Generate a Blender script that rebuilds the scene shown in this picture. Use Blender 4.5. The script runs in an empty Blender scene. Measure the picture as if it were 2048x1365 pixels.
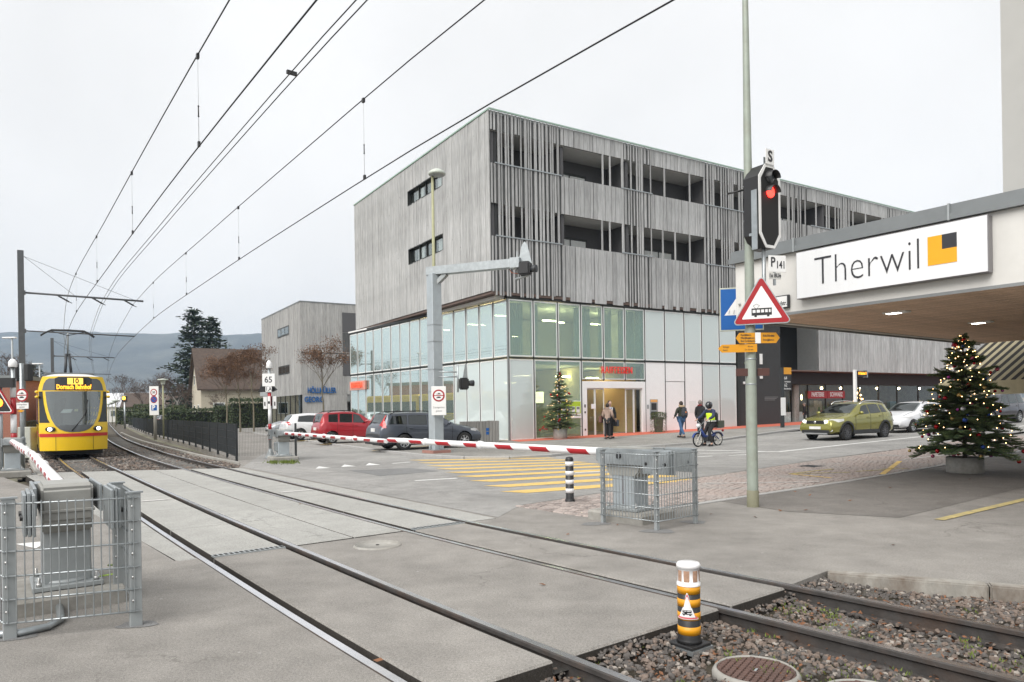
import bpy, bmesh, math, random
from mathutils import Vector, Matrix, noise as mnoise
from mathutils.geometry import tessellate_polygon
R = math.radians
PI = math.pi
scene = bpy.context.scene
col = scene.collection
# ------------------------------------------------------------------ camera
F, VH, ROLL, EYE = 1428.92, 817.62, 0.0154, 1.622      # focal length (px of a 2048 wide frame), horizon row, roll, eye height
cam_d = bpy.data.cameras.new('camera')
cam = bpy.data.objects.new('camera', cam_d)
col.objects.link(cam)
cam_d.sensor_width = 36.0
cam_d.lens = 36.0 * F / 2048.0
cam_d.shift_y = (VH - 682.5) / 2048.0
cam_d.clip_start = 0.1
cam_d.clip_end = 12000
cam.matrix_world = Matrix.Translation((0, 0, EYE)) @ Matrix.Rotation(PI / 2, 4, 'X') @ Matrix.Rotation(-ROLL, 4, 'Z')
scene.camera = cam
# ------------------------------------------------------------------ sky, sun, exposure (bright overcast)
world = bpy.data.worlds.new('World')
scene.world = world
world.use_nodes = True
wn, wl = world.node_tree.nodes, world.node_tree.links
wn.clear()
w_out = wn.new('ShaderNodeOutputWorld')
w_bg = wn.new('ShaderNodeBackground')
w_sky = wn.new('ShaderNodeTexSky')
w_sky.sky_type = 'NISHITA'
w_sky.sun_disc = False
w_sky.sun_elevation = R(48)
w_sky.sun_rotation = R(215)
w_sky.dust_density = 4.0
w_hs = wn.new('ShaderNodeHueSaturation')
w_hs.inputs['Saturation'].default_value = 0.10
w_mix = wn.new('ShaderNodeMix')
w_mix.data_type = 'RGBA'
w_mix.inputs['Factor'].default_value = 0.86          # closed cloud cover evens the sky out
w_mix.inputs['B'].default_value = (4.66, 4.66, 4.66, 1)
w_tc = wn.new('ShaderNodeTexCoord')
w_no = wn.new('ShaderNodeTexNoise')
w_no.inputs['Scale'].default_value = 2.2
w_no.inputs['Detail'].default_value = 5
w_mr = wn.new('ShaderNodeMapRange')
w_mr.inputs['From Min'].default_value = 0.3
w_mr.inputs['From Max'].default_value = 0.7
w_mr.inputs['To Min'].default_value = 0.86
w_mr.inputs['To Max'].default_value = 1.03
w_mul = wn.new('ShaderNodeMix')
w_mul.data_type = 'RGBA'
w_mul.blend_type = 'MULTIPLY'
w_mul.inputs['Factor'].default_value = 1.0
wl.new(w_tc.outputs['Generated'], w_no.inputs['Vector'])
wl.new(w_no.outputs['Fac'], w_mr.inputs['Value'])
wl.new(w_sky.outputs['Color'], w_hs.inputs['Color'])
wl.new(w_hs.outputs['Color'], w_mix.inputs['A'])
wl.new(w_mix.outputs['Result'], w_mul.inputs['A'])
wl.new(w_mr.outputs['Result'], w_mul.inputs['B'])
wl.new(w_mul.outputs['Result'], w_bg.inputs['Color'])
w_bg.inputs['Strength'].default_value = 0.096
wl.new(w_bg.outputs['Background'], w_out.inputs['Surface'])
sun_d = bpy.data.lights.new('sun', 'SUN')
sun_d.energy = 1.5
sun_d.angle = R(50)
sun_d.color = (1.0, 0.97, 0.93)
sun = bpy.data.objects.new('sun', sun_d)
col.objects.link(sun)
_az = R(215)
_dir = Vector((math.sin(_az) * math.cos(R(48)), math.cos(_az) * math.cos(R(48)), math.sin(R(48))))
sun.rotation_euler = _dir.to_track_quat('Z', 'Y').to_euler()
scene.view_settings.view_transform = 'Standard'
scene.view_settings.look = 'None'
scene.view_settings.exposure = 1.31
scene.view_settings.gamma = 1.0
scene.render.engine = 'CYCLES'
scene.cycles.use_denoising = True
scene.cycles.max_bounces = 6
scene.cycles.diffuse_bounces = 3
scene.cycles.glossy_bounces = 3
scene.cycles.transmission_bounces = 5
scene.cycles.transparent_max_bounces = 10
scene.cycles.caustics_reflective = False
scene.cycles.caustics_refractive = False
scene.cycles.volume_bounces = 0
# ------------------------------------------------------------------ survey helpers
EX, EY = -0.627, 0.779          # direction of the tracks (away)
NX, NY = 0.779, 0.627           # across the tracks, to the right
AT0 = math.atan2(NY, NX)        # heading of the across-track axis
TH = 0.563                      # heading of the bank building's street front
BX, BY = -0.892, 34.032         # its corner
def zg(x, y):                   # the street climbs gently to the east
 n = NX * x + NY * y
 return 0.016 * min(max(0.0, n - 21.0), 160.0)
def SN(s, n, z=None):
 x, y = EX * s + NX * n, EY * s + NY * n
 return Vector((x, y, zg(x, y) if z is None else z))
def ray(u, v):
 c, s = math.cos(ROLL), math.sin(ROLL)
 du, dv = u - 1024, v - VH
 return Vector(((du * c - dv * s) / F, 1.0, -(du * s + dv * c) / F))
def G(u, v, dz=0.0):            # survey a photograph pixel onto the ground
 d = ray(u, v)
 z = dz
 for _ in range(30):
  t = (z - EYE) / d.z if d.z < -1e-6 else 400.0
  t = min(max(t, 0.5), 400.0)
  z = 0.5 * z + 0.5 * (zg(d.x * t, t) + dz)
 return Vector((d.x * t, t, z - dz))
def AT(u, v, Y):
 d = ray(u, v)
 return Vector((d.x * Y, Y, EYE + d.z * Y))
def BL(x, y, z=0.0):            # bank building local -> world
 c, s = math.cos(TH), math.sin(TH)
 return Vector((BX + c * x - s * y, BY + s * x + c * y, z))
# ------------------------------------------------------------------ object helpers
def tag(o, label=None, cat=None, group=None, kind=None):
 if label: o['label'] = label
 if cat: o['category'] = cat
 if group: o['group'] = group
 if kind: o['kind'] = kind
 return o
def empty(name, loc=(0, 0, 0), rz=0.0, label=None, cat=None, group=None, kind=None, parent=None):
 o = bpy.data.objects.new(name, None)
 col.objects.link(o)
 o.empty_display_size = 0.2
 o.location = loc
 o.rotation_euler = (0, 0, rz)
 if parent: o.parent = parent
 return tag(o, label, cat, group, kind)
def link(name, me, parent=None, loc=None, rz=None):
 o = bpy.data.objects.new(name, me)
 col.objects.link(o)
 if parent: o.parent = parent
 if loc is not None: o.location = loc
 if rz is not None: o.rotation_euler = (0, 0, rz)
 return o
def copy_tree(o, parent=None):
 c = o.copy()
 col.objects.link(c)
 c.parent = parent
 for ch in list(o.children):
  copy_tree(ch, c)
 return c
class MB:
 """collects shapes; build() links them as one mesh object"""
 def __init__(s):
  s.v, s.f, s.m, s.sm = [], [], [], []
 def add(s, vs, fs, mi=0, smooth=False, mat=None):
  b = len(s.v)
  if mat is not None:
   vs = [mat @ Vector(p) for p in vs]
  s.v.extend([tuple(p) for p in vs])
  for f in fs:
   s.f.append([b + i for i in f])
   s.m.append(mi)
   s.sm.append(smooth)
  return s
 def box(s, c, d, rz=0.0, mi=0, mat=None, taper=(1, 1)):
  x, y, z = d[0] / 2, d[1] / 2, d[2] / 2
  tx, ty = taper
  vs = [(-x, -y, -z), (x, -y, -z), (x, y, -z), (-x, y, -z), (-x * tx, -y * ty, z), (x * tx, -y * ty, z), (x * tx, y * ty, z), (-x * tx, y * ty, z)]
  m = Matrix.Translation(c) @ Matrix.Rotation(rz, 4, 'Z')
  if mat is not None: m = mat @ m
  return s.add(vs, [(3, 2, 1, 0), (4, 5, 6, 7), (0, 1, 5, 4), (1, 2, 6, 5), (2, 3, 7, 6), (3, 0, 4, 7)], mi, False, m)
 def span(s, x0, x1, y0, y1, z0, z1, mi=0, mat=None):
  return s.box(((x0 + x1) / 2, (y0 + y1) / 2, (z0 + z1) / 2), (abs(x1 - x0), abs(y1 - y0), abs(z1 - z0)), 0, mi, mat)
 def bar(s, p, q, w, h, mi=0, up=(0, 0, 1)):
  p, q = Vector(p), Vector(q)
  d = q - p
  L = d.length
  d.normalize()
  upv = Vector(up)
  if abs(d.dot(upv)) > 0.99: upv = Vector((0, 1, 0))
  x = d.cross(upv).normalized()
  y = x.cross(d)
  m = Matrix(((x.x, y.x, d.x, 0), (x.y, y.y, d.y, 0), (x.z, y.z, d.z, 0), (0, 0, 0, 1)))
  m = Matrix.Translation((p + q) / 2) @ m
  return s.box((0, 0, 0), (w, h, L), 0, mi, m)
 def tube(s, pts, rad, n=8, mi=0, caps=True, smooth=True):
  pts = [Vector(p) for p in pts]
  rs = rad if isinstance(rad, (list, tuple)) else [rad] * len(pts)
  b = len(s.v)
  prev = None
  for i, p in enumerate(pts):
   if i == 0: d = pts[1] - pts[0]
   elif i == len(pts) - 1: d = pts[-1] - pts[-2]
   else: d = (pts[i + 1] - pts[i - 1])
   d.normalize()
   if prev is None:
    a = Vector((0, 0, 1)) if abs(d.z) < 0.9 else Vector((1, 0, 0))
    x = d.cross(a).normalized()
   else:
    x = (prev - d * prev.dot(d))
    x = x.normalized() if x.length > 1e-6 else d.orthogonal().normalized()
   prev = x
   y = d.cross(x)
   for k in range(n):
    a = 2 * PI * k / n
    q = p + (x * math.cos(a) + y * math.sin(a)) * rs[i]
    s.v.append(tuple(q))
  for i in range(len(pts) - 1):
   for k in range(n):
    k2 = (k + 1) % n
    s.f.append([b + i * n + k, b + i * n + k2, b + (i + 1) * n + k2, b + (i + 1) * n + k])
    s.m.append(mi); s.sm.append(smooth)
  if caps:
   s.f.append([b + k for k in range(n)][::-1]); s.m.append(mi); s.sm.append(False)
   e = b + (len(pts) - 1) * n
   s.f.append([e + k for k in range(n)]); s.m.append(mi); s.sm.append(False)
  return s
 def lathe(s, prof, n=16, mi=0, mat=None, smooth=True, caps=True):
  vs, fs = [], []
  for (r, z) in prof:
   for k in range(n):
    a = 2 * PI * k / n
    vs.append((r * math.cos(a), r * math.sin(a), z))
  for i in range(len(prof) - 1):
   for k in range(n):
    k2 = (k + 1) % n
    fs.append((i * n + k, i * n + k2, (i + 1) * n + k2, (i + 1) * n + k))
  s.add(vs, fs, mi, smooth, mat)
  if caps:
   b = len(s.v) - len(vs)
   if prof[0][0] > 1e-4:
    s.f.append([b + k for k in range(n)][::-1]); s.m.append(mi); s.sm.append(False)
   if prof[-1][0] > 1e-4:
    e = b + (len(prof) - 1) * n
    s.f.append([e + k for k in range(n)]); s.m.append(mi); s.sm.append(False)
  return s
 def prism(s, poly, z0, z1, mi=0, mat=None, axis='Z'):
  """closed polygon (ccw seen from +axis) extruded"""
  n = len(poly)
  if axis == 'Z': f = lambda a, b, c: (a, b, c)
  elif axis == 'Y': f = lambda a, b, c: (a, -c, b)     # polygon in x,z ; extruded towards -y
  else: f = lambda a, b, c: (c, a, b)                  # polygon in y,z ; extruded along x
  vs = [f(p[0], p[1], z0) for p in poly] + [f(p[0], p[1], z1) for p in poly]
  fs = [tuple(range(n))[::-1], tuple(range(n, 2 * n))]
  for i in range(n):
   j = (i + 1) % n
   fs.append((i, j, n + j, n + i))
  return s.add(vs, fs, mi, False, mat)
 def ball(s, c, r, n=10, m=6, mi=0, sc=(1, 1, 1)):
  prof = []
  for i in range(m + 1):
   a = -PI / 2 + PI * i / m
   prof.append((max(r * math.cos(a), 1e-5), r * math.sin(a)))
  mat = Matrix.Translation(c) @ Matrix.Diagonal((sc[0], sc[1], sc[2], 1))
  return s.lathe(prof, n, mi, mat, True, False)
 def mesh(s, name, mats, bevel=0.0, seg=1, angle=None):
  me = bpy.data.meshes.new(name)
  me.from_pydata(s.v, [], s.f)
  for mt in (mats if isinstance(mats, (list, tuple)) else [mats]):
   me.materials.append(mt)
  me.polygons.foreach_set('material_index', s.m)
  me.polygons.foreach_set('use_smooth', s.sm)
  if bevel > 0:
   bm = bmesh.new()
   bm.from_mesh(me)
   bmesh.ops.remove_doubles(bm, verts=bm.verts, dist=1e-5)
   ed = [e for e in bm.edges if len(e.link_faces) == 2 and e.calc_face_angle(0) > R(35)]
   bmesh.ops.bevel(bm, geom=ed, offset=bevel, segments=seg, affect='EDGES', clamp_overlap=True)
   bm.to_mesh(me)
   bm.free()
  me.update()
  return me
 def build(s, name, mats, parent=None, bevel=0.0, seg=1, loc=None, rz=None):
  return link(name, s.mesh(name, mats, bevel, seg), parent, loc, rz)
def sheet(name, poly, dz, mat, parent=None, skirt=0.0, slope=0.0, kind=None):
 """ground polygon (world xy) draped on zg()+dz, optional skirt downwards"""
 me = bpy.data.meshes.new(name)
 bm = bmesh.new()
 pv = [Vector((p[0], p[1], 0)) for p in poly]
 area = sum(pv[i].x * pv[(i + 1) % len(pv)].y - pv[(i + 1) % len(pv)].x * pv[i].y for i in range(len(pv)))
 if area < 0: pv.reverse()
 vs = [bm.verts.new(p) for p in pv]
 for t in tessellate_polygon([pv]):
  try:
   f = bm.faces.new([vs[i] for i in t])
   if f.normal.z < 0: pass
  except ValueError:
   pass
 bm.normal_update()
 for f in bm.faces:
  if f.normal.z < 0: f.normal_flip()
 bmesh.ops.bisect_plane(bm, geom=bm.verts[:] + bm.edges[:] + bm.faces[:], plane_co=SN(0, 21.0, 0), plane_no=(NX, NY, 0), dist=1e-4)
 if skirt > 0:
  be = [e for e in bm.edges if len(e.link_faces) == 1]
  ret = bmesh.ops.extrude_edge_only(bm, edges=be)
  nv = [g for g in ret['geom'] if isinstance(g, bmesh.types.BMVert)]
  nvs = set(nv)
  for v in bm.verts: v.co.z = zg(v.co.x, v.co.y) + dz - (skirt if v in nvs else 0.0)
 else:
  for v in bm.verts: v.co.z = zg(v.co.x, v.co.y) + dz
 bm.normal_update()
 bm.to_mesh(me)
 bm.free()
 me.materials.append(mat)
 o = link(name, me, parent)
 if kind: o['kind'] = kind
 return o
def text(name, body, size, mat, parent=None, mtx=None, extrude=0.004, sx=1.0, align='CENTER', bold=0.0, spacing=1.0):
 """lettering standing in the x-z plane of mtx, facing -y"""
 cu = bpy.data.curves.new(name, 'FONT')
 cu.body = body
 cu.size = size
 cu.extrude = extrude
 cu.align_x = align
 cu.align_y = 'CENTER'
 cu.offset = bold
 cu.space_character = spacing
 cu.resolution_u = 3
 tmp = bpy.data.objects.new('tmp', cu)
 col.objects.link(tmp)
 bpy.context.view_layer.update()
 dg = bpy.context.evaluated_depsgraph_get()
 me = bpy.data.meshes.new_from_object(tmp.evaluated_get(dg))
 bpy.data.objects.remove(tmp)
 bpy.data.curves.remove(cu)
 me.transform(Matrix.Rotation(PI / 2, 4, 'X') @ Matrix.Diagonal((sx, 1, 1, 1)))
 if mtx is not None: me.transform(mtx)
 me.materials.clear()
 me.materials.append(mat)
 me.name = name
 return link(name, me, parent)
# ------------------------------------------------------------------ materials
MAT = {}
def principled(name):
 m = bpy.data.materials.new(name)
 m.use_nodes = True
 nt = m.node_tree
 return m, nt, nt.nodes['Principled BSDF'], nt.nodes, nt.links
def M(name, c, rough=0.6, metal=0.0, var=0.12, scale=6.0, bump=0.0, bscale=60.0, stretch=(1, 1, 1), spec=0.5, rand=0.0, emit=0.0, emitc=None, coat=0.0, dirt=None, dscale=1.5, damount=0.5):
 """plain procedural surface: colour with noise variation, optional bump, per-object variation, second 'dirt' colour"""
 m, nt, bs, nd, lk = principled(name)
 bs.inputs['Roughness'].default_value = rough
 bs.inputs['Metallic'].default_value = metal
 bs.inputs['Specular IOR Level'].default_value = spec
 bs.inputs['Coat Weight'].default_value = coat
 bs.inputs['Coat Roughness'].default_value = 0.06
 tc = nd.new('ShaderNodeTexCoord')
 mp = nd.new('ShaderNodeMapping')
 mp.inputs['Scale'].default_value = stretch
 lk.new(tc.outputs['Object'], mp.inputs['Vector'])
 no = nd.new('ShaderNodeTexNoise')
 no.inputs['Scale'].default_value = scale
 no.inputs['Detail'].default_value = 6
 no.inputs['Roughness'].default_value = 0.62
 lk.new(mp.outputs['Vector'], no.inputs['Vector'])
 mr = nd.new('ShaderNodeMapRange')
 mr.inputs['From Min'].default_value = 0.25
 mr.inputs['From Max'].default_value = 0.75
 mr.inputs['To Min'].default_value = 1 - var
 mr.inputs['To Max'].default_value = 1 + var
 lk.new(no.outputs['Fac'], mr.inputs['Value'])
 mx = nd.new('ShaderNodeMix')
 mx.data_type = 'RGBA'
 mx.blend_type = 'MULTIPLY'
 mx.inputs['Factor'].default_value = 1
 mx.inputs['A'].default_value = (*c, 1)
 lk.new(mr.outputs['Result'], mx.inputs['B'])
 out = mx.outputs['Result']
 if dirt is not None:
  n2 = nd.new('ShaderNodeTexNoise')
  n2.inputs['Scale'].default_value = dscale
  n2.inputs['Detail'].default_value = 8
  n2.inputs['Roughness'].default_value = 0.7
  lk.new(mp.outputs['Vector'], n2.inputs['Vector'])
  r2 = nd.new('ShaderNodeMapRange')
  r2.inputs['From Min'].default_value = 0.46
  r2.inputs['From Max'].default_value = 0.72
  r2.inputs['To Max'].default_value = damount
  lk.new(n2.outputs['Fac'], r2.inputs['Value'])
  m2 = nd.new('ShaderNodeMix')
  m2.data_type = 'RGBA'
  m2.inputs['B'].default_value = (*dirt, 1)
  lk.new(r2.outputs['Result'], m2.inputs['Factor'])
  lk.new(out, m2.inputs['A'])
  out = m2.outputs['Result']
 if rand > 0:
  oi = nd.new('ShaderNodeObjectInfo')
  r3 = nd.new('ShaderNodeMapRange')
  r3.inputs['To Min'].default_value = 1 - rand
  r3.inputs['To Max'].default_value = 1 + rand
  lk.new(oi.outputs['Random'], r3.inputs['Value'])
  m3 = nd.new('ShaderNodeMix')
  m3.data_type = 'RGBA'
  m3.blend_type = 'MULTIPLY'
  m3.inputs['Factor'].default_value = 1
  lk.new(out, m3.inputs['A'])
  lk.new(r3.outputs['Result'], m3.inputs['B'])
  out = m3.outputs['Result']
 lk.new(out, bs.inputs['Base Color'])
 if bump > 0:
  nb = nd.new('ShaderNodeTexNoise')
  nb.inputs['Scale'].default_value = bscale
  nb.inputs['Detail'].default_value = 4
  lk.new(mp.outputs['Vector'], nb.inputs['Vector'])
  bp = nd.new('ShaderNodeBump')
  bp.inputs['Strength'].default_value = bump
  bp.inputs['Distance'].default_value = 0.01
  lk.new(nb.outputs['Fac'], bp.inputs['Height'])
  lk.new(bp.outputs['Normal'], bs.inputs['Normal'])
 if emit > 0:
  bs.inputs['Emission Color'].default_value = (*(emitc or c), 1)
  bs.inputs['Emission Strength'].default_value = emit
 MAT[name] = m
 return m
def glass(name, tint, refl=0.3, rough=0.02, ior=1.5, body=None, bodyfac=0.0, gcol=(0.92, 0.97, 0.96)):
 """thin pane: tinted see-through plus reflection, optional milky film"""
 m, nt, bs, nd, lk = principled(name)
 nd.remove(bs)
 tr = nd.new('ShaderNodeBsdfTransparent')
 tr.inputs['Color'].default_value = (*tint, 1)
 gl = nd.new('ShaderNodeBsdfGlossy')
 gl.inputs['Roughness'].default_value = rough
 gl.inputs['Color'].default_value = (*gcol, 1)
 lw = nd.new('ShaderNodeLayerWeight')
 lw.inputs['Blend'].default_value = 0.5
 pw = nd.new('ShaderNodeMath')
 pw.operation = 'POWER'
 pw.inputs[1].default_value = 4.5
 lk.new(lw.outputs['Facing'], pw.inputs[0])
 f0 = ((ior - 1) / (ior + 1)) ** 2
 ad = nd.new('ShaderNodeMath')
 ad.operation = 'MULTIPLY_ADD'
 ad.use_clamp = True
 ad.inputs[1].default_value = 1 - f0
 ad.inputs[2].default_value = refl + f0
 lk.new(pw.outputs[0], ad.inputs[0])
 base = tr.outputs[0]
 if body is not None:
  df = nd.new('ShaderNodeBsdfDiffuse')
  df.inputs['Color'].default_value = (*body, 1)
  mb = nd.new('ShaderNodeMixShader')
  mb.inputs[0].default_value = bodyfac
  lk.new(tr.outputs[0], mb.inputs[1])
  lk.new(df.outputs[0], mb.inputs[2])
  base = mb.outputs[0]
 mx = nd.new('ShaderNodeMixShader')
 lk.new(ad.outputs[0], mx.inputs[0])
 lk.new(base, mx.inputs[1])
 lk.new(gl.outputs[0], mx.inputs[2])
 lk.new(mx.outputs[0], nd['Material Output'].inputs['Surface'])
 MAT[name] = m
 return m
def wood_mat(name, c_lo, c_hi, knots=0.0, rand=0.12, z_stretch=0.05):
 m, nt, bs, nd, lk = principled(name)
 bs.inputs['Roughness'].default_value = 0.85
 bs.inputs['Specular IOR Level'].default_value = 0.2
 tc = nd.new('ShaderNodeTexCoord')
 oi = nd.new('ShaderNodeObjectInfo')
 ad = nd.new('ShaderNodeVectorMath')
 ad.operation = 'ADD'
 sc = nd.new('ShaderNodeVectorMath')
 sc.operation = 'SCALE'
 cb = nd.new('ShaderNodeCombineXYZ')
 for k in 'XYZ': lk.new(oi.outputs['Random'], cb.inputs[k])
 lk.new(cb.outputs[0], sc.inputs[0])
 sc.inputs['Scale'].default_value = 37.0
 lk.new(tc.outputs['Object'], ad.inputs[0])
 lk.new(sc.outputs[0], ad.inputs[1])
 mp = nd.new('ShaderNodeMapping')
 mp.inputs['Scale'].default_value = (1, 1, z_stretch)
 lk.new(ad.outputs[0], mp.inputs['Vector'])
 no = nd.new('ShaderNodeTexNoise')
 no.inputs['Scale'].default_value = 26
 no.inputs['Detail'].default_value = 8
 no.inputs['Roughness'].default_value = 0.65
 lk.new(mp.outputs[0], no.inputs['Vector'])
 cr = nd.new('ShaderNodeValToRGB')
 cr.color_ramp.elements[0].position = 0.3
 cr.color_ramp.elements[0].color = (*c_lo, 1)
 cr.color_ramp.elements[1].position = 0.68
 cr.color_ramp.elements[1].color = (*c_hi, 1)
 lk.new(no.outputs['Fac'], cr.inputs[0])
 out = cr.outputs[0]
 # broad weather streaks
 mp2 = nd.new('ShaderNodeMapping')
 mp2.inputs['Scale'].default_value = (1, 1, 0.18)
 lk.new(tc.outputs['Object'], mp2.inputs['Vector'])
 n2 = nd.new('ShaderNodeTexNoise')
 n2.inputs['Scale'].default_value = 1.3
 n2.inputs['Detail'].default_value = 7
 n2.inputs['Roughness'].default_value = 0.7
 lk.new(mp2.outputs[0], n2.inputs['Vector'])
 r2 = nd.new('ShaderNodeMapRange')
 r2.inputs['From Min'].default_value = 0.3
 r2.inputs['From Max'].default_value = 0.7
 r2.inputs['To Min'].default_value = 0.72
 r2.inputs['To Max'].default_value = 1.14
 lk.new(n2.outputs['Fac'], r2.inputs['Value'])
 r3 = nd.new('ShaderNodeMapRange')
 r3.inputs['To Min'].default_value = 1 - rand
 r3.inputs['To Max'].default_value = 1 + rand
 lk.new(oi.outputs['Random'], r3.inputs['Value'])
 mm = nd.new('ShaderNodeMath')
 mm.operation = 'MULTIPLY'
 lk.new(r2.outputs[0], mm.inputs[0])
 lk.new(r3.outputs[0], mm.inputs[1])
 fac = mm.outputs[0]
 if knots > 0:
  mp3 = nd.new('ShaderNodeMapping')
  mp3.inputs['Scale'].default_value = (3.1, 3.1, 1.9)
  lk.new(ad.outputs[0], mp3.inputs['Vector'])
  vo = nd.new('ShaderNodeTexVoronoi')
  vo.inputs['Scale'].default_value = 1.0
  lk.new(mp3.outputs[0], vo.inputs['Vector'])
  rk = nd.new('ShaderNodeMapRange')
  rk.inputs['From Min'].default_value = 0.05
  rk.inputs['From Max'].default_value = 0.10
  rk.inputs['To Min'].default_value = 1 - knots
  rk.inputs['To Max'].default_value = 1.0
  lk.new(vo.outputs['Distance'], rk.inputs['Value'])
  pk = nd.new('ShaderNodeMapRange')
  pk.inputs['From Min'].default_value = 0.5
  pk.inputs['From Max'].default_value = 0.55
  pk.inputs['To Min'].default_value = 1.0
  pk.inputs['To Max'].default_value = 0.0
  lk.new(vo.outputs['Color'], pk.inputs['Value'])
  mxk = nd.new('ShaderNodeMath')
  mxk.operation = 'MAXIMUM'
  lk.new(rk.outputs[0], mxk.inputs[0])
  lk.new(pk.outputs[0], mxk.inputs[1])
  rk = mxk
  m4 = nd.new('ShaderNodeMath')
  m4.operation = 'MULTIPLY'
  lk.new(fac, m4.inputs[0])
  lk.new(rk.outputs[0], m4.inputs[1])
  fac = m4.outputs[0]
 mx = nd.new('ShaderNodeMix')
 mx.data_type = 'RGBA'
 mx.blend_type = 'MULTIPLY'
 mx.inputs['Factor'].default_value = 1
 lk.new(out, mx.inputs['A'])
 lk.new(fac, mx.inputs['B'])
 lk.new(mx.outputs['Result'], bs.inputs['Base Color'])
 bp = nd.new('ShaderNodeBump')
 bp.inputs['Strength'].default_value = 0.35
 bp.inputs['Distance'].default_value = 0.01
 lk.new(no.outputs['Fac'], bp.inputs['Height'])
 lk.new(bp.outputs['Normal'], bs.inputs['Normal'])
 MAT[name] = m
 return m
def asphalt_mat(name, c, light=0.15, patch=0.18, spots=True, stain=(0.10, 0.09, 0.08)):
 m, nt, bs, nd, lk = principled(name)
 bs.inputs['Roughness'].default_value = 0.88
 bs.inputs['Specular IOR Level'].default_value = 0.3
 tc = nd.new('ShaderNodeTexCoord')
 def nz(scale, detail, rough, vec=None):
  n = nd.new('ShaderNodeTexNoise')
  n.inputs['Scale'].default_value = scale
  n.inputs['Detail'].default_value = detail
  n.inputs['Roughness'].default_value = rough
  lk.new(vec or tc.outputs['Object'], n.inputs['Vector'])
  return n
 def rng(sock, a, b, lo, hi):
  r = nd.new('ShaderNodeMapRange')
  r.inputs['From Min'].default_value = a
  r.inputs['From Max'].default_value = b
  r.inputs['To Min'].default_value = lo
  r.inputs['To Max'].default_value = hi
  lk.new(sock, r.inputs['Value'])
  return r.outputs[0]
 def mul(a, b):
  x = nd.new('ShaderNodeMath')
  x.operation = 'MULTIPLY'
  lk.new(a, x.inputs[0])
  lk.new(b, x.inputs[1])
  return x.outputs[0]
 grain = mul(rng(nz(150, 3, 0.7).outputs['Fac'], 0.25, 0.75, 0.45, 1.55), rng(nz(52, 5, 0.8).outputs['Fac'], 0.28, 0.72, 0.62, 1.38))
 mid = rng(nz(2.3, 8, 0.65).outputs['Fac'], 0.3, 0.7, 1 - light, 1 + light)
 big = rng(nz(0.33, 5, 0.6).outputs['Fac'], 0.3, 0.7, 1 - patch, 1 + patch)
 fac = mul(mul(grain, mid), big)
 mx = nd.new('ShaderNodeMix')
 mx.data_type = 'RGBA'
 mx.blend_type = 'MULTIPLY'
 mx.inputs['Factor'].default_value = 1
 mx.inputs['A'].default_value = (*c, 1)
 lk.new(fac, mx.inputs['B'])
 out = mx.outputs['Result']
 # soaked-in stains with ragged edges
 st = rng(nz(0.9, 9, 0.75).outputs['Fac'], 0.60, 0.74, 0.0, 0.55)
 m2 = nd.new('ShaderNodeMix')
 m2.data_type = 'RGBA'
 m2.inputs['B'].default_value = (*stain, 1)
 lk.new(st, m2.inputs['Factor'])
 lk.new(out, m2.inputs['A'])
 out = m2.outputs['Result']
 # fine wandering cracks
 wv = nd.new('ShaderNodeTexVoronoi')
 wv.feature = 'DISTANCE_TO_EDGE'
 wv.inputs['Scale'].default_value = 0.32
 dn = nz(1.4, 6, 0.7)
 av = nd.new('ShaderNodeVectorMath')
 av.operation = 'ADD'
 lk.new(tc.outputs['Object'], av.inputs[0])
 lk.new(dn.outputs['Color'], av.inputs[1])
 lk.new(av.outputs[0], wv.inputs['Vector'])
 ck = rng(wv.outputs['Distance'], 0.0015, 0.006, 0.45, 0.0)
 gate = rng(nz(0.25, 2, 0.5).outputs['Fac'], 0.5, 0.58, 0.0, 1.0)
 m3 = nd.new('ShaderNodeMix')
 m3.data_type = 'RGBA'
 m3.inputs['B'].default_value = (stain[0] * 0.6, stain[1] * 0.6, stain[2] * 0.6, 1)
 lk.new(mul(ck, gate), m3.inputs['Factor'])
 lk.new(out, m3.inputs['A'])
 out = m3.outputs['Result']
 if spots:      # trodden chewing gum and pale chippings
  vo = nd.new('ShaderNodeTexVoronoi')
  vo.inputs['Scale'].default_value = 4.3
  lk.new(tc.outputs['Object'], vo.inputs['Vector'])
  sp = rng(vo.outputs['Distance'], 0.045, 0.075, 1.0, 0.0)
  pick = rng(vo.outputs['Color'], 0.62, 0.66, 0.0, 0.6)
  m4 = nd.new('ShaderNodeMix')
  m4.data_type = 'RGBA'
  m4.inputs['B'].default_value = (0.46, 0.45, 0.43, 1)
  lk.new(mul(sp, pick), m4.inputs['Factor'])
  lk.new(out, m4.inputs['A'])
  out = m4.outputs['Result']
 lk.new(out, bs.inputs['Base Color'])
 bp = nd.new('ShaderNodeBump')
 bp.inputs['Strength'].default_value = 0.5
 bp.inputs['Distance'].default_value = 0.006
 lk.new(nz(130, 3, 0.7).outputs['Fac'], bp.inputs['Height'])
 lk.new(bp.outputs['Normal'], bs.inputs['Normal'])
 MAT[name] = m
 return m
asphalt_mat('asphalt', (0.240, 0.227, 0.209), light=0.16, patch=0.17)
asphalt_mat('asphalt_road', (0.272, 0.266, 0.254), spots=False)
asphalt_mat('asphalt_foot', (0.172, 0.161, 0.148))
asphalt_mat('asphalt_patch', (0.19, 0.19, 0.188), spots=False, light=0.08, patch=0.05)
asphalt_mat('pavement_grey', (0.255, 0.246, 0.228), spots=False)
asphalt_mat('concrete_slab', (0.335, 0.332, 0.312), spots=False, light=0.10, patch=0.10, stain=(0.22, 0.215, 0.2))
M('concrete', (0.31, 0.30, 0.275), 0.9, var=0.2, scale=9, bump=0.3, bscale=40, dirt=(0.16, 0.14, 0.11), damount=0.5)
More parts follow.
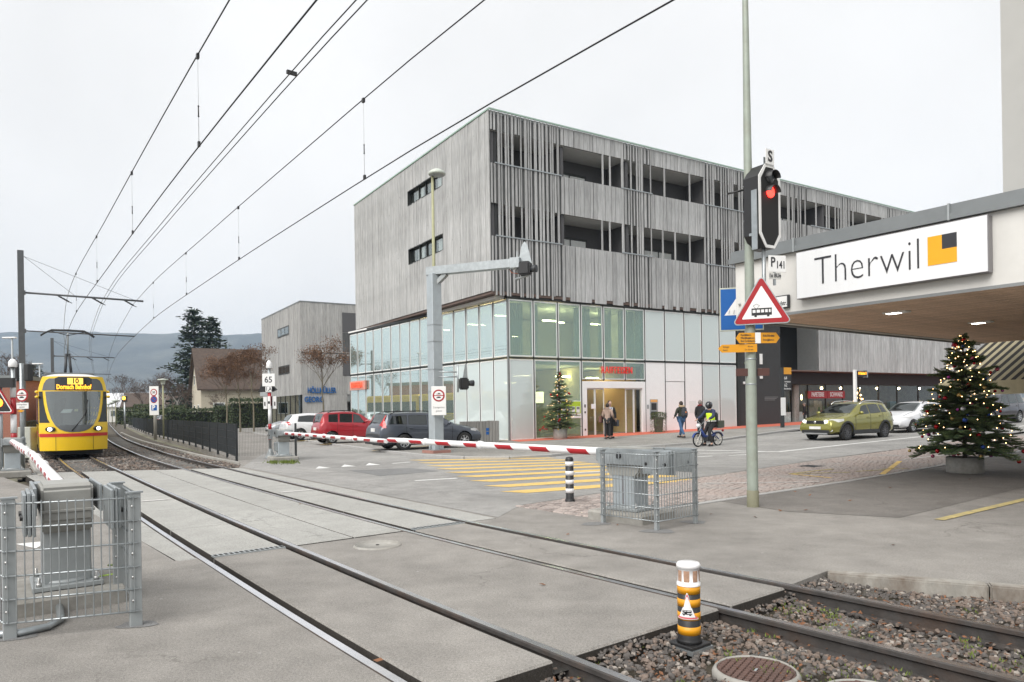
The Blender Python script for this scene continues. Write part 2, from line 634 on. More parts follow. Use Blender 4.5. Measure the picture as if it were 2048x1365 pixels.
M('kerb', (0.30, 0.285, 0.255), 0.9, var=0.25, scale=7, bump=0.4, bscale=50, stretch=(1, 1, 0.5), dirt=(0.11, 0.075, 0.05), dscale=2.2, damount=0.8)
M('granite', (0.36, 0.355, 0.345), 0.85, var=0.22, scale=30, bump=0.3)
M('red_paving', (0.52, 0.125, 0.075), 0.85, var=0.12, scale=3, bump=0.2)
M('dirt', (0.075, 0.062, 0.05), 0.95, var=0.4, scale=5, bump=0.8, bscale=30, dirt=(0.12, 0.12, 0.05), damount=0.5)
M('earth', (0.16, 0.15, 0.11), 0.95, var=0.35, scale=0.3, bump=0.4, dirt=(0.10, 0.13, 0.05), dscale=0.1)
M('sett', (0.33, 0.275, 0.25), 0.85, var=0.3, scale=20, bump=0.5, bscale=50, rand=0.3, dirt=(0.31, 0.30, 0.285), dscale=0.9, damount=1.0)
M('sett_joint', (0.29, 0.26, 0.235), 0.95, var=0.3, scale=20, bump=0.4)
M('paint_white', (0.72, 0.72, 0.70), 0.7, var=0.10, scale=4, dirt=(0.30, 0.29, 0.28), dscale=9, damount=0.6)
M('paint_yellow', (0.68, 0.46, 0.13), 0.75, var=0.12, scale=4, dirt=(0.36, 0.30, 0.19), dscale=9, damount=0.85)
M('paint_yellow_old', (0.44, 0.36, 0.15), 0.8, var=0.25, scale=9, dirt=(0.22, 0.2, 0.17), dscale=6, damount=0.9)
M('paint_white_old', (0.55, 0.54, 0.52), 0.8, var=0.2, scale=9, dirt=(0.25, 0.22, 0.2), dscale=6, damount=0.9)
M('rail_top', (0.82, 0.81, 0.82), 0.22, 1.0, var=0.12, scale=3, stretch=(1, 1, 1))
M('rail_side', (0.060, 0.055, 0.052), 0.7, 0.2, var=0.35, scale=8, bump=0.3, dirt=(0.11, 0.06, 0.035), damount=0.6)
M('groove', (0.03, 0.028, 0.025), 0.9, var=0.4, scale=12)
M('sleeper', (0.14, 0.135, 0.125), 0.9, var=0.3, scale=8, bump=0.5, bscale=30, rand=0.15)
M('stone_a', (0.165, 0.128, 0.105), 0.9, var=0.35, scale=12, bump=0.5, bscale=40)
M('stone_b', (0.095, 0.085, 0.078), 0.9, var=0.35, scale=12, bump=0.5, bscale=40)
M('stone_c', (0.28, 0.25, 0.22), 0.9, var=0.3, scale=12, bump=0.5, bscale=40)
M('moss', (0.13, 0.17, 0.035), 0.95, var=0.4, scale=20)
M('leaf_brown', (0.19, 0.085, 0.04), 0.8, var=0.4, scale=10, rand=0.3)
M('galv', (0.40, 0.43, 0.44), 0.42, 0.75, var=0.16, scale=7, dirt=(0.26, 0.28, 0.29), dscale=4, damount=0.6)
M('galv_dull', (0.36, 0.385, 0.39), 0.55, 0.35, var=0.14, scale=6, dirt=(0.25, 0.26, 0.26), dscale=3, damount=0.5)
M('steel_blue', (0.42, 0.465, 0.49), 0.5, 0.3, var=0.08, scale=5, dirt=(0.30, 0.31, 0.31), dscale=2, damount=0.4)
M('machine_grey', (0.31, 0.31, 0.29), 0.6, var=0.06, scale=5, dirt=(0.2, 0.19, 0.17), dscale=4, damount=0.35)
M('pole_green', (0.32, 0.36, 0.31), 0.55, 0.15, var=0.12, scale=5, dirt=(0.24, 0.22, 0.17), dscale=3, damount=0.5)
M('pole_olive', (0.33, 0.33, 0.20), 0.6, 0.1, var=0.1, scale=4)
M('dark_metal', (0.045, 0.048, 0.052), 0.5, 0.3, var=0.15, scale=8)
M('anthracite', (0.032, 0.036, 0.038), 0.55, 0.2, var=0.15, scale=8)
M('black_plastic', (0.018, 0.018, 0.019), 0.45, var=0.1, scale=8)
M('black_matte', (0.012, 0.012, 0.012), 0.7, var=0.1, scale=8)
M('rubber', (0.020, 0.020, 0.020), 0.8, var=0.2, scale=12)
M('bolt', (0.45, 0.45, 0.44), 0.35, 0.9, var=0.1)
M('white_paint', (0.78, 0.78, 0.77), 0.5, var=0.04, scale=3, dirt=(0.6, 0.59, 0.56), dscale=2, damount=0.3)
M('white_gloss', (0.80, 0.80, 0.80), 0.3, var=0.03, scale=3)
M('red_gloss', (0.36, 0.010, 0.016), 0.35, var=0.06, scale=4)
M('red_sign', (0.34, 0.007, 0.012), 0.4, var=0.05)
M('blue_sign', (0.006, 0.10, 0.36), 0.4, var=0.05)
M('black_sign', (0.015, 0.015, 0.016), 0.45, var=0.05)
M('yellow_sign', (0.66, 0.29, 0.008), 0.4, var=0.05, scale=3)
M('brown_sign', (0.085, 0.035, 0.028), 0.6, var=0.1)
M('sign_back', (0.33, 0.34, 0.33), 0.5, 0.4, var=0.1)
wood_mat('wood_board', (0.27, 0.272, 0.268), (0.545, 0.548, 0.54), knots=0.6, rand=0.09)
wood_mat('wood_slat', (0.27, 0.274, 0.274), (0.52, 0.525, 0.525), rand=0.14)
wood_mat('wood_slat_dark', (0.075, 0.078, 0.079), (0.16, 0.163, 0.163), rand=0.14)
wood_mat('wood_rear', (0.27, 0.27, 0.265), (0.47, 0.465, 0.45), rand=0.08)
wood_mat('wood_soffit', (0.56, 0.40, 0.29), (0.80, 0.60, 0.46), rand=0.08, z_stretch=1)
wood_mat('wood_box', (0.22, 0.215, 0.2), (0.36, 0.35, 0.33), rand=0.1)
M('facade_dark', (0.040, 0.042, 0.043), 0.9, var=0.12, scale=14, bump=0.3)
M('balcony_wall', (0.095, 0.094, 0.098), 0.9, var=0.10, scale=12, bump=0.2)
M('balcony_ceiling', (0.42, 0.42, 0.41), 0.9, var=0.08, scale=4)
M('copper_green', (0.30, 0.42, 0.35), 0.6, 0.1, var=0.12, scale=4)
M('frame_dark', (0.035, 0.037, 0.035), 0.45, 0.4, var=0.1)
M('frame_grey', (0.24, 0.25, 0.25), 0.5, 0.3, var=0.08)
M('frame_white', (0.70, 0.72, 0.71), 0.45, var=0.04)
M('render_white', (0.66, 0.65, 0.62), 0.85, var=0.05, scale=3, bump=0.1, dirt=(0.52, 0.505, 0.47), dscale=0.8, damount=0.4)
M('interior_white', (0.66, 0.66, 0.63), 0.8, var=0.05)
M('interior_cream', (0.62, 0.50, 0.30), 0.8, var=0.06)
M('interior_floor', (0.20, 0.20, 0.19), 0.5, var=0.1)
M('curtain', (0.55, 0.58, 0.55), 0.9, var=0.2, scale=7, stretch=(6, 6, 0.1))
M('lamp_warm', (0.9, 0.75, 0.35), 0.5, emit=5.0, emitc=(1.0, 0.78, 0.35))
M('lamp_room', (0.9, 0.75, 0.35), 0.5, emit=22.0, emitc=(1.0, 0.80, 0.42))
M('lamp_white', (0.95, 0.95, 0.9), 0.5, emit=4.0, emitc=(1.0, 0.95, 0.85))
M('led_orange', (0.9, 0.35, 0.02), 0.5, emit=0.9, emitc=(1.0, 0.36, 0.02))
M('led_yellow', (0.9, 0.6, 0.1), 0.5, emit=0.55, emitc=(1.0, 0.55, 0.08))
M('signal_red', (0.8, 0.02, 0.02), 0.4, emit=2.6, emitc=(1.0, 0.03, 0.02))
M('signal_amber', (0.9, 0.4, 0.02), 0.4, emit=3.4, emitc=(1.0, 0.42, 0.03))
M('letter_red', (0.55, 0.010, 0.010), 0.4, emit=0.12, emitc=(1.0, 0.03, 0.02))
M('letter_orange', (0.75, 0.10, 0.05), 0.4, emit=0.35, emitc=(1.0, 0.10, 0.05))
M('letter_blue', (0.015, 0.12, 0.36), 0.4)
M('bulb', (1.0, 0.8, 0.45), 0.5, emit=5.0, emitc=(1.0, 0.58, 0.24))
M('head_lamp', (0.9, 0.9, 0.9), 0.2, emit=1.6, emitc=(1.0, 0.98, 0.94))
M('grey_coping', (0.20, 0.215, 0.22), 0.55, 0.25, var=0.08, scale=3)
M('sign_white_face', (0.76, 0.77, 0.78), 0.35, var=0.03, scale=2, stretch=(8, 8, 0.3))
M('sign_yellow_face', (0.82, 0.38, 0.01), 0.4, var=0.03)
M('sign_side', (0.25, 0.24, 0.25), 0.4, 0.5, var=0.06)
M('cast_iron', (0.125, 0.075, 0.062), 0.75, 0.15, var=0.2, scale=9, dirt=(0.08, 0.06, 0.05), damount=0.5)
glass('pane_left', (0.66, 0.84, 0.79), refl=0.52, gcol=(0.90, 0.99, 0.96), body=(0.55, 0.66, 0.62), bodyfac=0.45)
glass('pane_right', (0.66, 0.79, 0.74), refl=0.08, body=(0.42, 0.55, 0.50), bodyfac=0.12)
glass('pane_frost', (0.75, 0.85, 0.82), refl=0.06, body=(0.62, 0.69, 0.68), bodyfac=0.86)
glass('pane_dark', (0.42, 0.46, 0.46), refl=0.10)
glass('pane_shop', (0.86, 0.88, 0.86), refl=0.02, ior=1.18)
# ================================================================== THE SETTING
rnd = random.Random(7)
def spline(pts):
 def f(s):
  if s <= pts[0][0]: return pts[0][1]
  if s >= pts[-1][0]:
   (a, b), (c, d) = pts[-2], pts[-1]
   return d + (d - b) / (c - a) * (s - c)
  for i in range(len(pts) - 1):
   if pts[i][0] <= s <= pts[i + 1][0]:
    break
  def sl(k):
   if k == 0: return (pts[1][1] - pts[0][1]) / (pts[1][0] - pts[0][0])
   if k == len(pts) - 1: return (pts[k][1] - pts[k - 1][1]) / (pts[k][0] - pts[k - 1][0])
   return (pts[k + 1][1] - pts[k - 1][1]) / (pts[k + 1][0] - pts[k - 1][0])
  h = pts[i + 1][0] - pts[i][0]
  t = (s - pts[i][0]) / h
  m0, m1 = sl(i) * h, sl(i + 1) * h
  return ((2 * t ** 3 - 3 * t * t + 1) * pts[i][1] + (t ** 3 - 2 * t * t + t) * m0 + (-2 * t ** 3 + 3 * t * t) * pts[i + 1][1] + (t ** 3 - t * t) * m1)
 return f
T1 = spline([(-12, 2.55), (3.5, 2.66), (8.5, 2.82), (13, 3.02), (20, 3.4), (31.6, 4.1), (45, 5.4), (58, 7.0), (100, 13.6), (175, 25.4)])
T2 = spline([(-12, 5.42), (2, 5.42), (8, 5.42), (13, 5.62), (20, 6.0), (32, 6.85), (55, 9.5), (100, 16.4), (175, 28.2)])
GA = 0.53                      # half distance between rail centres
def srange(a, b):
 out, s = [], a
 while s < b - 1e-6:
  out.append(s)
  s += 0.6 if s < 34 else (1.5 if s < 70 else 6)
 out.append(b)
 return out
# ---- base ground
ground = sheet('ground', [(-3000, -300), (3000, -300), (3000, 2600), (-3000, 2600)], -0.24, MAT['earth'])
tag(ground, kind='structure')
# ---- ballast bed under the tracks
bed_pts = [SN(s, T1(s) - 1.9) for s in srange(-12, 175)] + [SN(s, T2(s) + 2.2) for s in reversed(srange(-12, 175))]
bed = sheet('track_bed', bed_pts, -0.17, MAT['dirt'])
tag(bed, kind='structure')
# ---- west asphalt
wp = [SN(s, T1(s) - GA - 0.04) for s in srange(-12, 8.5)]
wp += [SN(8.5, 2.02), SN(15, 2.0), SN(23.4, 1.35), SN(25.5, 1.2), SN(30, 1.2), SN(45, 2.6), SN(70, 6.0), SN(120, 13.5), SN(175, 22), SN(175, -120), SN(-12, -120)]
path_w = sheet('path', wp, 0.0, MAT['asphalt'], skirt=0.24)
tag(path_w, kind='structure')
# ---- east asphalt (street, parking, forecourt)
K1, K2, K3 = G(1655, 1142), G(1930, 1160), G(2048, 1172)
kd = (K3 - K1).normalized()
K4 = K1 + kd * 9
fence_sn = [(22.6, 7.35), (25.1, 8.05), (30.7, 9.0), (37.2, 10.0), (44.2, 10.95), (50.6, 11.75), (62, 13.2), (80, 16.0), (110, 20.6), (175, 30.6)]
ep = [K4, K1] + [SN(s, T2(s) + GA + 0.04) for s in srange(3.45, 8.4)]
ep += [SN(8.4, 6.45), SN(15, 6.62), SN(21.6, 6.95)] + [SN(s, n) for s, n in fence_sn] + [SN(175, 260), SN(-12, 260)]
street = sheet('street', ep, 0.0, MAT['asphalt'], skirt=0.24)
tag(street, kind='structure')
# ---- level crossing: asphalt strips and concrete slabs between the rails
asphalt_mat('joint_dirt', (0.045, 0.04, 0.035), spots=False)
xing = empty('level_crossing', SN(12, 4), kind='structure')
xinv = Matrix.Translation(-SN(12, 4))
def far_edge(n): return 23.85 - 0.62 * (n - 2.88)
def strip(name, fa, fb, s0, s1, mat, top=0.0, thick=0.2, bev=0.0):
 ss0 = srange(s0(0) if callable(s0) else s0, 60)
 b = MB()
 k = 9
 A, B = [], []
 for i in range(k + 1):
  t = i / k
  sa0 = s0;
  sA1 = s1(fa(s1_guess)) if callable(s1) else s1
  sB1 = s1(fb(s1_guess)) if callable(s1) else s1
  sA, sB = s0 + (sA1 - s0) * t, s0 + (sB1 - s0) * t
  A.append(SN(sA, fa(sA), top))
  B.append(SN(sB, fb(sB), top))
 dn = Vector((0, 0, thick))
 vs = A + B + [p - dn for p in A] + [p - dn for p in B]
 n = k + 1
 fs = []
 for i in range(k):
  fs += [(i, n + i, n + i + 1, i + 1), (2 * n + i, i, i + 1, 2 * n + i + 1), (n + i, 3 * n + i, 3 * n + i + 1, n + i + 1)]
 fs += [(0, 2 * n, 3 * n, n), (k, n + k, 3 * n + k, 2 * n + k)]
 b.add(vs, fs, 0, False, xinv)
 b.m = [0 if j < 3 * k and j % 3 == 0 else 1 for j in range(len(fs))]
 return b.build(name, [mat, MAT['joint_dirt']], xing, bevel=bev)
s1_guess = 22
gv = 0.085
edges = {
 'a_out': lambda s: T1(s) - GA - 0.036, 'a_in': lambda s: T1(s) - GA + 0.036 + gv,
 'b_in': lambda s: T1(s) + GA - 0.036 - gv, 'b_out': lambda s: T1(s) + GA + 0.036,
 'c_out': lambda s: T2(s) - GA - 0.036, 'c_in': lambda s: T2(s) - GA + 0.036 + gv,
 'd_in': lambda s: T2(s) + GA - 0.036 - gv, 'd_out': lambda s: T2(s) + GA + 0.036,
 'left': lambda s: 2.03 - 0.012 * max(0, s - 8.5) * 1.0, 'mid': lambda s: (T1(s) + T2(s)) / 2 + 0.02, 'mid2': lambda s: (T1(s) + T2(s)) / 2 - 0.0,
 'right': lambda s: 6.44 + 0.038 * (s - 8.4),
}
for A, B in (('a_in', 'b_in'), ('b_out', 'c_out'), ('c_in', 'd_in')):
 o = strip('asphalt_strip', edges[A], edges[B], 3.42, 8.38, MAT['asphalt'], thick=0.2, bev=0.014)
cuts = [8.42, 10.75, 13.1, 15.45, 17.8, 20.15]
for A, B in (('left', 'a_out'), ('a_in', 'b_in'), ('b_out', 'mid'), ('mid', 'c_out'), ('c_in', 'd_in'), ('d_out', 'right')):
 for i, s0 in enumerate(cuts):
  last = i == len(cuts) - 1
  sh = 0.0
  fa = (lambda s, f=edges[A]: f(s) + 0.012)
  fb = (lambda s, f=edges[B]: f(s) - 0.012)
  sa = s0 + 0.01
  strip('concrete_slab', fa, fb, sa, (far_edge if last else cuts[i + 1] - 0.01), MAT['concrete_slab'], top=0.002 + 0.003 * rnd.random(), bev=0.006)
# drain grates where asphalt and slabs meet
for f0, f1 in ((edges['a_in'], edges['b_in']), (edges['c_in'], edges['d_in'])):
 n0, n1 = f0(8.4), f1(8.4)
 b = MB(); b.bar(xinv @ SN(8.42, n0, 0.002), xinv @ SN(8.42, n1, 0.002), 0.13, 0.02); gr = b.build('drain_grate', MAT['galv_dull'], xing)
 b = MB()
 for i in range(14):
  nn = n0 + (n1 - n0) * (i + 0.5) / 14
  b.bar(xinv @ SN(8.375, nn, 0.012), xinv @ SN(8.465, nn, 0.012), 0.034, 0.004)
 tag(b.build('drain_slot', MAT['black_matte'], gr), kind='stuff')
# ---- rails and sleepers
def rail_mesh(Tf, off, s0, s1, root):
 prof = [(-0.030, 0.0), (0.030, 0.0), (0.036, -0.010), (0.036, -0.038), (0.010, -0.055), (0.010, -0.125), (0.062, -0.140), (0.062, -0.155), (-0.062, -0.155), (-0.062, -0.140), (-0.010, -0.125), (-0.010, -0.055), (-0.036, -0.038), (-0.036, -0.010)]
 ss = srange(s0, s1)
 b = MB()
 vs, fs, mi = [], [], []
 n = len(prof)
 inv = Matrix.Translation(-root.location)
 for s in ss:
  for (w, z) in prof:
   p = SN(s, Tf(s) + off + w)
   vs.append(inv @ (p + Vector((0, 0, z + 0.004))))
 for i in range(len(ss) - 1):
  for k in range(n):
   k2 = (k + 1) % n
   fs.append((i * n + k, (i + 1) * n + k, (i + 1) * n + k2, i * n + k2))
   mi.append(0 if k == 0 else 1)
 fs.append(tuple(range(n))); mi.append(1)
 b.add(vs, fs)
 b.m = mi
 return b.build('rail', [MAT['rail_top'], MAT['rail_side']], root)
tracks = []
for Tf, s_lo in ((T1, -6), (T2, -6)):
 root = empty('tram_track', SN(3, Tf(3), 0), kind='structure')
 rail_mesh(Tf, -GA, s_lo, 170, root)
 rail_mesh(Tf, GA, s_lo, 170, root)
 # dark floor of the flange grooves on the crossing
 g = MB()
 inv = Matrix.Translation(-root.location)
 for sd in (-1, 1):
  pts = []
  for s in srange(3.4, 24):
   pts.append((inv @ SN(s, Tf(s) + sd * (GA - 0.14), -0.08), inv @ SN(s, Tf(s) + sd * (GA - 0.012), -0.08)))
  vs = [p for q in pts for p in q]
  g.add(vs, [(2 * i, 2 * i + 1, 2 * i + 3, 2 * i + 2) for i in range(len(pts) - 1)])
 g.build('flange_groove', MAT['groove'], root)
 # sleepers
 sm = MB().box((0, 0, 0), (2.0, 0.24, 0.16)).mesh('sleeper', MAT['sleeper'], 0.02)
 s = -4.0
 while s < 62:
  if s < 3.2 or s > far_edge(Tf(s)) + 0.3:
   ds = 0.05
   dn = (Tf(s + ds) - Tf(s)) / ds
   o = link('sleeper', sm, root, root.matrix_basis.inverted() @ SN(s, Tf(s), -0.225 if s < 4 else -0.19), AT0 - math.atan(dn))
   # the clips that hold the rails, on the sleepers near the eye
   if -2 < s < 3.2 or 22 < s < 34:
    for sd in (-1, 1):
     for q in (-0.10, 0.10):
      c = MB()
      c.tube([(sd * GA + q, -0.07, 0.09), (sd * GA + q, -0.03, 0.115), (sd * GA + q, 0.03, 0.115), (sd * GA + q, 0.07, 0.09)], 0.016, 6)
      c.lathe([(0.022, 0.08), (0.022, 0.125), (0.012, 0.13)], 6, mat=Matrix.Translation((sd * GA + q, 0, 0)))
      c.build('rail_clip', MAT['rail_side'], o)
  s += 0.68
 tracks.append(root)
# signal cable box clamped to the rail on the near right
bxp = G(1925, 1240, -0.05)
cb = empty('rail_contact_box', (bxp.x, bxp.y, 0), AT0 + R(1), 'dark grey rail contact box bolted inside the rail beside the platform kerb', 'contact box')
b = MB(); b.box((0, 0, -0.075), (0.05, 0.34, 0.06)); b.build('housing', MAT['galv_dull'], cb, bevel=0.008)
for q in (-0.11, 0.11):
 b = MB(); b.box((-0.032, q, -0.10), (0.012, 0.07, 0.14)); b.build('bracket', MAT['rail_side'], cb, bevel=0.004)
 b = MB(); b.lathe([(0.014, 0), (0.014, 0.014)], 6, mat=Matrix.Translation((-0.038, q, -0.08)) @ Matrix.Rotation(-PI / 2, 4, 'Y')); b.build('bolt', MAT['bolt'], cb)
b = MB(); b.tube([(-0.03, 0, -0.07), (-0.09, 0.0, -0.08), (-0.12, -0.02, -0.13), (-0.2, -0.06, -0.165), (-0.5, -0.2, -0.17)], 0.016, 8); b.build('cable', MAT['rubber'], cb)
# ---- platform kerb stones
kroot = empty('platform_kerb', K1, math.atan2(kd.y, kd.x), kind='structure')
x = 0.0
for L in (1.30, 1.5, 1.5, 1.5, 1.5):
 b = MB()
 d = 0.16
 poly = [(x + 0.004, -0.0), (x + L - 0.004, 0), (x + L - 0.004, d), (x + 0.004, d)]
 b.span(x + 0.006, x + L - 0.006, -d, 0.0, -0.34, 0.012)
 b.build('kerb_stone', MAT['kerb'], kroot, bevel=0.014, seg=2)
 x += L
# ---- raised pavement and parking in front of the bank
pv_px = [(300, 845), (430, 858), (510, 868), (590, 880), (680, 893), (770, 905), (850, 914), (930, 918.5), (1020, 918.5), (1100, 914), (1180, 906), (1260, 897), (1330, 893), (1400, 888), (1480, 876), (1560, 865)]
pv = [G(*q) for q in pv_px] + [BL(22, -3.3), BL(40, -3.3), BL(90, -3.3)]
pave = sheet('pavement', pv + [BL(90, 60), BL(0, 90), SN(110, 30), SN(75, 19)], 0.07, MAT['pavement_grey'], skirt=0.1)
tag(pave, kind='structure')
# kerb stones along it
acc = 0
for i in range(2, len(pv) - 2):
 p, q = pv[i], pv[i + 1]
 L = (q - p).length
 k = max(1, round(L / 1.2))
 for j in range(k):
  a, c = p.lerp(q, j / k), p.lerp(q, (j + 1) / k)
  a = Vector((a.x, a.y, zg(a.x, a.y) + 0.035)); c = Vector((c.x, c.y, zg(c.x, c.y) + 0.035))
  dd = (c - a).normalized()
  m = MB()
  m.bar(a + dd * 0.006, c - dd * 0.006, 0.15, 0.10)
  m.build('kerb_stone', MAT['granite'], pave, bevel=0.01)
# red strip along the bank front
rs = sheet('red_paving', [BL(0.6, -1.3), BL(6, -2.0), BL(12, -1.9), BL(20, -2.2), BL(36, -2.3), BL(60, -2.3), BL(60, 1.2), BL(1.0, 0.4)], 0.076, MAT['red_paving'])
rs.parent = pave
# ---- road surface (a lighter wearing course), dark forecourt
road = sheet('road', [SN(8.45, 6.5), SN(9.25, 7.6), SN(9.95, 13.4), SN(10.7, 20.8), SN(10.4, 27), SN(10.4, 60), SN(10.4, 150)] + [BL(120, -3.5)] + list(reversed([G(q[0], q[1] + 1.0) for q in pv_px[3:]])) + [SN(27, 9.5), SN(21.7, 7.1), SN(15, 6.75)], 0.004, MAT['asphalt_road'])
tag(road, kind='structure')
fore = sheet('forecourt', [G(1440, 1003), G(1575, 1024), G(1800, 1036), SN(4.4, 16), SN(-12, 16), SN(-12, 70), SN(7.0, 70), SN(7.2, 19.2), SN(7.15, 14.6), SN(7.25, 11.6)], 0.004, MAT['asphalt_foot'])
tag(fore, kind='structure')
sheet('asphalt_patch', [G(698, 942), G(820, 937), G(880, 943), G(760, 953)], 0.008, MAT['asphalt_patch'], road)
for q in ((560, 937, 600, 944), ):
 pass
# ---- painted markings
def mark(name, pts, mat, parent, dz=0.009):
 return sheet(name, [(p.x, p.y) for p in pts], dz, mat, parent)
def line_px(a, b, w, mat, parent=road, name='road_line', dz=0.009):
 p, q = G(*a), G(*b)
 d = (q - p).normalized()
 nrm = Vector((-d.y, d.x, 0)) * w / 2
 return mark(name, [p - nrm, q - nrm, q + nrm, p + nrm], mat, parent, dz)
sl = [(838, 921.5), (856, 927), (875, 933), (896, 939), (918, 946), (942, 954), (970, 963), (1001, 973.5), (1036, 985)]
sr_dir = None
for i, (u, v) in enumerate(sl):
 p = G(u, v)
 q = G(u + 340 - i * 6 if i < 3 else u + 330 - 8 * i, v - (4 + 1.6 * i) - 2)
 d = (q - p).normalized()
 q = p + d * 4.3
 w = Vector((EX, EY, 0)) * 0.25
 sk = d * 0.22
 mark('crosswalk_stripe', [p - w - sk * 0, q - w, q + w, p + w - sk], MAT['paint_yellow'], road)
for a, b, w in (((830, 962.5), (914, 957.5), 0.15), ((1150, 946.5), (1215, 943.5), 0.15), ((1380, 915.5), (1425, 913), 0.12), ((1458, 912), (1505, 909.5), 0.12), ((785, 928), (820, 925), 0.13)):
 line_px(a, b, w, MAT['paint_white'])
line_px((1232, 897.5), (1560, 904.5), 0.16, MAT['paint_white'])
line_px((1556, 904.6), (1700, 889), 0.16, MAT['paint_white'])
line_px((1700, 889), (2110, 846), 0.16, MAT['paint_white'])
line_px((1400, 908), (1530, 904), 0.12, MAT['paint_white'])
for (u, v) in ((633, 938), (684, 934.5), (733, 931.5)):
 p = G(u, v); q = G(u + 32, v - 2.2); r_ = G(u + 1, v - 5)
 mark('give_way_tooth', [G(u - 2, v + 0.5), G(u + 28, v - 1), G(u + 5, v - 4.5)], MAT['paint_white'], road)
mark('give_way_tooth', [G(30, 1089), G(98, 1083), G(72, 1098)], MAT['paint_white'], path_w, 0.005)
# white bars on the crossing slabs
for a, b in (((560, 986), (625, 980.5)), ((282, 1004), (340, 999.5))):
 p, q = G(*a), G(*b)
 d = (q - p).normalized(); nn = Vector((-d.y, d.x, 0)) * 0.07
 mark('road_line', [p - nn, q - nn, q + nn, p + nn], MAT['paint_white_old'], road, 0.010)
# parking bay lines
for a, b in (((745, 905.5), (960, 886)), ((640, 893), (800, 880)), ((590, 886), (700, 877)), ((1000, 885), (1060, 881))):
 line_px(a, b, 0.12, MAT['paint_yellow'], pave, 'parking_line', 0.076)
line_px((1878, 1041), (2100, 988), 0.13, MAT['paint_yellow_old'], fore, 'platform_line', 0.009)
# ---- setts (small stone paving) between road and forecourt
setts = sheet('sett_strip', [SN(7.35, 7.45), SN(9.2, 7.75), SN(9.85, 13.4), SN(10.6, 20.8), SN(10.3, 27), SN(10.3, 34), SN(7.4, 34), SN(7.4, 19.2), SN(7.3, 14.6), SN(7.35, 11.6)], 0.006, MAT['sett_joint'])
tag(setts, kind='structure')
stm = []
for k in range(6):
 b = MB()
 w, d = 0.050 + 0.006 * k / 5, 0.062 - 0.004 * k / 5
 j = lambda a: a + rnd.uniform(-0.006, 0.006)
 z = 0.008
 base = [(j(-w), j(-d)), (j(w), j(-d)), (j(w), j(d)), (j(-w), j(d))]
 vs = [(x_, y_, -0.02) for x_, y_ in base] + [(x_ * 0.86, y_ * 0.86, z + rnd.uniform(-0.002, 0.002)) for x_, y_ in base] + [(0, 0, z + 0.004)]
 b.add(vs, [(0, 1, 5, 4), (1, 2, 6, 5), (2, 3, 7, 6), (3, 0, 4, 7), (4, 5, 8), (5, 6, 8), (6, 7, 8), (7, 4, 8)])
 stm.append((b, b.mesh('sett', MAT['sett'])))
cells = []
n = 7.5
row = 0
while n < 34:
 s_hi = 9.2 + (n - 7.6) * 0.11 if n < 13.4 else (9.85 + (n - 13.4) * 0.1 if n < 20.8 else 10.45)
 s = 7.40 + rnd.uniform(0, 0.1)
 while s < s_hi - 0.05:
  bow = 0.03 * mnoise.noise((s * .9, n * .5, 2))
  cells.append((s + rnd.uniform(-.014, .014), n + bow + rnd.uniform(-.012, .012)))
  s += rnd.choice((0.115, 0.128, 0.14))
 n += 0.112
 row += 1
cells.sort(key=lambda c: (EX * c[0] + NX * c[1]) ** 2 + (EY * c[0] + NY * c[1]) ** 2)
rest = MB()
for i, (s, n) in enumerate(cells):
 p = SN(s, n)
 bld, me_ = stm[rnd.randrange(6)]
 a = AT0 + rnd.uniform(-0.14, 0.14)
 if i < 300:
  link('sett', me_, setts, (p.x, p.y, p.z + 0.006 + rnd.uniform(0, 0.004)), a)
 else:
  rest.add(bld.v, bld.f, 0, False, Matrix.Translation((p.x, p.y, p.z + 0.006 + rnd.uniform(0, 0.004))) @ Matrix.Rotation(a, 4, 'Z'))
tag(rest.build('sett_field', MAT['sett'], setts), kind='stuff')
# edge stones towards the forecourt
ed = [SN(7.28, 7.5), SN(7.25, 9.7), SN(7.23, 11.6), SN(7.18, 14.6), SN(7.3, 19.2), SN(7.3, 26), SN(7.3, 34)]
for i in range(len(ed) - 1):
 p, q = ed[i], ed[i + 1]
 k = max(1, round((q - p).length / 1.0))
 for j in range(k):
  a, c = p.lerp(q, j / k), p.lerp(q, (j + 1) / k)
  d = (c - a).normalized()
  m = MB(); m.bar(a + d * 0.005 + Vector((0, 0, -0.03)), c - d * 0.005 + Vector((0, 0, -0.03)), 0.12, 0.10)
  m.build('edge_stone', MAT['granite'], setts, bevel=0.006)
for a, b, w, mt in (((1578, 950), (1700, 946.5), .10, 'paint_yellow_old'), ((1712, 945), (1770, 941.5), .10, 'paint_yellow_old'), ((1764, 951), (1800, 924), .12, 'paint_yellow'), ((1580, 950), (1662, 958), .10, 'paint_yellow'), ((1582, 949.5), (1665, 940), .10, 'paint_yellow_old'), ((1765, 940), (1815, 939), .10, 'paint_yellow_old'), ((1410, 969), (1640, 966), .10, 'paint_white_old'), ((1805, 921), (1900, 911), .10, 'paint_white_old')):
 line_px(a, b, w, MAT[mt], setts, 'bus_bay_line', 0.022)
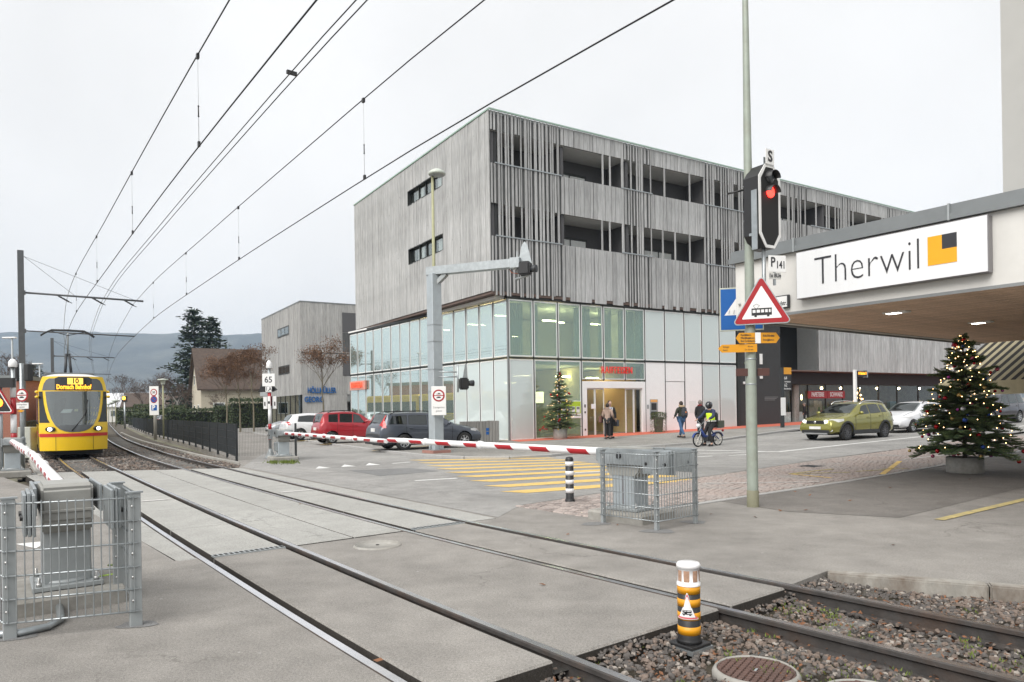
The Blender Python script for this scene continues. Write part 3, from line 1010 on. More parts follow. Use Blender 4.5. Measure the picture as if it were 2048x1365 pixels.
# ---- manhole covers
def manhole(u, v, z, r, mat, ringmat, label, grid=True, name='manhole_cover'):
 p = G(u, v, z)
 o = empty(name, (p.x, p.y, zg(p.x, p.y) + z), AT0 + 0.3, label, 'manhole')
 b = MB(); b.lathe([(r * 1.0, -0.10), (r * 1.13, -0.10), (r * 1.13, -0.02), (r * 1.09, -0.004), (r * 1.02, 0.012), (r * 1.0, 0.0)], 40, caps=False)
 b.build('concrete_ring', ringmat, o)
 b = MB(); b.lathe([(r * 0.985, -0.05), (r * 0.985, 0.002), (r * 0.95, 0.002), (r * 0.945, -0.004), (0.0001, -0.004)], 40, caps=False);
 cov = b.build('lid', mat, o)
 if grid:
  t = MB()
  k = int(r * 2 / 0.042)
  for i in range(-k, k + 1):
   for j in range(-k, k + 1):
    x_, y_ = i * 0.042, j * 0.042
    if x_ * x_ + y_ * y_ < (r * 0.93) ** 2 and (abs(x_) > 0.05 or abs(y_) > 0.022):
     t.box((x_, y_, 0.0), (0.032, 0.032, 0.014), taper=(0.85, 0.85))
  tag(t.build('stud_pattern', mat, cov), kind='stuff')
  t = MB(); t.lathe([(0.036, 0.001), (0.036, 0.006), (0.028, 0.006), (0.028, 0.001)], 16, mat=Matrix.Diagonal((1.3, 0.75, 1, 1)), caps=False); t.build('lift_slot_rim', MAT['cast_iron'], cov)
  t = MB(); t.box((0, 0, 0.003), (0.05, 0.014, 0.004)); t.build('lift_bar', MAT['galv_dull'], cov)
 else:
  t = MB(); t.lathe([(0.02, 0.0), (0.02, 0.004)], 10); t.build('lift_slot', MAT['black_matte'], cov)
 return o
manhole(1512, 1341, -0.10, 0.245, MAT['cast_iron'], MAT['concrete'], 'round rusty iron manhole cover in the ballast beside the striped bollard')
manhole(1735, 1394, -0.10, 0.245, MAT['cast_iron'], MAT['concrete'], 'rusty iron manhole cover cut off by the bottom edge, below the rail')
manhole(755, 1090, 0.010, 0.26, MAT['concrete'], MAT['concrete'], 'pale flush concrete manhole cover in the asphalt between the two tracks', False)
p = G(1622, 934)
b = MB()
for i in range(9):
 b.box((-0.24 + i * 0.06, 0, 0), (0.035, 0.42, 0.02))
b.box((0, 0.22, 0), (0.56, 0.04, 0.02)); b.box((0, -0.22, 0), (0.56, 0.04, 0.02))
tag(b.build('gully_grate', MAT['dark_metal'], None, loc=(p.x, p.y, p.z + 0.012), rz=AT0), 'dark iron gully grate at the road edge of the sett paving', 'drain grate')
# ---- ballast, leaves, moss
def stone_variants(k, r):
 out = []
 for _ in range(k):
  vs = []
  for a in range(5):
   for zz in (-0.6, 0.5):
    t = 2 * PI * a / 5 + (0.4 if zz > 0 else 0) + r.uniform(-.3, .3)
    q = r.uniform(0.7, 1.1) * (1.0 if zz < 0 else 0.72)
    vs.append((q * math.cos(t), q * math.sin(t) * 0.8, zz * r.uniform(0.6, 1.0)))
  bm = bmesh.new()
  for v in vs: bm.verts.new(v)
  bmesh.ops.convex_hull(bm, input=bm.verts)
  bmesh.ops.triangulate(bm, faces=bm.faces[:])
  vv = [v.co[:] for v in bm.verts]
  bm.verts.index_update()
  ff = [[v.index for v in f.verts] for f in bm.faces]
  bm.free()
  out.append((vv, ff))
 return out
SV = stone_variants(14, rnd)
def kerb_n(s):       # kerb line in track coordinates
 s1, n1 = 3.5, 6.70
 return n1 + (s1 - s) * (NX * kd.x + NY * kd.y) / -(EX * kd.x + EY * kd.y)
MH = [(G(1512, 1341, -0.10), 0.30), (G(1735, 1394, -0.10), 0.30)]
bol_p = G(1378, 1292, -0.05)
def scatter_ballast(name, count, smin, smax, nlo, nhi, size, zb):
 b = MB()
 for _ in range(count):
  s = rnd.uniform(smin, smax)
  lo, hi = nlo(s), nhi(s)
  n = rnd.uniform(lo, hi)
  if s > 4 and s < far_edge(n) + 0.15: continue
  if any(abs(n - (Tf(s) + sd * GA)) < 0.055 for Tf in (T1, T2) for sd in (-1, 1)): continue
  p = SN(s, n)
  if s < 4 and any((p.xy - m.xy).length < r_ for m, r_ in MH): continue
  inside = any(abs(n - Tf(s)) < 0.45 for Tf in (T1, T2))
  z = zb + (0.02 if not inside else 0.0) + 0.03 * mnoise.noise((s * 1.3, n * 1.3, 0))
  if s < 4 and s > 3.0: z += (s - 3.0) * 0.12
  if abs(min(abs(n - T1(s)), abs(n - T2(s))) - 1.2) < 0.5: z += 0.02
  r_ = size * rnd.choice((0.55, 0.7, 0.85, 1.0, 1.2, 1.5)) * rnd.uniform(0.85, 1.15)
  vv, ff = SV[rnd.randrange(14)]
  m = Matrix.Translation((p.x, p.y, p.z + z + r_ * 0.25)) @ Matrix.Rotation(rnd.uniform(0, 6.28), 4, 'Z') @ Matrix.Rotation(rnd.uniform(-.7, .7), 4, 'X') @ Matrix.Diagonal((r_, r_ * 0.85, r_ * 0.7, 1))
  tone = mnoise.noise((s * 0.8, n * 0.9, 3.0)) + rnd.uniform(-.6, .6)
  b.add(vv, ff, 0 if tone > 0.0 else 1, False, m)
  if rnd.random() < 0.10: b.m[-len(ff):] = [2] * len(ff)
 o = b.build(name, [MAT['stone_a'], MAT['stone_b'], MAT['stone_c']])
 return tag(o, kind='stuff')
o = scatter_ballast('ballast', 20000, -0.6, 3.62, lambda s: T1(s) - 0.5, lambda s: kerb_n(s) + 0.0, 0.021, -0.15)
tag(o, 'brown and grey track ballast with moss between the near rails and the kerb', 'ballast')
o = scatter_ballast('ballast', 13000, 20.6, 46, lambda s: T1(s) - 1.5, lambda s: T2(s) + 1.9, 0.05, -0.15)
tag(o, 'grey brown track ballast beyond the crossing slabs around the tram', 'ballast')
lf = MB()
def leaf(p, r_, up=0.4):
 m = Matrix.Translation(p) @ Matrix.Rotation(rnd.uniform(0, 6.28), 4, 'Z') @ Matrix.Rotation(rnd.uniform(-up, up), 4, 'X') @ Matrix.Rotation(rnd.uniform(-up, up), 4, 'Y')
 lf.add([(-r_, 0, 0), (-.2 * r_, -.5 * r_, .12 * r_), (r_, 0, 0.2 * r_), (-.1 * r_, .5 * r_, .15 * r_), (0, 0, -0.05 * r_)], [(0, 1, 4), (1, 2, 4), (2, 3, 4), (3, 0, 4)], 0, False, m)
for _ in range(420):
 s = rnd.triangular(0.2, 3.3, 2.1)
 n = kerb_n(s) - abs(rnd.gauss(0.05, 0.10))
 leaf(SN(s, n, -0.125 + rnd.uniform(0, 0.03)), rnd.uniform(0.015, 0.032), 0.9)
for _ in range(1900):
 s = rnd.uniform(0.2, 3.4); n = rnd.uniform(T1(s) - 0.4, kerb_n(s))
 leaf(SN(s, n, -0.105), rnd.uniform(0.014, 0.028), 0.8)
for _ in range(60):
 s = rnd.uniform(7.0, 8.1); n = rnd.uniform(0.2, 1.0)
 leaf(SN(s, n, 0.02), rnd.uniform(0.015, 0.03), 0.5)
for u, v in ((1136, 1071), (1235, 1052), (1590, 985), (1620, 992), (1700, 1003), (1422, 1030), (1510, 1036), (1780, 977), (1560, 1023), (1612, 1022), (1786, 1092), (1940, 960), (600, 1010), (757, 1325), (1085, 1172)):
 p = G(u, v); p.z += 0.012
 leaf(p, rnd.uniform(0.025, 0.045), 0.4)
tag(lf.build('fallen_leaves', MAT['leaf_brown']), 'brown fallen leaves along the kerb, in the ballast and on the asphalt', 'leaves', kind='stuff')
ms = MB()
for _ in range(2600):
 s = rnd.uniform(-0.2, 3.5); n = rnd.uniform(T1(s) - 0.4, kerb_n(s))
 if mnoise.noise((s * 1.7, n * 1.7, 9)) < 0.12: continue
 p = SN(s, n, -0.125 + 0.03 * rnd.random())
 for _k in range(4):
  a = rnd.uniform(0, 6.28); h_ = rnd.uniform(0.012, 0.032); w = 0.006
  q = p + Vector((rnd.uniform(-.025, .025), rnd.uniform(-.025, .025), 0))
  ms.add([q + Vector((math.cos(a) * w, math.sin(a) * w, 0)), q - Vector((math.cos(a) * w, math.sin(a) * w, 0)), q + Vector((rnd.uniform(-.015, .015), rnd.uniform(-.015, .015), h_))], [(0, 1, 2)])
gs = G(590, 927)
for _ in range(420):
 p = G(rnd.choice((548, 572, 585)) + rnd.gauss(0, 7), 927 + rnd.gauss(0, 1.3))
 p.z = 0.02
 a = rnd.uniform(0, 6.28)
 ms.add([p + Vector((math.cos(a) * .02, math.sin(a) * .02, 0)), p - Vector((math.cos(a) * .02, math.sin(a) * .02, 0)), p + Vector((rnd.uniform(-.03, .03), rnd.uniform(-.03, .03), rnd.uniform(.03, .09)))], [(0, 1, 2)])
tag(ms.build('moss', MAT['moss']), 'green moss and grass tufts in the near ballast and by the barrier', 'moss', kind='stuff')
# dark asphalt mends around the fence feet are part of the street
for u, v, r_, par in ((1190, 1048, .22, street), (1318, 1063, .24, street), (1388, 1045, .2, street), (272, 1250, .16, path_w), (20, 1275, .18, path_w)):
 p = G(u, v)
 pts = [(p.x + r_ * (1 + .25 * math.sin(3 * a + u)) * math.cos(a) * 0.9, p.y + r_ * (1 + .2 * math.cos(2 * a + v)) * math.sin(a) * 0.7) for a in [2 * PI * k / 12 for k in range(12)]]
 sheet('asphalt_mend', pts, 0.004, MAT['asphalt_patch'], par)
# ---- low concrete edge along the outer rail beyond the crossing, left cable trough
b = MB()
pts = [SN(s, T2(s) + 1.55 - 0.012 * (s - 24), -0.09) for s in srange(23.6, 75)]
for i in range(len(pts) - 1): b.bar(pts[i], pts[i + 1], 0.16, 0.14)
tag(b.build('track_edge_kerb', MAT['concrete']), kind='structure')
tr = empty('cable_trough', SN(26, T1(26) - 1.35, 0), kind='structure')
for i in range(16):
 s = 23.2 + i * 0.62
 b = MB(); b.box((0, 0, -0.03), (0.42, 0.60, 0.12)); b.build('trough_lid', MAT['concrete'], tr, bevel=0.012, loc=SN(s, T1(s) - 1.25, 0) - tr.location, rz=AT0)
b = MB()
pts = [SN(s, T1(s) - 1.55, 0.03) for s in srange(33.5, 60)]
for i in range(len(pts) - 1): b.bar(pts[i], pts[i + 1], 0.2, 0.3)
tag(b.build('trackside_wall', MAT['concrete']), kind='structure')
# ================================================================== BANK BUILDING
ZT, ZS, ZM, LB, XE = 15.89, 7.05, 4.10, 18.4, 58.0
M('sign_pale_red', (0.62, 0.28, 0.22), 0.4)
bank = empty('bank_building', (BX, BY, 0), TH, 'four storey grey timber clad block standing on a glass bank floor', 'building')
rb = random.Random(21)
def bpart(name, mb, mat, bevel=0.0, parent=None): return mb.build(name, mat, parent or bank, bevel)
# ---- carcass: roof, floors, back walls
b = MB(); b.span(0.03, XE, 0.0, LB, ZT - 0.16, ZT - 0.02); bpart('roof', b, MAT['grey_coping'])
b = MB(); b.span(-0.07, XE, -0.13, -0.06, ZT - 0.02, ZT + 0.05); b.span(-0.07, -0.01, -0.06, LB + 0.03, ZT - 0.02, ZT + 0.05); bpart('roof_edge', b, MAT['copper_green'])
b = MB(); b.span(33, 35.5, 3.5, 5, ZT, ZT + 0.55); bpart('roof_hatch', b, MAT['galv_dull'], 0.05)
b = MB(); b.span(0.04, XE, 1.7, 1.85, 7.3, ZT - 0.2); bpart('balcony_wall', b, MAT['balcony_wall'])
for z in (9.72, 13.18):
 b = MB(); b.span(0.04, XE, 0.06, 1.7, z - 0.2, z); bpart('balcony_floor', b, MAT['balcony_ceiling'])
 b = MB(); b.span(0.04, XE, 0.06, 1.7, z + 1.76, z + 1.86); bpart('balcony_ceiling', b, MAT['balcony_ceiling'])
for x in (0.1, 4.25, 8.6, 14.8, 20.5, 26.0, 33.0):
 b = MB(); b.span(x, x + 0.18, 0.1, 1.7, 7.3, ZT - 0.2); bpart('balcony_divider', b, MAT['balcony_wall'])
# dark boarding behind the slats
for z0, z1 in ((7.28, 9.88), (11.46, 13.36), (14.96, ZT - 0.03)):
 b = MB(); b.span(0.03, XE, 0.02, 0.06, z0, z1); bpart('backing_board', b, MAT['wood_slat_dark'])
for z in (9.90, 13.38):
 for x0, x1 in ((0.25, 4.2), (8.15, 10.4), (14.5, 18.4), (24.5, 27)):
  b = MB(); b.span(x0, x1, -0.09, -0.055, z - 0.02, z + 0.03); bpart('balcony_rail', b, MAT['galv'])
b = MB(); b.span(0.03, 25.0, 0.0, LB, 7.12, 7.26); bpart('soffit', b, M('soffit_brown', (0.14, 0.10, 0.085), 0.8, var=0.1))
b = MB(); b.span(0.30, 0.45, 0.07, LB, 7.3, ZT - 0.2); bpart('side_wall', b, MAT['facade_dark'])
b = MB(); b.span(0.0, XE, LB - 0.1, LB, 0, ZT - 0.2); bpart('rear_wall', b, MAT['render_white'])
# balcony windows with pale curtains
for x0, z0 in ((4.75, 9.8), (4.75, 13.26), (11.2, 9.8), (22.6, 13.26), (29.5, 13.26)):
 w = 2.3
 b = MB(); b.span(x0, x0 + w, 1.60, 1.70, z0, z0 + 1.0); win = bpart('balcony_window', b, MAT['frame_dark'])
 b = MB()
 for k in range(24):
  xa = x0 + 0.1 + (w - 0.2) * k / 24
  b.span(xa, xa + (w - 0.2) / 24, 1.575 - 0.012 * (k % 3), 1.595, z0 + 0.05, z0 + 0.86)
 bpart('curtain', b, MAT['frame_white'], parent=win)
 b = MB(); b.span(x0 + w / 2 - 0.03, x0 + w / 2 + 0.03, 1.53, 1.60, z0, z0 + 0.98); b.span(x0, x0 + w, 1.53, 1.60, z0 + 0.88, z0 + 0.98); bpart('window_frame', b, MAT['frame_dark'], parent=win)
# ---- slats of the street front
slat_mesh = {}
def slat_me(w, h, dark=False):
 key = (round(w, 2), round(h, 2), dark)
 if key not in slat_mesh:
  slat_mesh[key] = MB().box((0, 0, 0), (key[0], 0.045, key[1])).mesh('slat', MAT['wood_slat_dark' if dark else 'wood_slat'])
 return slat_mesh[key]
zones = [(0.06, 4.2, 'd'), (4.2, 8.2, 'o'), (8.2, 10.35, 'd'), (10.35, 14.5, 'o'), (14.5, 18.6, 'd'), (18.6, 22.0, 'o'), (22.0, 24.2, 'd'), (24.2, 27.2, 'o'), (27.2, 30, 'd'), (30, 33.4, 'o'), (33.4, 36.5, 'd'), (36.5, 41, 'o'), (41, 45, 'd'), (45, 57.5, 'o')]
slats = []       # (x, z0, z1, w, y)
for x0, x1, k in zones:
 x = x0
 while x < x1 - 0.04:
  if k == 'd':
   w = rb.choice((0.06, 0.07, 0.08, 0.08, 0.11, 0.14))
   w = min(w, x1 - x)
   zb = ZS + rb.choice((0, 0, 0.0, 0.18, 0.22))
   c = rb.random()
   if c < 0.62:
    slats.append((x + w / 2, zb, ZT - 0.03, w, -0.03))
   else:
    for a, b_ in ((zb, 9.88), (11.46, 13.36), (14.96, ZT - 0.03)):
     slats.append((x + w / 2, a, b_, w, -0.03))
   x += w + rb.choice((0.05, 0.07, 0.10, 0.14, 0.17))
  else:
   w = rb.choice((0.16, 0.24, 0.32, 0.4, 0.5))
   w = min(w, x1 - x)
   for a, b_ in ((ZS + rb.choice((0, 0, 0.2)), 9.88), (11.46, 13.36), (14.96, ZT - 0.03)):
    slats.append((x + w / 2, a, b_, w, -0.025))
   x += w + rb.choice((0.02, 0.03, 0.05))
 if k == 'o':
  for t in rb.sample((0.2, 0.35, 0.45, 0.7, 0.82), 3):
   for a, b_ in ((9.88, 11.46), (13.36, 14.96)):
    if rb.random() < 0.85: slats.append((x0 + (x1 - x0) * (t + rb.uniform(-.05, .05)), a, b_, 0.09, -0.03))
# lower hanging screen over the shops
x = 25.2
while x < 55:
 w = rb.choice((0.06, 0.08, 0.11, 0.16, 0.24, 0.3))
 slats.append((x + w / 2, 3.80, 6.62, w, -0.05))
 if rb.random() < 0.35: slats.append((x + w / 2, 6.62, 7.05, min(w, 0.1), -0.04))
 x += w + rb.choice((0.02, 0.03, 0.05))
slats.sort(key=lambda q: q[0] - 0.03 * (q[2] - q[1]))
far = MB()
for i, (x, z0, z1, w, y) in enumerate(slats):
 if i < 300:
  link('slat', slat_me(w, z1 - z0), bank, (x, y, (z0 + z1) / 2))
 else:
  far.span(x - w / 2, x + w / 2, y - 0.022, y + 0.022, z0, z1)
tag(bpart('slat_screen', far, MAT['wood_slat']), kind='stuff')
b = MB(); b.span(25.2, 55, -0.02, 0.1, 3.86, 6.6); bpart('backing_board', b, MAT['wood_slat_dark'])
b = MB(); b.span(25.2, 55, -0.085, -0.055, 6.6, 6.65); bpart('screen_rail', b, MAT['galv'])
# ---- boards of the side front
board_mesh = {}
y = 0.0
win_y = (4.92, 9.42)
win_z = ((10.16, 11.04), (13.60, 14.44))
while y < LB - 0.05:
 w = rb.choice((0.13, 0.16, 0.19, 0.19, 0.22))
 w = min(w, LB - y)
 yc = y + w / 2
 segs = [(7.26, ZT - 0.03)]
 if win_y[0] < yc < win_y[1]:
  segs = [(7.26, win_z[0][0]), (win_z[0][1], win_z[1][0]), (win_z[1][1], ZT - 0.03)]
 out = rb.choice((0.0, 0.0, 0.006, 0.012))
 for z0, z1 in segs:
  key = (round(w, 2), round(z1 - z0, 2))
  if key not in board_mesh:
   board_mesh[key] = MB().box((0, 0, 0), (0.05, key[0] - 0.008, key[1])).mesh('plank', MAT['wood_board'])
  link('plank', board_mesh[key], bank, (-out, yc, (z0 + z1) / 2))
 y += w
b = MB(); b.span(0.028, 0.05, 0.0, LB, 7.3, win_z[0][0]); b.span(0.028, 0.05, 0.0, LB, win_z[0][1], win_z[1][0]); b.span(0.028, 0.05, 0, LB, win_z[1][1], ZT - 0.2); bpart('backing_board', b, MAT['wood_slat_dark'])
for z0, z1 in win_z:
 b = MB()
 b.span(-0.035, 0.22, win_y[0] - 0.02, win_y[0] + 0.05, z0, z1); b.span(-0.035, 0.22, win_y[1] - 0.05, win_y[1] + 0.02, z0, z1)
 b.span(-0.035, 0.22, win_y[0] + 0.05, win_y[1] - 0.05, z0 - 0.02, z0 + 0.03); b.span(-0.035, 0.22, win_y[0] + 0.05, win_y[1] - 0.05, z1 - 0.03, z1 + 0.02)
 for t in (0.3, 0.52, 0.72):
  yy = win_y[0] + (win_y[1] - win_y[0]) * t
  b.span(0.1, 0.2, yy - 0.04, yy + 0.04, z0 + 0.03, z1 - 0.03)
 wf = bpart('window', b, MAT['frame_dark'])
 b = MB(); b.span(0.16, 0.175, win_y[0] + 0.05, win_y[1] - 0.05, z0 + 0.03, z1 - 0.03); bpart('pane', b, glass('pane_slit_%d' % int(z0), (0.85, 0.88, 0.87), refl=0.10), parent=wf)
 b = MB(); b.span(0.24, 0.26, win_y[0], win_y[1], z0 - 0.1, z1 + 0.1); bpart('blind', b, MAT['facade_dark'], parent=wf)
 for t in ((0.02, 0.22), (0.62, 0.80)):
  b = MB(); b.span(0.20, 0.235, win_y[0] + 4.5 * t[0], win_y[0] + 4.5 * t[1], z0 + 0.04, z1 - 0.12); bpart('blind', b, MAT['white_gloss'], parent=wf)
# ---- glass base, street side
XS = [0.98, 2.44, 3.93, 5.40, 6.89, 8.38, 9.83, 11.33, 12.86, 14.29, 15.77, 17.24]
GY = 0.12
Z0 = 0.06
def pane(mtx, x0, x1, z0, z1, mat, frame=0.06, name='glass_pane', fmat='frame_white'):
 """pane in the x-z plane of mtx, street on the -y side; frame bars are sub-parts"""
 b = MB(); b.span(x0 + 0.02, x1 - 0.02, -0.008, 0.008, z0 + 0.02, z1 - 0.02)
 me_ = b.mesh(name, mat); me_.transform(mtx)
 o = link(name, me_, bank)
 if frame:
  b = MB()
  f = frame
  b.span(x0 + 0.03, x0 + 0.03 + f, -0.02, 0.03, z0 + 0.03, z1 - 0.03); b.span(x1 - 0.03 - f, x1 - 0.03, -0.02, 0.03, z0 + 0.03, z1 - 0.03)
  b.span(x0 + 0.03 + f, x1 - 0.03 - f, -0.02, 0.03, z0 + 0.03, z0 + 0.03 + f); b.span(x0 + 0.03 + f, x1 - 0.03 - f, -0.02, 0.03, z1 - 0.03 - f, z1 - 0.03)
  me_ = b.mesh('pane_frame', MAT[fmat]); me_.transform(mtx)
  link('pane_frame', me_, o)
 return o
I4 = Matrix.Translation((0, GY, 0))
for i in range(11):
 x0, x1 = XS[i], XS[i + 1]
 clear = i < 6
 pane(I4, x0, x1, ZM + 0.04, 6.98, MAT['pane_right'] if clear else MAT['pane_frost'])
 if i in (0, 9, 10): pane(I4, x0, x1, Z0, ZM - 0.04, MAT['pane_frost'])
 elif i in (1, 2): pane(I4, x0, x1, Z0, ZM - 0.04, MAT['pane_right'])
 elif i in (3, 4, 5): pane(I4, x0, x1, 3.06, ZM - 0.04, MAT['pane_right'], 0.05)
 else:
  b = MB()
  if i == 7:
   b.span(x0 + 0.01, x1 - 0.01, GY - 0.02, GY + 0.02, 3.02, ZM - 0.03)
   d = MB(); d.span(x0 + 0.03, x1 - 0.03, GY - 0.012, GY + 0.02, Z0 + 0.02, 2.99); dr = bpart('service_door', d, MAT['white_gloss'], 0.004)
   d = MB(); d.span(x1 - 0.16, x1 - 0.13, GY - 0.05, GY - 0.012, 1.0, 1.15); bpart('handle', d, MAT['galv'], parent=dr)
  else:
   b.span(x0 + 0.01, x1 - 0.01, GY - 0.02, GY + 0.02, Z0, ZM - 0.03)
  bpart('white_panel', b, MAT['white_gloss'], 0.004)
for x in XS:
 b = MB(); b.span(x - 0.02, x + 0.02, GY - 0.035, GY + 0.03, Z0, 7.0) if not (5.5 < x < 9.7) else b.span(x - 0.02, x + 0.02, GY - 0.035, GY + 0.03, 3.02, 7.0)
 bpart('mullion', b, MAT['frame_dark'])
b = MB(); b.span(XS[0] + .03, XS[-1] - .03, GY - 0.045, GY + 0.035, ZM - 0.035, ZM + 0.035); bpart('transom', b, MAT['frame_dark'])
b = MB(); b.span(XS[0] - .05, XS[-1], GY - 0.05, GY + 0.04, 6.98, 7.11); bpart('head_rail', b, MAT['frame_dark'])
b = MB(); b.span(XS[0] - 0.06, XS[0] - 0.025, GY - 0.06, GY + 0.05, Z0, 6.97); bpart('corner_post', b, MAT['frame_grey'])
b = MB(); b.span(17.28, 17.42, GY - 0.10, GY + 0.3, 0.0, 7.0); bpart('corner_post', b, MAT['frame_dark'])
b = MB(); b.span(XS[0], 5.4, GY - 0.03, GY + 0.03, -0.1, Z0); b.span(9.86, 17.24, GY - 0.03, GY + 0.03, -0.1, Z0); bpart('plinth', b, MAT['frame_grey'])
# ---- entrance
b = MB()
b.span(5.43, 5.72, GY - 0.06, GY + 0.2, 0.02, 2.98); b.span(9.58, 9.80, GY - 0.06, GY + 0.2, 0.02, 2.98); b.span(5.72, 9.58, GY - 0.06, GY + 0.2, 2.62, 2.98)
ent = bpart('door_frame', b, MAT['white_gloss'], 0.01)
for x0, x1 in ((5.74, 6.30), (6.32, 6.93), (8.43, 9.0), (9.02, 9.56)):
 b = MB(); b.span(x0 + 0.04, x1 - 0.04, GY + 0.05, GY + 0.065, 0.12, 2.56); o = bpart('door_leaf', b, MAT['pane_shop'])
 b = MB(); b.span(x0, x0 + 0.04, GY + 0.03, GY + 0.09, 0.05, 2.61); b.span(x1 - 0.04, x1, GY + 0.03, GY + 0.09, 0.05, 2.61); b.span(x0 + .04, x1 - .04, GY + 0.03, GY + 0.09, 0.05, 0.12); b.span(x0 + .04, x1 - .04, GY + 0.03, GY + 0.09, 2.56, 2.61); bpart('leaf_frame', b, MAT['frame_white'], parent=o)
b = MB(); b.span(6.05, 6.35, GY + 0.02, GY + 0.028, 1.55, 1.8); bpart('door_notice', b, MAT['white_gloss'])
for z, h_ in ((1.62, 0.16), (1.32, 0.10), (0.42, 0.10)):
 b = MB(); b.span(5.53, 5.61, GY - 0.075, GY - 0.06, z, z + h_); bpart('door_panel_button', b, MAT['black_plastic'])
# lettering over the door and on the side glass
text('lettering', 'RAIFFEISEN', 0.52, MAT['letter_red'], bank, Matrix.Translation((7.75, GY - 0.10, 3.57)), extrude=0.02, sx=0.74, bold=0.0, spacing=1.16)
# ATM, letter box
b = MB(); b.span(10.13, 10.72, GY - 0.05, GY - 0.02, 0.92, 2.02); atm = bpart('cash_machine', b, MAT['galv_dull'], 0.01)
b = MB(); b.span(10.18, 10.67, GY - 0.065, GY - 0.05, 1.86, 2.0); bpart('header', b, M('atm_orange', (0.75, 0.38, 0.12), 0.4), parent=atm)
b = MB(); b.span(10.22, 10.60, GY - 0.06, GY - 0.05, 1.42, 1.8); bpart('screen', b, MAT['black_plastic'], parent=atm)
b = MB(); b.span(10.20, 10.58, GY - 0.09, GY - 0.05, 1.16, 1.34); bpart('keypad', b, MAT['dark_metal'], parent=atm)
b = MB(); b.span(10.20, 10.5, GY - 0.06, GY - 0.05, 0.98, 1.1); bpart('cash_slot', b, MAT['black_plastic'], parent=atm)
b = MB(); b.span(9.93, 10.03, GY - 0.06, GY - 0.02, 1.5, 1.72); bpart('intercom', b, MAT['galv_dull'])
b = MB(); b.span(13.2, 13.75, GY - 0.03, GY - 0.02, 1.2, 1.9); bpart('letter_box', b, MAT['frame_white'], 0.004)
# green information board
b = MB(); b.span(3.96, 5.30, GY - 0.10, GY - 0.06, 1.08, 1.97); brd = bpart('information_board', b, MAT['white_gloss'], 0.006)
b = MB(); b.span(4.0, 5.26, GY - 0.106, GY - 0.10, 1.32, 1.94); bpart('green_field', b, M('board_green', (0.42, 0.58, 0.03), 0.5), parent=brd)
for k in range(4):
 b = MB(); b.span(4.07 + k * 0.30, 4.29 + k * 0.30, GY - 0.112, GY - 0.106, 1.36, 1.68); bpart('card', b, MAT['white_gloss'], parent=brd)
 b = MB(); b.span(4.09 + k * 0.30, 4.27 + k * 0.30, GY - 0.116, GY - 0.112, 1.53, 1.66); bpart('card_photo', b, MAT['sign_side'], parent=brd)
text('board_lettering', 'Immobilien', 0.13, MAT['white_gloss'], brd, Matrix.Translation((4.35, GY - 0.107, 1.82)), 0.001)
# ---- glass base, side front (set at a slight angle under the timber box)
ga, gb = Vector((XS[0] - 0.02, 0.1, 0)), Vector((-0.35, 18.75, 0))
gd = (gb - ga).normalized()
GL = (gb - ga).length
mg = Matrix.Translation(gb) @ Matrix.Rotation(math.atan2(-gd.y, -gd.x), 4, 'Z')      # x runs from the far end to the corner, street on -y
mod = GL / 15
for i in range(15):
 x0, x1 = i * mod, (i + 1) * mod
 pane(mg, x0, x1, ZM + 0.04, 6.92, MAT['pane_left'])
 pane(mg, x0, x1, Z0, ZM - 0.04, MAT['pane_frost'] if i >= 11 else MAT['pane_left'])
for i in range(16):
 b = MB(); b.span(i * mod - 0.018, i * mod + 0.018, -0.035, 0.03, Z0, 6.95)
 me_ = b.mesh('mullion', MAT['frame_dark']); me_.transform(mg); link('mullion', me_, bank)
b = MB(); b.span(0.02, GL - 0.05, -0.045, 0.035, ZM - 0.035, ZM + 0.035); me_ = b.mesh('transom', MAT['frame_dark']); me_.transform(mg); link('transom', me_, bank)
b = MB(); b.span(-0.1, GL - 0.05, -0.06, 0.04, 6.95, 7.10); me_ = b.mesh('head_rail', MAT['frame_dark']); me_.transform(mg); link('head_rail', me_, bank)
b = MB(); b.prism([(gb.x - 0.12, gb.y), (0.1, 12.5), (3, 12.5), (3, gb.y)], 7.02, 7.115); bpart('porch_roof', b, MAT['white_paint'])
text('lettering', 'RAIFFEISEN', 0.52, MAT['letter_orange'], bank, mg @ Matrix.Translation((1.45, -0.22, 3.36)), extrude=0.03, sx=0.62, bold=0.0, spacing=1.1)
b = MB(); b.span(0.2, 2.7, -0.16, -0.04, 3.05, 3.65); me_ = b.mesh('sign_box', MAT['sign_pale_red']); me_.transform(mg); link('sign_box', me_, bank)
# ---- what shows through the glass
b = MB(); b.span(1.1, 17.2, 0.5, 14, ZM - 0.25, ZM - 0.06); bpart('floor_slab', b, MAT['interior_white'])
b = MB(); b.span(1.0, 25, 0.3, 16, 0.0, 0.055); bpart('floor_slab', b, MAT['interior_floor'])
b = MB(); b.span(0.4, 25, 0.3, 18.2, 6.96, 7.10); bpart('ceiling', b, MAT['interior_white'])
b = MB(); b.span(4.5, 4.7, 5.5, 18, 0.05, 6.9); b.span(4.7, 17.2, 6.5, 6.7, 0.05, 6.9); bpart('inner_wall', b, MAT['interior_white'])
b = MB(); b.span(6.2, 6.35, 1.2, 6.5, 0.05, 3.8); b.span(9.45, 9.6, 0.6, 6.5, 0.05, 3.8); b.span(6.35, 9.45, 5.2, 5.35, 0.05, 3.8); bpart('lobby_wall', b, MAT['interior_cream'])
b = MB(); b.span(9.9, 17.2, 0.5, 0.6, 0.1, 6.9); bpart('inner_wall', b, MAT['interior_white'])
b = MB(); b.span(9.68, 9.84, 0.3, 6.5, 4.1, 6.95); bpart('inner_wall', b, MAT['interior_white'])
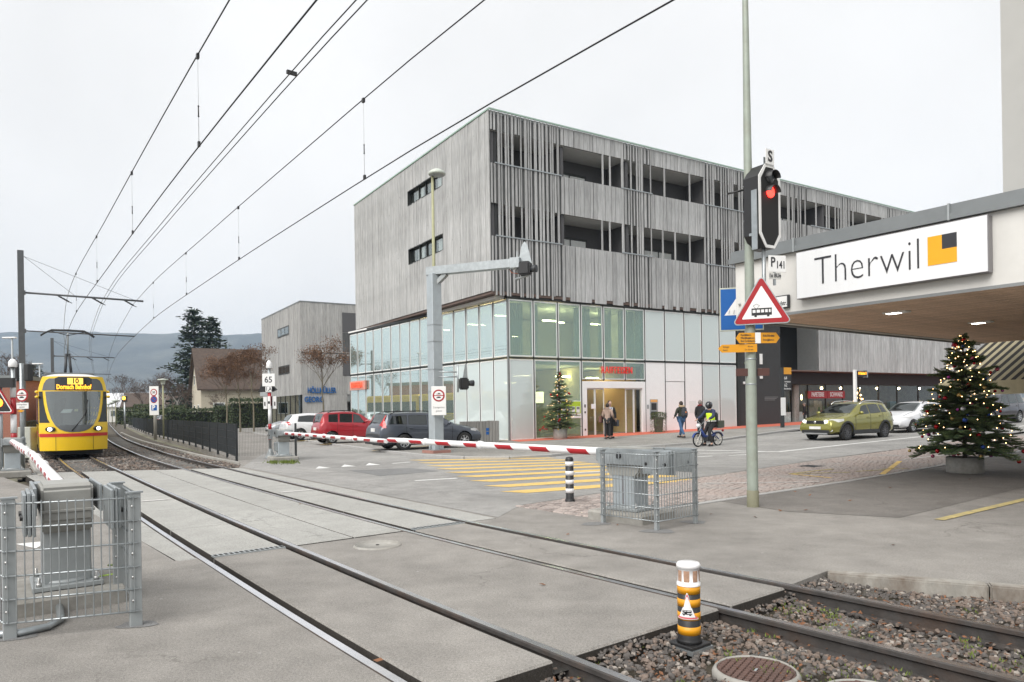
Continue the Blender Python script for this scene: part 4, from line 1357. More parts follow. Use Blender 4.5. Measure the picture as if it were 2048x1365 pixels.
# curtains: folded strips
for x0, x1, yy in ((1.3, 2.3, 0.75), (2.7, 3.2, 0.75), (5.5, 6.6, 0.8), (7.1, 8.0, 0.75), (8.5, 9.7, 0.75)):
 b = MB()
 k = int((x1 - x0) / 0.06)
 for j in range(k): b.span(x0 + j * 0.06, x0 + j * 0.06 + 0.055, yy + (0.03 if j % 2 else 0), yy + 0.02 + (0.03 if j % 2 else 0), ZM + 0.1, 6.9)
 bpart('curtain', b, MAT['curtain'])
# ceiling lamps, last one added to brighten a dark pane, and a lit lantern
for x, y_, w, z in ((1.6, 1.9, 0.7, 6.35), (4.9, 2.2, 0.8, 6.3), (5.9, 2.6, 0.5, 6.3), (3.4, 3.4, 0.3, 5.5), (3.0, 2.1, 1.0, 3.3), (5.8, 2.2, 1.0, 3.3), (3.2, 3.5, 0.7, 3.0), (8.6, 3.2, 0.8, 3.3), (2.2, 5.5, 1.2, 6.3), (1.5, 8.5, 1.2, 6.3), (8.4, 2.4, 0.9, 6.3)):
 b = MB(); b.span(x - w / 2, x + w / 2, y_ - 0.06, y_ + 0.06, z, z + 0.05); bpart('ceiling_and_fill_lamp', b, MAT['lamp_room'])
b = MB(); b.span(4.1, 4.6, 2.4, 2.8, 1.9, 2.5); bpart('lantern', b, M('lantern_glow', (0.95, 0.85, 0.6), emit=1.6, emitc=(1, 0.85, 0.5)))
b = MB(); b.span(3.0, 4.2, 4.0, 4.5, 0.05, 1.1); bpart('counter', b, MAT['interior_cream'])
b = MB(); b.span(1.2, 2.6, 6.5, 8.2, 0.05, 2.2); bpart('counter', b, M('inner_green', (0.40, 0.50, 0.10), 0.6))
# ---- dark recess and shops to the right
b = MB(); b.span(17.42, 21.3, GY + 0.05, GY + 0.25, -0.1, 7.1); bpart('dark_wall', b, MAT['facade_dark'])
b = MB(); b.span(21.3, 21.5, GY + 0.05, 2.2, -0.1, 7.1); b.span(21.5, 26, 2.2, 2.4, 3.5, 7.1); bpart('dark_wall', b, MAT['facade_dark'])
b = MB(); b.span(21.5, 58, 0.9, 1.3, 2.95, 3.75); bpart('shop_fascia', b, MAT['facade_dark'])
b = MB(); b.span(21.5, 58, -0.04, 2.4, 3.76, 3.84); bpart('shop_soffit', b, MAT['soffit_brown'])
XSH = [21.5, 23.0, 24.2, 26.0, 28.0, 30.0, 32.0, 34.5, 37, 40, 43, 46, 50, 54]
for i in range(len(XSH) - 1):
 b = MB(); b.span(XSH[i] + 0.04, XSH[i + 1] - 0.04, 1.42, 1.435, 0.3, 2.94); o = bpart('shop_window', b, MAT['pane_shop'])
 b = MB(); b.span(XSH[i] - 0.04, XSH[i] + 0.04, 1.38, 1.47, 0.1, 2.94); bpart('frame', b, MAT['frame_dark'], parent=o)
b = MB(); b.span(24.3, 24.8, 1.2, 1.7, 0.1, 2.94); bpart('concrete_pillar', b, MAT['concrete'], 0.05)
b = MB(); b.span(21.5, 58, 6.5, 6.6, 0, 3.7); bpart('shop_back_wall', b, M('shop_back', (0.20, 0.17, 0.14), 0.8, var=0.4, scale=2))
b = MB(); b.span(21.5, 58, 1.4, 6.5, 0.15, 0.25); bpart('shop_floor', b, MAT['interior_floor'])
b = MB(); b.span(21.5, 58, 1.4, 6.5, 3.3, 3.4); bpart('shop_ceiling', b, MAT['balcony_ceiling'])
for x0, x1, t in ((25.9, 28.0, 'PAPETERIE'), (28.05, 30.1, 'SCHWARZ')):
 b = MB(); b.span(x0, x1, 1.30, 1.36, 2.0, 2.52); o = bpart('shop_sign', b, MAT['red_sign'])
 text('shop_lettering', t, 0.42, MAT['white_gloss'], o, Matrix.Translation(((x0 + x1) / 2, 1.295, 2.26)), 0.003, sx=0.72, bold=0.01)
M('lamp_shop', (0.9, 0.75, 0.4), emit=16, emitc=(1, .78, .42))
for x in (22.3, 26.2, 29.0, 31.3, 33.6, 36, 39, 42):
 b = MB(); b.ball((x, 2.4, 2.75), 0.09); bpart('shop_lamp', b, MAT['lamp_shop'])
for k in range(34):
 x, y_ = rb.uniform(22, 44), rb.uniform(2.2, 4.5)
 b = MB(); b.box((x, y_, rb.uniform(0.5, 1.3)), (rb.uniform(.3, .9), .3, rb.uniform(.4, 1.3)), rb.uniform(-.3, .3))
 bpart('shelf_goods', b, M('goods_%d' % k, rb.choice(((.3, .2, .12), (.45, .42, .38), (.1, .2, .3), (.4, .08, .06), (.12, .25, .1), (.5, .4, .15))), 0.6, var=0.4, scale=9))
for q in ((21.8, 22.7), (23.3, 24.1), (25.0, 25.8)):
 b = MB(); b.span(q[0], q[1], 1.385, 1.40, 0.35, 1.1); bpart('window_print', b, M('print_pale', (0.45, 0.5, 0.48), 0.5, var=0.4, scale=5))
b = MB(); b.ball((25.1, 1.9, 2.2), 0.12); b.ball((26.4, 2.2, 2.1), 0.1, sc=(.6, .6, 2)); bpart('star_lamp', b, MAT['lamp_warm'])
for z in (4.15, 3.25):
 b = MB(); b.span(19.45, 19.7, GY, GY + 0.03, z, z + 0.65); bpart('wall_sign', b, MAT['white_paint'])
b = MB(); b.span(17.9, 18.1, GY - .05, GY + 0.04, 2.9, 3.05); bpart('wall_lamp', b, MAT['white_gloss'])
for k in range(3):
 b = MB(); b.span(19.9, 20.9 + 0.15 * k, GY + 0.04, GY + 0.048, 1.9 + 0.09 * k, 1.93 + 0.09 * k); bpart('wall_lettering', b, MAT['frame_grey'])
# ================================================================== REAR TIMBER BUILDING
rear = empty('timber_building', (-20.6, 70.0, 0), TH, 'three storey grey timber building with blue lettering behind the parked white car', 'building')
H2 = 12.4
M('rear_boards', (0.30, 0.298, 0.29), 0.85, var=0.22, scale=5, stretch=(4, 4, 0.06), bump=0.3)
b = MB(); b.span(0, 14, 0, 15.8, 3.35, H2 - 0.1); rear_body = b.build('body', MAT['wood_rear'], rear)
for axis in (0, 1):
 L_ = 15.8 if axis == 0 else 14
 m = MB()
 t = 0.0
 while t < L_ - 0.1:
  w = rb.choice((0.16, 0.2, 0.24, 0.28))
  w = min(w, L_ - t)
  o_ = rb.choice((0.02, 0.03, 0.045))
  if axis == 0: m.span(-o_, 0.0, t + 0.006, t + w - 0.006, 3.3, H2)
  else: m.span(t + 0.006, t + w - 0.006, -o_, 0.0, 3.3, H2)
  t += w
 tag(m.build('cladding', MAT['wood_rear'], rear), kind='stuff')
b = MB(); b.span(-0.06, 14, -0.06, 15.8, H2, H2 + 0.12); b.build('roof_edge', MAT['grey_coping'], rear)
b = MB(); b.span(0.02, 14, -0.056, -0.05, 7.4, 7.47); b.build('joint_strip', MAT['frame_dark'], rear)
for y0, y1, z0, z1 in ((4.0, 8.6, 9.6, 10.55), (4.0, 8.4, 5.6, 6.5)):
 b = MB(); b.span(-0.065, -0.05, y0, y1, z0, z1); wn_ = b.build('window', MAT['frame_dark'], rear)
 for k in range(3):
  yy = y0 + 0.12 + k * (y1 - y0 - .1) / 3
  b = MB(); b.span(-0.075, -0.066, yy, yy + (y1 - y0) / 3 - 0.25, z0 + 0.12, z1 - 0.12); b.build('pane', MAT['pane_dark'], wn_)
for x0, x1, z0, z1, mt in ((4.2, 6.6, 9.6, 11.6, 'balcony_wall'), (4.2, 6.6, 7.6, 9.55, 'wood_slat_dark'), (4.2, 6.6, 5.2, 7.2, 'balcony_wall')):
 b = MB(); b.span(x0, x1, -0.07, -0.05, z0, z1); b.build('shutter', MAT[mt], rear)
b = MB(); b.span(0.1, 14, 1.2, 1.3, 0, 3.3); b.span(0.1, 4.6, -0.02, 0.05, 0, 3.3); b.build('ground_floor_wall', MAT['wood_rear'], rear)
b = MB(); b.span(0.02, 0.1, 0.3, 15.5, 0.0, 3.3); b.build('ground_floor_glass', MAT['pane_dark'], rear)
b = MB(); b.span(1.2, 1.3, 0.3, 15.5, 0, 3.3); b.build('ground_floor_wall', MAT['facade_dark'], rear)
for k in range(9):
 b = MB(); b.span(-0.02, 0.06, 0.3 + k * 1.9, 0.42 + k * 1.9, 0, 3.3); b.build('mullion', MAT['frame_dark'], rear)
b = MB(); b.span(4.6, 9, -0.4, 0.1, 2.6, 3.2); b.build('porch_beam', MAT['frame_grey'], rear)
b = MB(); b.span(5.2, 6.6, 0.9, 1.1, 0, 2.5); b.build('door', MAT['black_plastic'], rear)
text('lettering', 'HÖLLMÜLLER', 0.78, MAT['letter_blue'], rear, Matrix.Translation((2.0, -0.10, 3.7)), 0.04, sx=0.60, bold=0.01)
text('lettering', 'GEORG', 0.78, MAT['letter_blue'], rear, Matrix.Translation((1.2, -0.10, 2.8)), 0.04, sx=0.72, bold=0.01)
# ================================================================== OVERHEAD LINE
rc = random.Random(5)
M('wire', (0.02, 0.02, 0.022), 0.5, 0.4)
M('mast', (0.10, 0.105, 0.11), 0.6, 0.3, var=0.15, scale=6)
def mast(s, n, h_, arms, label, w=0.24):
 p = SN(s, n, 0)
 sl_ = (T1(s + .5) - T1(s - .5))
 o = empty('catenary_mast', p, AT0 - math.atan(sl_), label, 'mast', 'masts of the overhead line')
 b = MB(); b.span(-w / 2, w / 2, -w / 2 + 0.03, -w / 2 + 0.05, 0, h_); b.span(-w / 2, w / 2, w / 2 - 0.05, w / 2 - 0.03, 0, h_); b.span(-0.012, 0.012, -w / 2 + 0.05, w / 2 - 0.05, 0, h_)
 b.span(-w / 2, w / 2, -w / 2 + 0.05, -w / 2 + 0.056, 0, h_)
 b.build('post', MAT['mast'], o)
 b = MB(); b.box((0, 0, -0.05), (0.7, 0.7, 0.5)); b.build('footing', MAT['concrete'], o)
 for z, L, ins in arms:
  b = MB(); b.tube([(w / 2, 0, z), (L, 0, z - 0.06)], 0.045 if ins else 0.03, 8); b.build('cross_arm', MAT['mast'], o)
  b = MB(); b.box((w / 2 + 0.02, 0, z), (0.06, 0.3, 0.16)); b.build('arm_clamp', MAT['mast'], o)
  if ins:
   for tx in ins:
    b = MB(); b.tube([(tx - 0.55, 0, z - 0.05), (tx - 0.12, 0, z - 0.30)], 0.035, 8); b.tube([(tx - 0.12, 0, z - 0.30), (tx, 0, z - 0.36)], 0.018, 6)
    for q in (0.25, 0.5, 0.75):
     c = Vector((tx - 0.55, 0, z - 0.05)).lerp(Vector((tx - 0.12, 0, z - 0.30)), q)
     b.ball(c, 0.06, 8, 4, sc=(1, 1, .6))
    b.build('insulator', MAT['dark_metal'], o)
 zt = arms[0][0]
 b = MB(); b.tube([(w / 2, 0, h_ - 0.25), (arms[0][1] * 0.42, 0, zt)], 0.008, 5); b.tube([(w / 2, 0, h_ - 0.25), (arms[0][1] * 0.92, 0, zt - 0.03)], 0.008, 5); b.build('stay_wire', MAT['wire'], o)
 return o
S1, S2 = 38.7, 76.0
mast(S1, 3.0, 9.05, [(7.17, 4.9, (1.95, 3.3, 4.6)), (5.45, 4.5, None)], 'tall dark catenary mast rising beside the yellow tram')
mast(S2, 8.15, 8.6, [(7.0, 4.9, (1.9, 3.2, 4.5)), (5.45, 4.6, None)], 'distant catenary mast behind the tram, next along the line')
def wire(name, pts, r_, label, group='wires over the tracks'):
 b = MB(); b.tube(pts, r_, 5, caps=False)
 return tag(b.build(name, MAT['wire']), label, 'wire', group)
def wpts(Tf, z, off=0.0, s0=-9.0, s1=110, sag=0.0):
 out = []
 sup = [-9.0, S1, S2, 115]
 s = s0
 while s < s1:
  a = max(q for q in sup if q <= s + 1e-6)
  bb = min(q for q in sup if q > s)
  t = (s - a) / (bb - a)
  out.append(SN(s, Tf(s) + off, z - sag * 4 * t * (1 - t)))
  s += 2.0
 return out
wire('contact_wire', wpts(T1, 5.36), 0.0095, 'lower overhead wire above the tram track, touching the pantograph')
o = wire('messenger_wire', wpts(T1, 6.95, 0, sag=0.32), 0.0095, 'upper overhead wire above the tram, leftmost in the sky')
wire('contact_wire', wpts(T2, 5.42), 0.0095, 'lower overhead wire passing in front of the timber block roof corner')
wire('messenger_wire', wpts(T2, 7.02, 0, sag=0.3), 0.0095, 'upper overhead wire crossing the sky left of the timber block')
mid = lambda s: (T1(s) + T2(s)) / 2 + 0.02
wire('feeder_wire', wpts(lambda s: mid(s) - 0.055, 6.86, sag=0.2), 0.009, 'left wire of the close pair in the middle of the sky')
wire('feeder_wire', wpts(lambda s: mid(s) + 0.055, 6.86, sag=0.2), 0.009, 'right wire of the close pair in the middle of the sky')
b = MB(); b.box((0, 0, 0), (0.15, 0.05, 0.05)); tag(b.build('wire_spacer', MAT['black_plastic'], None, loc=SN(10.4, mid(10.4), 6.72), rz=AT0), 'small black spacer joining the close pair of wires', 'spacer')
def mess_z(s, z, sag):
 t = (s + 9) / (S1 + 9) if s < S1 else (s - S1) / (S2 - S1)
 return z - sag * 4 * t * (1 - t)
for Tf, z0, z1, sg, ss, wh in ((T1, 5.36, 6.95, .32, (10.5, 16.4, 23, 30), 'left'), (T2, 5.42, 7.02, .3, (10.6, 18.0, 24.3, 31), 'right')):
 for i, s in enumerate(ss):
  zt = mess_z(s, z1, sg)
  o = empty('dropper', SN(s, Tf(s), z0), AT0, '%s thin dropper linking the two %s overhead wires' % (('first', 'second', 'third', 'fourth')[i] + ' nearest', 'tram track' if wh == 'left' else 'outer track'), 'dropper', 'droppers of the overhead line')
  b = MB(); b.tube([(0, 0, 0), (0, 0, zt - z0)], 0.0032, 4); b.build('rod', MAT['galv_dull'], o)
  b = MB(); b.box((0, 0, zt - z0 - 0.02), (0.035, 0.06, 0.07)); b.box((0, 0, 0.03), (0.03, 0.05, 0.07)); b.build('clamp', MAT['black_plastic'], o)
  b = MB(); b.tube([(0, 0, 0.42), (0, 0, 0.56)], 0.009, 5); b.ball((0, 0, 0.42), 0.014, 6, 4); b.ball((0, 0, 0.56), 0.014, 6, 4); b.build('insulator', MAT['black_plastic'], o)
# ================================================================== TRAM
M('tram_yellow', (0.80, 0.52, 0.012), 0.28, var=0.04, scale=2, coat=0.4)
M('tram_red', (0.50, 0.025, 0.02), 0.3, var=0.04)
M('tram_dark', (0.022, 0.025, 0.028), 0.15, var=0.05)
M('tram_grey', (0.10, 0.11, 0.115), 0.4, var=0.06)
M('tram_roof', (0.62, 0.62, 0.60), 0.5, var=0.08)
glass('tram_glass', (0.45, 0.52, 0.52), refl=0.16)
s_tr = 32.6
tram = empty('tram', SN(s_tr, T1(s_tr), 0), AT0 - math.atan(T1(s_tr + .5) - T1(s_tr - .5)), 'yellow articulated tram with red stripe and lit destination display', 'tram')
HW = 1.15
def hw_z(z):
 if z < 2.5: return HW - 0.03 * max(0, (0.9 - z))
 return HW - 0.22 * ((z - 2.5) / 0.8) ** 2
def yf(x, z):
 t = min(1.0, abs(x) / HW)
 return -0.55 * (1 - t ** 2.3) + max(0, z - 1.15) * 0.17 + (0.06 * max(0, (0.8 - z)) ** 1)
def patch(rows, off=0.006, nx=16, mi=0):
 """rows: list of (z, xl, xr) laid on the tram's nose"""
 vs, fs = [], []
 for z, xl, xr in rows:
  for i in range(nx + 1):
   x = xl + (xr - xl) * i / nx
   vs.append((x, yf(x, z) - off, z))
 for j in range(len(rows) - 1):
  for i in range(nx):
   a = j * (nx + 1) + i
   fs.append((a, a + 1, a + nx + 2, a + nx + 1))
 b = MB(); b.add(vs, fs, mi, True)
 return b
zs = [0.27, 0.45, 0.7, 0.95, 1.2, 1.5, 1.8, 2.1, 2.4, 2.6, 2.8, 3.0, 3.14]
ring = []
b = MB()
NXS = 24
vs, fs = [], []
for z in zs:
 h_ = hw_z(z)
 for i in range(NXS + 1):
  x = -h_ + 2 * h_ * i / NXS
  vs.append((x, yf(x, z), z))
for j in range(len(zs) - 1):
 for i in range(NXS):
  a = j * (NXS + 1) + i
  fs.append((a, a + 1, a + NXS + 2, a + NXS + 1))
b.add(vs, fs, 0, True)
# sides of the leading section
vs, fs = [], []
LT = 9.5
for z in zs:
 for sd in (-1, 1):
  vs.append((sd * hw_z(z), yf(HW, z), z)); vs.append((sd * hw_z(z), LT, z))
for j in range(len(zs) - 1):
 a = j * 4
 fs.append((a + 1, a, a + 4, a + 5)); fs.append((a + 2, a + 3, a + 7, a + 6))
b.add(vs, fs, 0, True)
b.build('body', MAT['tram_yellow'], tram)
# roof shell
b = MB()
vs, fs = [], []
NR = 12
for y in (0.0, 0.5, 1.2, LT):
 for i in range(NXS + 1):
  t = -1 + 2 * i / NXS
  x = t * hw_z(3.14)
  yy = yf(x, 3.14) if y == 0.0 else max(y, 0.4)
  if y == 0.0: zz = 3.14
  else: zz = 3.14 + 0.16 * (1 - abs(t) ** 4) * min(1, y)
  vs.append((x, yy, zz))
for j in range(3):
 for i in range(NXS):
  a = j * (NXS + 1) + i
  fs.append((a, a + 1, a + NXS + 2, a + NXS + 1))
b.add(vs, fs, 0, True)
b.build('roof', MAT['tram_roof'], tram)
b = MB(); b.span(-0.9, 0.9, 3.0, 8.5, 3.2, 3.45); b.build('roof_equipment', MAT['tram_grey'], tram, 0.05)
# nose patches
ws = [(0.98, -0.16, 0.16), (1.02, -0.34, 0.34), (1.1, -0.5, 0.5), (1.25, -0.64, 0.64), (1.5, -0.76, 0.76), (1.8, -0.84, 0.84), (2.1, -0.89, 0.89), (2.4, -0.92, 0.92), (2.56, -0.93, 0.93)]
patch(ws[:4], 0.012).build('windscreen_sill', MAT['tram_grey'], tram)
wsc = patch([(1.25, -0.64, 0.64)] + ws[4:], 0.012).build('windscreen', MAT['tram_glass'], tram)
patch([(1.25, -0.64, 0.64)] + ws[4:], 0.002).build('cab_backing', M('cab_inside', (0.05, 0.06, 0.065), 0.9, var=0.3, scale=2), wsc)
patch([(1.3, -0.62, -0.40), (1.7, -0.7, -0.36), (2.2, -0.62, -0.26), (2.3, -0.36, -0.30)], 0.006).build('cab_pillar', MAT['tram_dark'], wsc)
patch([(1.72, -0.46, -0.12), (1.86, -0.36, -0.05)], 0.008).build('cab_card', MAT['white_paint'], wsc)
patch([(1.78, 0.0, 0.12), (1.86, 0.0, 0.12)], 0.008).build('cab_label', M('label_pale', (0.7, 0.65, 0.35)), wsc)
for sd in (-1, 1):
 rows = []
 for z, a in ((1.35, 0.80), (1.5, 0.87), (1.8, 0.94), (2.1, 0.985), (2.4, 1.01), (2.56, 1.015)):
  q = hw_z(z) - 0.015
  rows.append((z, min(sd * a, sd * q), max(sd * a, sd * q)))
 patch(rows, 0.010, 4).build('corner_window', MAT['tram_dark'], tram)
 patch([(2.60, min(sd * 0.62, sd * 1.03), max(sd * 0.62, sd * 1.03)), (2.85, min(sd * 0.62, sd * .98), max(sd * 0.62, sd * .98)), (3.0, min(sd * .62, sd * .9), max(sd * .62, sd * .9)), (3.06, min(sd * .62, sd * .8), max(sd * .62, sd * .8))], 0.012, 6).build('upper_corner_panel', MAT['tram_grey'], tram)
disp = patch([(2.60, -0.62, 0.62), (2.85, -0.62, 0.62), (3.06, -0.62, 0.62), (3.12, -0.5, 0.5)], 0.018).build('destination_display', MAT['tram_dark'], tram)
mtx = Matrix.Translation((0, yf(0, 2.72) - 0.05, 2.72)) @ Matrix.Rotation(-0.17, 4, 'X')
text('display_text', 'Dornach Bahnhof', 0.245, MAT['led_orange'], disp, mtx, 0.004, sx=0.66, bold=0.009)
b = MB(); b.box((0.05, yf(0, 2.95) - 0.035, 2.95), (0.52, 0.01, 0.24)); b.build('line_number_field', MAT['led_yellow'], disp)
text('line_number', '10', 0.27, MAT['black_sign'], disp, Matrix.Translation((0.05, yf(0, 2.95) - 0.045, 2.95)), 0.003, sx=0.9, bold=0.008)
patch([(0.80, -1.135, 1.135), (0.93, -1.14, 1.14)], 0.008, 24).build('stripe', MAT['tram_red'], tram)
for sd in (-1, 1):
 b = MB(); b.span(sd * 1.149 - 0.006, sd * 1.149 + 0.006, 0.15, LT, 0.80, 0.93); b.build('stripe', MAT['tram_red'], tram)
 b = MB()
 x_, z_ = sd * 0.79, 1.10
 m = Matrix.Translation((x_, yf(x_, z_) - 0.01, z_)) @ Matrix.Rotation(sd * 0.75, 4, 'Z') @ Matrix.Rotation(PI / 2, 4, 'X')
 b.lathe([(0.11, -0.02), (0.11, 0.02), (0.1, 0.03), (0.0001, 0.03)], 20, mat=m @ Matrix.Diagonal((1.9, 0.9, 1, 1)), caps=False); hb = b.build('headlight_housing', MAT['black_plastic'], tram)
 b = MB(); b.lathe([(0.085, 0.03), (0.07, 0.045), (0.0001, 0.05)], 16, mat=m @ Matrix.Diagonal((1.2, 0.85, 1, 1)), caps=False); b.build('headlight', MAT['head_lamp'], hb)
 patch([(0.28, sd * 0.62 - 0.006, sd * 0.62 + 0.006), (0.8, sd * 0.62 - 0.006, sd * 0.62 + 0.006)], 0.009, 1).build('panel_seam', MAT['black_matte'], tram)
 for z in (2.35, 2.55):
  b = MB(); b.ball((sd * 1.2, 0.35 - (2.55 - z), z), 0.08, 8, 6, sc=(0.9, 1.3, 0.7)); b.build('side_lamp_pod', MAT['tram_yellow'], tram)
 b = MB(); b.span(sd * 1.153 - 0.004, sd * 1.153 + 0.004, 0.5, LT - 0.3, 1.25, 2.5); b.build('side_window', MAT['tram_dark'], tram)
 b = MB(); b.span(sd * 1.156 - 0.004, sd * 1.156 + 0.004, 2.2, 3.5, 0.35, 2.5); b.build('door', MAT['tram_dark'], tram)
b = MB(); b.tube([(-0.1, yf(-0.1, 1.02) - 0.03, 1.02), (0.25, yf(.25, 1.5) - 0.04, 1.5), (0.38, yf(.38, 1.78) - 0.03, 1.78)], 0.02, 6); b.tube([(0.36, yf(.36, 1.6) - 0.03, 1.58), (0.46, yf(.46, 2.2) - 0.025, 2.22)], 0.013, 5); b.build('wiper', MAT['black_plastic'], tram)
b = MB(); b.span(-0.95, 0.95, -0.15, 8, 0.1, 0.3); b.build('underframe', MAT['black_matte'], tram)
for y in (1.6, 3.4):
 for sd in (-1, 1):
  b = MB(); b.lathe([(0.02, -0.06), (0.29, -0.06), (0.29, 0.06), (0.02, 0.06)], 18, mat=Matrix.Translation((sd * 0.53, y, 0.29)) @ Matrix.Rotation(PI / 2, 4, 'Y')); b.build('wheel', MAT['rail_side'], tram)
# following sections of the tram round the bend
for k in range(3):
 sa, sb = s_tr + LT + 0.5 + k * 10.2, s_tr + LT + 10.2 + k * 10.2
 p0, p1 = SN(sa, T1(sa), 0), SN(sb, T1(sb), 0)
 d = p1 - p0
 inv = tram.matrix_basis.inverted()
 m = inv @ Matrix.Translation((p0 + p1) / 2) @ Matrix.Rotation(math.atan2(d.y, d.x) - PI / 2, 4, 'Z')
 b = MB(); b.box((0, 0, 1.75), (2.3, d.length, 2.9), mat=m); sec = b.build('rear_section', MAT['tram_yellow'], tram, 0.12, 3)
 b = MB()
 for sd in (-1, 1): b.box((sd * 1.155, 0, 1.9), (0.01, d.length - 0.6, 1.2), mat=m)
 b.build('side_window', MAT['tram_dark'], sec)
 b = MB(); b.box((0, -d.length / 2 - 0.25, 1.75), (2.0, 0.5, 2.6), mat=m); b.build('bellows', MAT['black_plastic'], sec)
# pantograph
pan = empty('pantograph', (0, 4.2, 0), 0, parent=tram)
b = MB(); b.tube([(-0.12, 0, 3.4), (-0.05, 0.25, 4.35)], 0.055, 8); b.tube([(0.12, 0, 3.4), (0.05, 0.25, 4.35)], 0.055, 8); b.box((0, 0, 3.42), (0.7, 0.6, 0.12)); b.build('lower_arm', MAT['dark_metal'], pan)
b = MB(); b.tube([(0, 0.25, 4.3), (0, -0.25, 5.22)], 0.035, 8); b.build('upper_arm', MAT['galv_dull'], pan)
for y in (-0.45, -0.05):
 b = MB(); b.tube([(-1.0, y, 5.08), (-0.85, y, 5.2), (-0.6, y, 5.33), (0, y, 5.345), (0.6, y, 5.33), (0.85, y, 5.2), (1.0, y, 5.08)], 0.028, 6); b.build('collector', MAT['dark_metal'], pan)
b = MB(); b.tube([(-0.6, -0.25, 5.28), (0, -0.25, 5.12), (0.6, -0.25, 5.28)], 0.02, 6); b.tube([(-.6, -.45, 5.29), (-.6, -.05, 5.29)], 0.02, 6); b.tube([(.6, -.45, 5.29), (.6, -.05, 5.29)], 0.02, 6); b.build('collector_frame', MAT['dark_metal'], pan)
# ================================================================== LEVEL CROSSING BARRIERS
def barrier(p, hd, L, zb, z1, label, stripe0, pitch, r0=0.062, post_grey='steel_blue', plates=True):
 """boom along local +x"""
 o = empty('crossing_barrier', (p.x, p.y, 0), hd, label, 'barrier', 'level crossing barriers')
 b = MB(); b.box((0, 0, 0.04), (0.95, 0.85, 0.2)); b.build('plinth', MAT['concrete'], o, 0.03)
 b = MB(); b.box((0, 0, 0.165), (0.58, 0.52, 0.04)); b.lathe([(0.24, 0.185), (0.22, 0.21)], 16); b.build('base_plate', MAT['galv_dull'], o, 0.005)
 for sx in (-1, 1):
  for sy in (-1, 1):
   b = MB(); b.lathe([(0.024, 0.185), (0.024, 0.215), (0.012, 0.215), (0.012, 0.26)], 6, mat=Matrix.Translation((sx * 0.24, sy * 0.21, 0))); b.build('anchor_bolt', MAT['bolt'], o)
 b = MB(); b.box((0, 0, 0.42), (0.36, 0.36, 0.5)); post = b.build('pedestal', MAT[post_grey], o, 0.012)
 b = MB(); b.box((0, 0, 0.42), (0.02, 0.364, 0.5)); b.build('pedestal_seam', MAT['sign_side'], post)
 b = MB(); b.prism([(-0.30, 0.72), (-0.22, 0.62), (0.22, 0.62), (0.30, 0.72), (0.30, 1.0), (0.26, 1.04), (-0.26, 1.04), (-0.30, 1.0)], -0.19, 0.19, axis='Y'); head = b.build('drive_housing', MAT['machine_grey'], o, 0.02, 2)
 b = MB(); b.span(-0.31, 0.31, -0.20, 0.20, 0.80, 0.825); b.build('housing_lip', MAT['machine_grey'], head, 0.004)
 for sy in (-1, 1):
  b = MB(); b.span(-0.42, 0.40, sy * 0.235 - 0.012, sy * 0.235 + 0.012, 0.80, 1.03); arm = b.build('side_plate', MAT['galv'], o, 0.004)
  b = MB(); b.lathe([(0.045, -0.03), (0.045, 0.03)], 12, mat=Matrix.Translation((0.02, sy * 0.245, 0.93)) @ Matrix.Rotation(PI / 2, 4, 'X')); b.build('pivot', MAT['dark_metal'], arm)
  if plates:
   for k in range(3):
    b = MB(); b.span(-0.92 + 0.03 * k, -0.40 - 0.02 * k, sy * 0.262 + sy * 0.028 * k - 0.012, sy * 0.262 + sy * 0.028 * k + 0.012, 0.70, 1.02 + 0.015 * (k == 1)); b.build('counterweight_plate', MAT['galv'], o, 0.004)
   for q in (-0.8, -0.5):
    b = MB(); b.lathe([(0.022, -0.05), (0.022, 0.05)], 8, mat=Matrix.Translation((q, sy * 0.30, 0.84)) @ Matrix.Rotation(PI / 2, 4, 'X')); b.build('plate_bolt', MAT['black_plastic'], o)
 b = MB(); b.span(0.28, 0.46, -0.22, 0.22, 0.84, 1.02); b.build('boom_clamp', MAT['galv'], o, 0.01)
 k = 24
 pts = [(0.42 + (L - 0.42) * i / k, 0, zb + (z1 - zb) * i / k) for i in range(k + 1)]
 rs = [r0 - 0.012 * i / k for i in range(k + 1)]
 b = MB(); b.tube(pts, rs, 14); boom = b.build('boom', MAT['white_gloss'], o)
 x = stripe0
 while x < L - 0.15:
  w = pitch * 0.48
  x1 = min(x + w, L - 0.02)
  t0, t1 = (x - .42) / (L - .42), (x1 - .42) / (L - .42)
  r_ = r0 - 0.012 * t0 + 0.002
  # half shell stripe on the road sides, cut slanting
  vs, fs = [], []
  for side in (-1, 1):
   bse = len(vs)
   for i in range(9):
    a = -1.0 + 1.5 * i / 8
    for q, xx, tt in ((0, x, t0), (1, x1, t1)):
     xs = xx + 0.06 * math.sin(a)
     zc = zb + (z1 - zb) * tt
     vs.append((xs, side * r_ * math.cos(a), zc + r_ * math.sin(a)))
   for i in range(8):
    a = bse + 2 * i
    fs.append((a, a + 1, a + 3, a + 2) if side < 0 else (a + 2, a + 3, a + 1, a))
  m = MB(); m.add(vs, fs, 0, True); m.build('red_stripe', MAT['red_gloss'], boom)
  x += pitch
 for q in (0.5, 0.78):
  xx = 0.42 + (L - 0.42) * q; zc = zb + (z1 - zb) * q
  m = MB(); m.lathe([(r0 + 0.006, -0.05), (r0 + 0.012, 0), (r0 + 0.006, 0.05)], 14, mat=Matrix.Translation((xx, 0, zc)) @ Matrix.Rotation(PI / 2, 4, 'Y')); m.build('boom_sleeve', MAT['white_gloss'], boom)
 return o
def heading(a, b): return math.atan2(b.y - a.y, b.x - a.x)
pR, pM, pL, pF = G(1262, 1038), G(566, 921), G(133, 1198), G(25, 951)
tipE = Vector((-2.53, 14.6, 0))
tipW = Vector((-8.15, 12.1, 0))
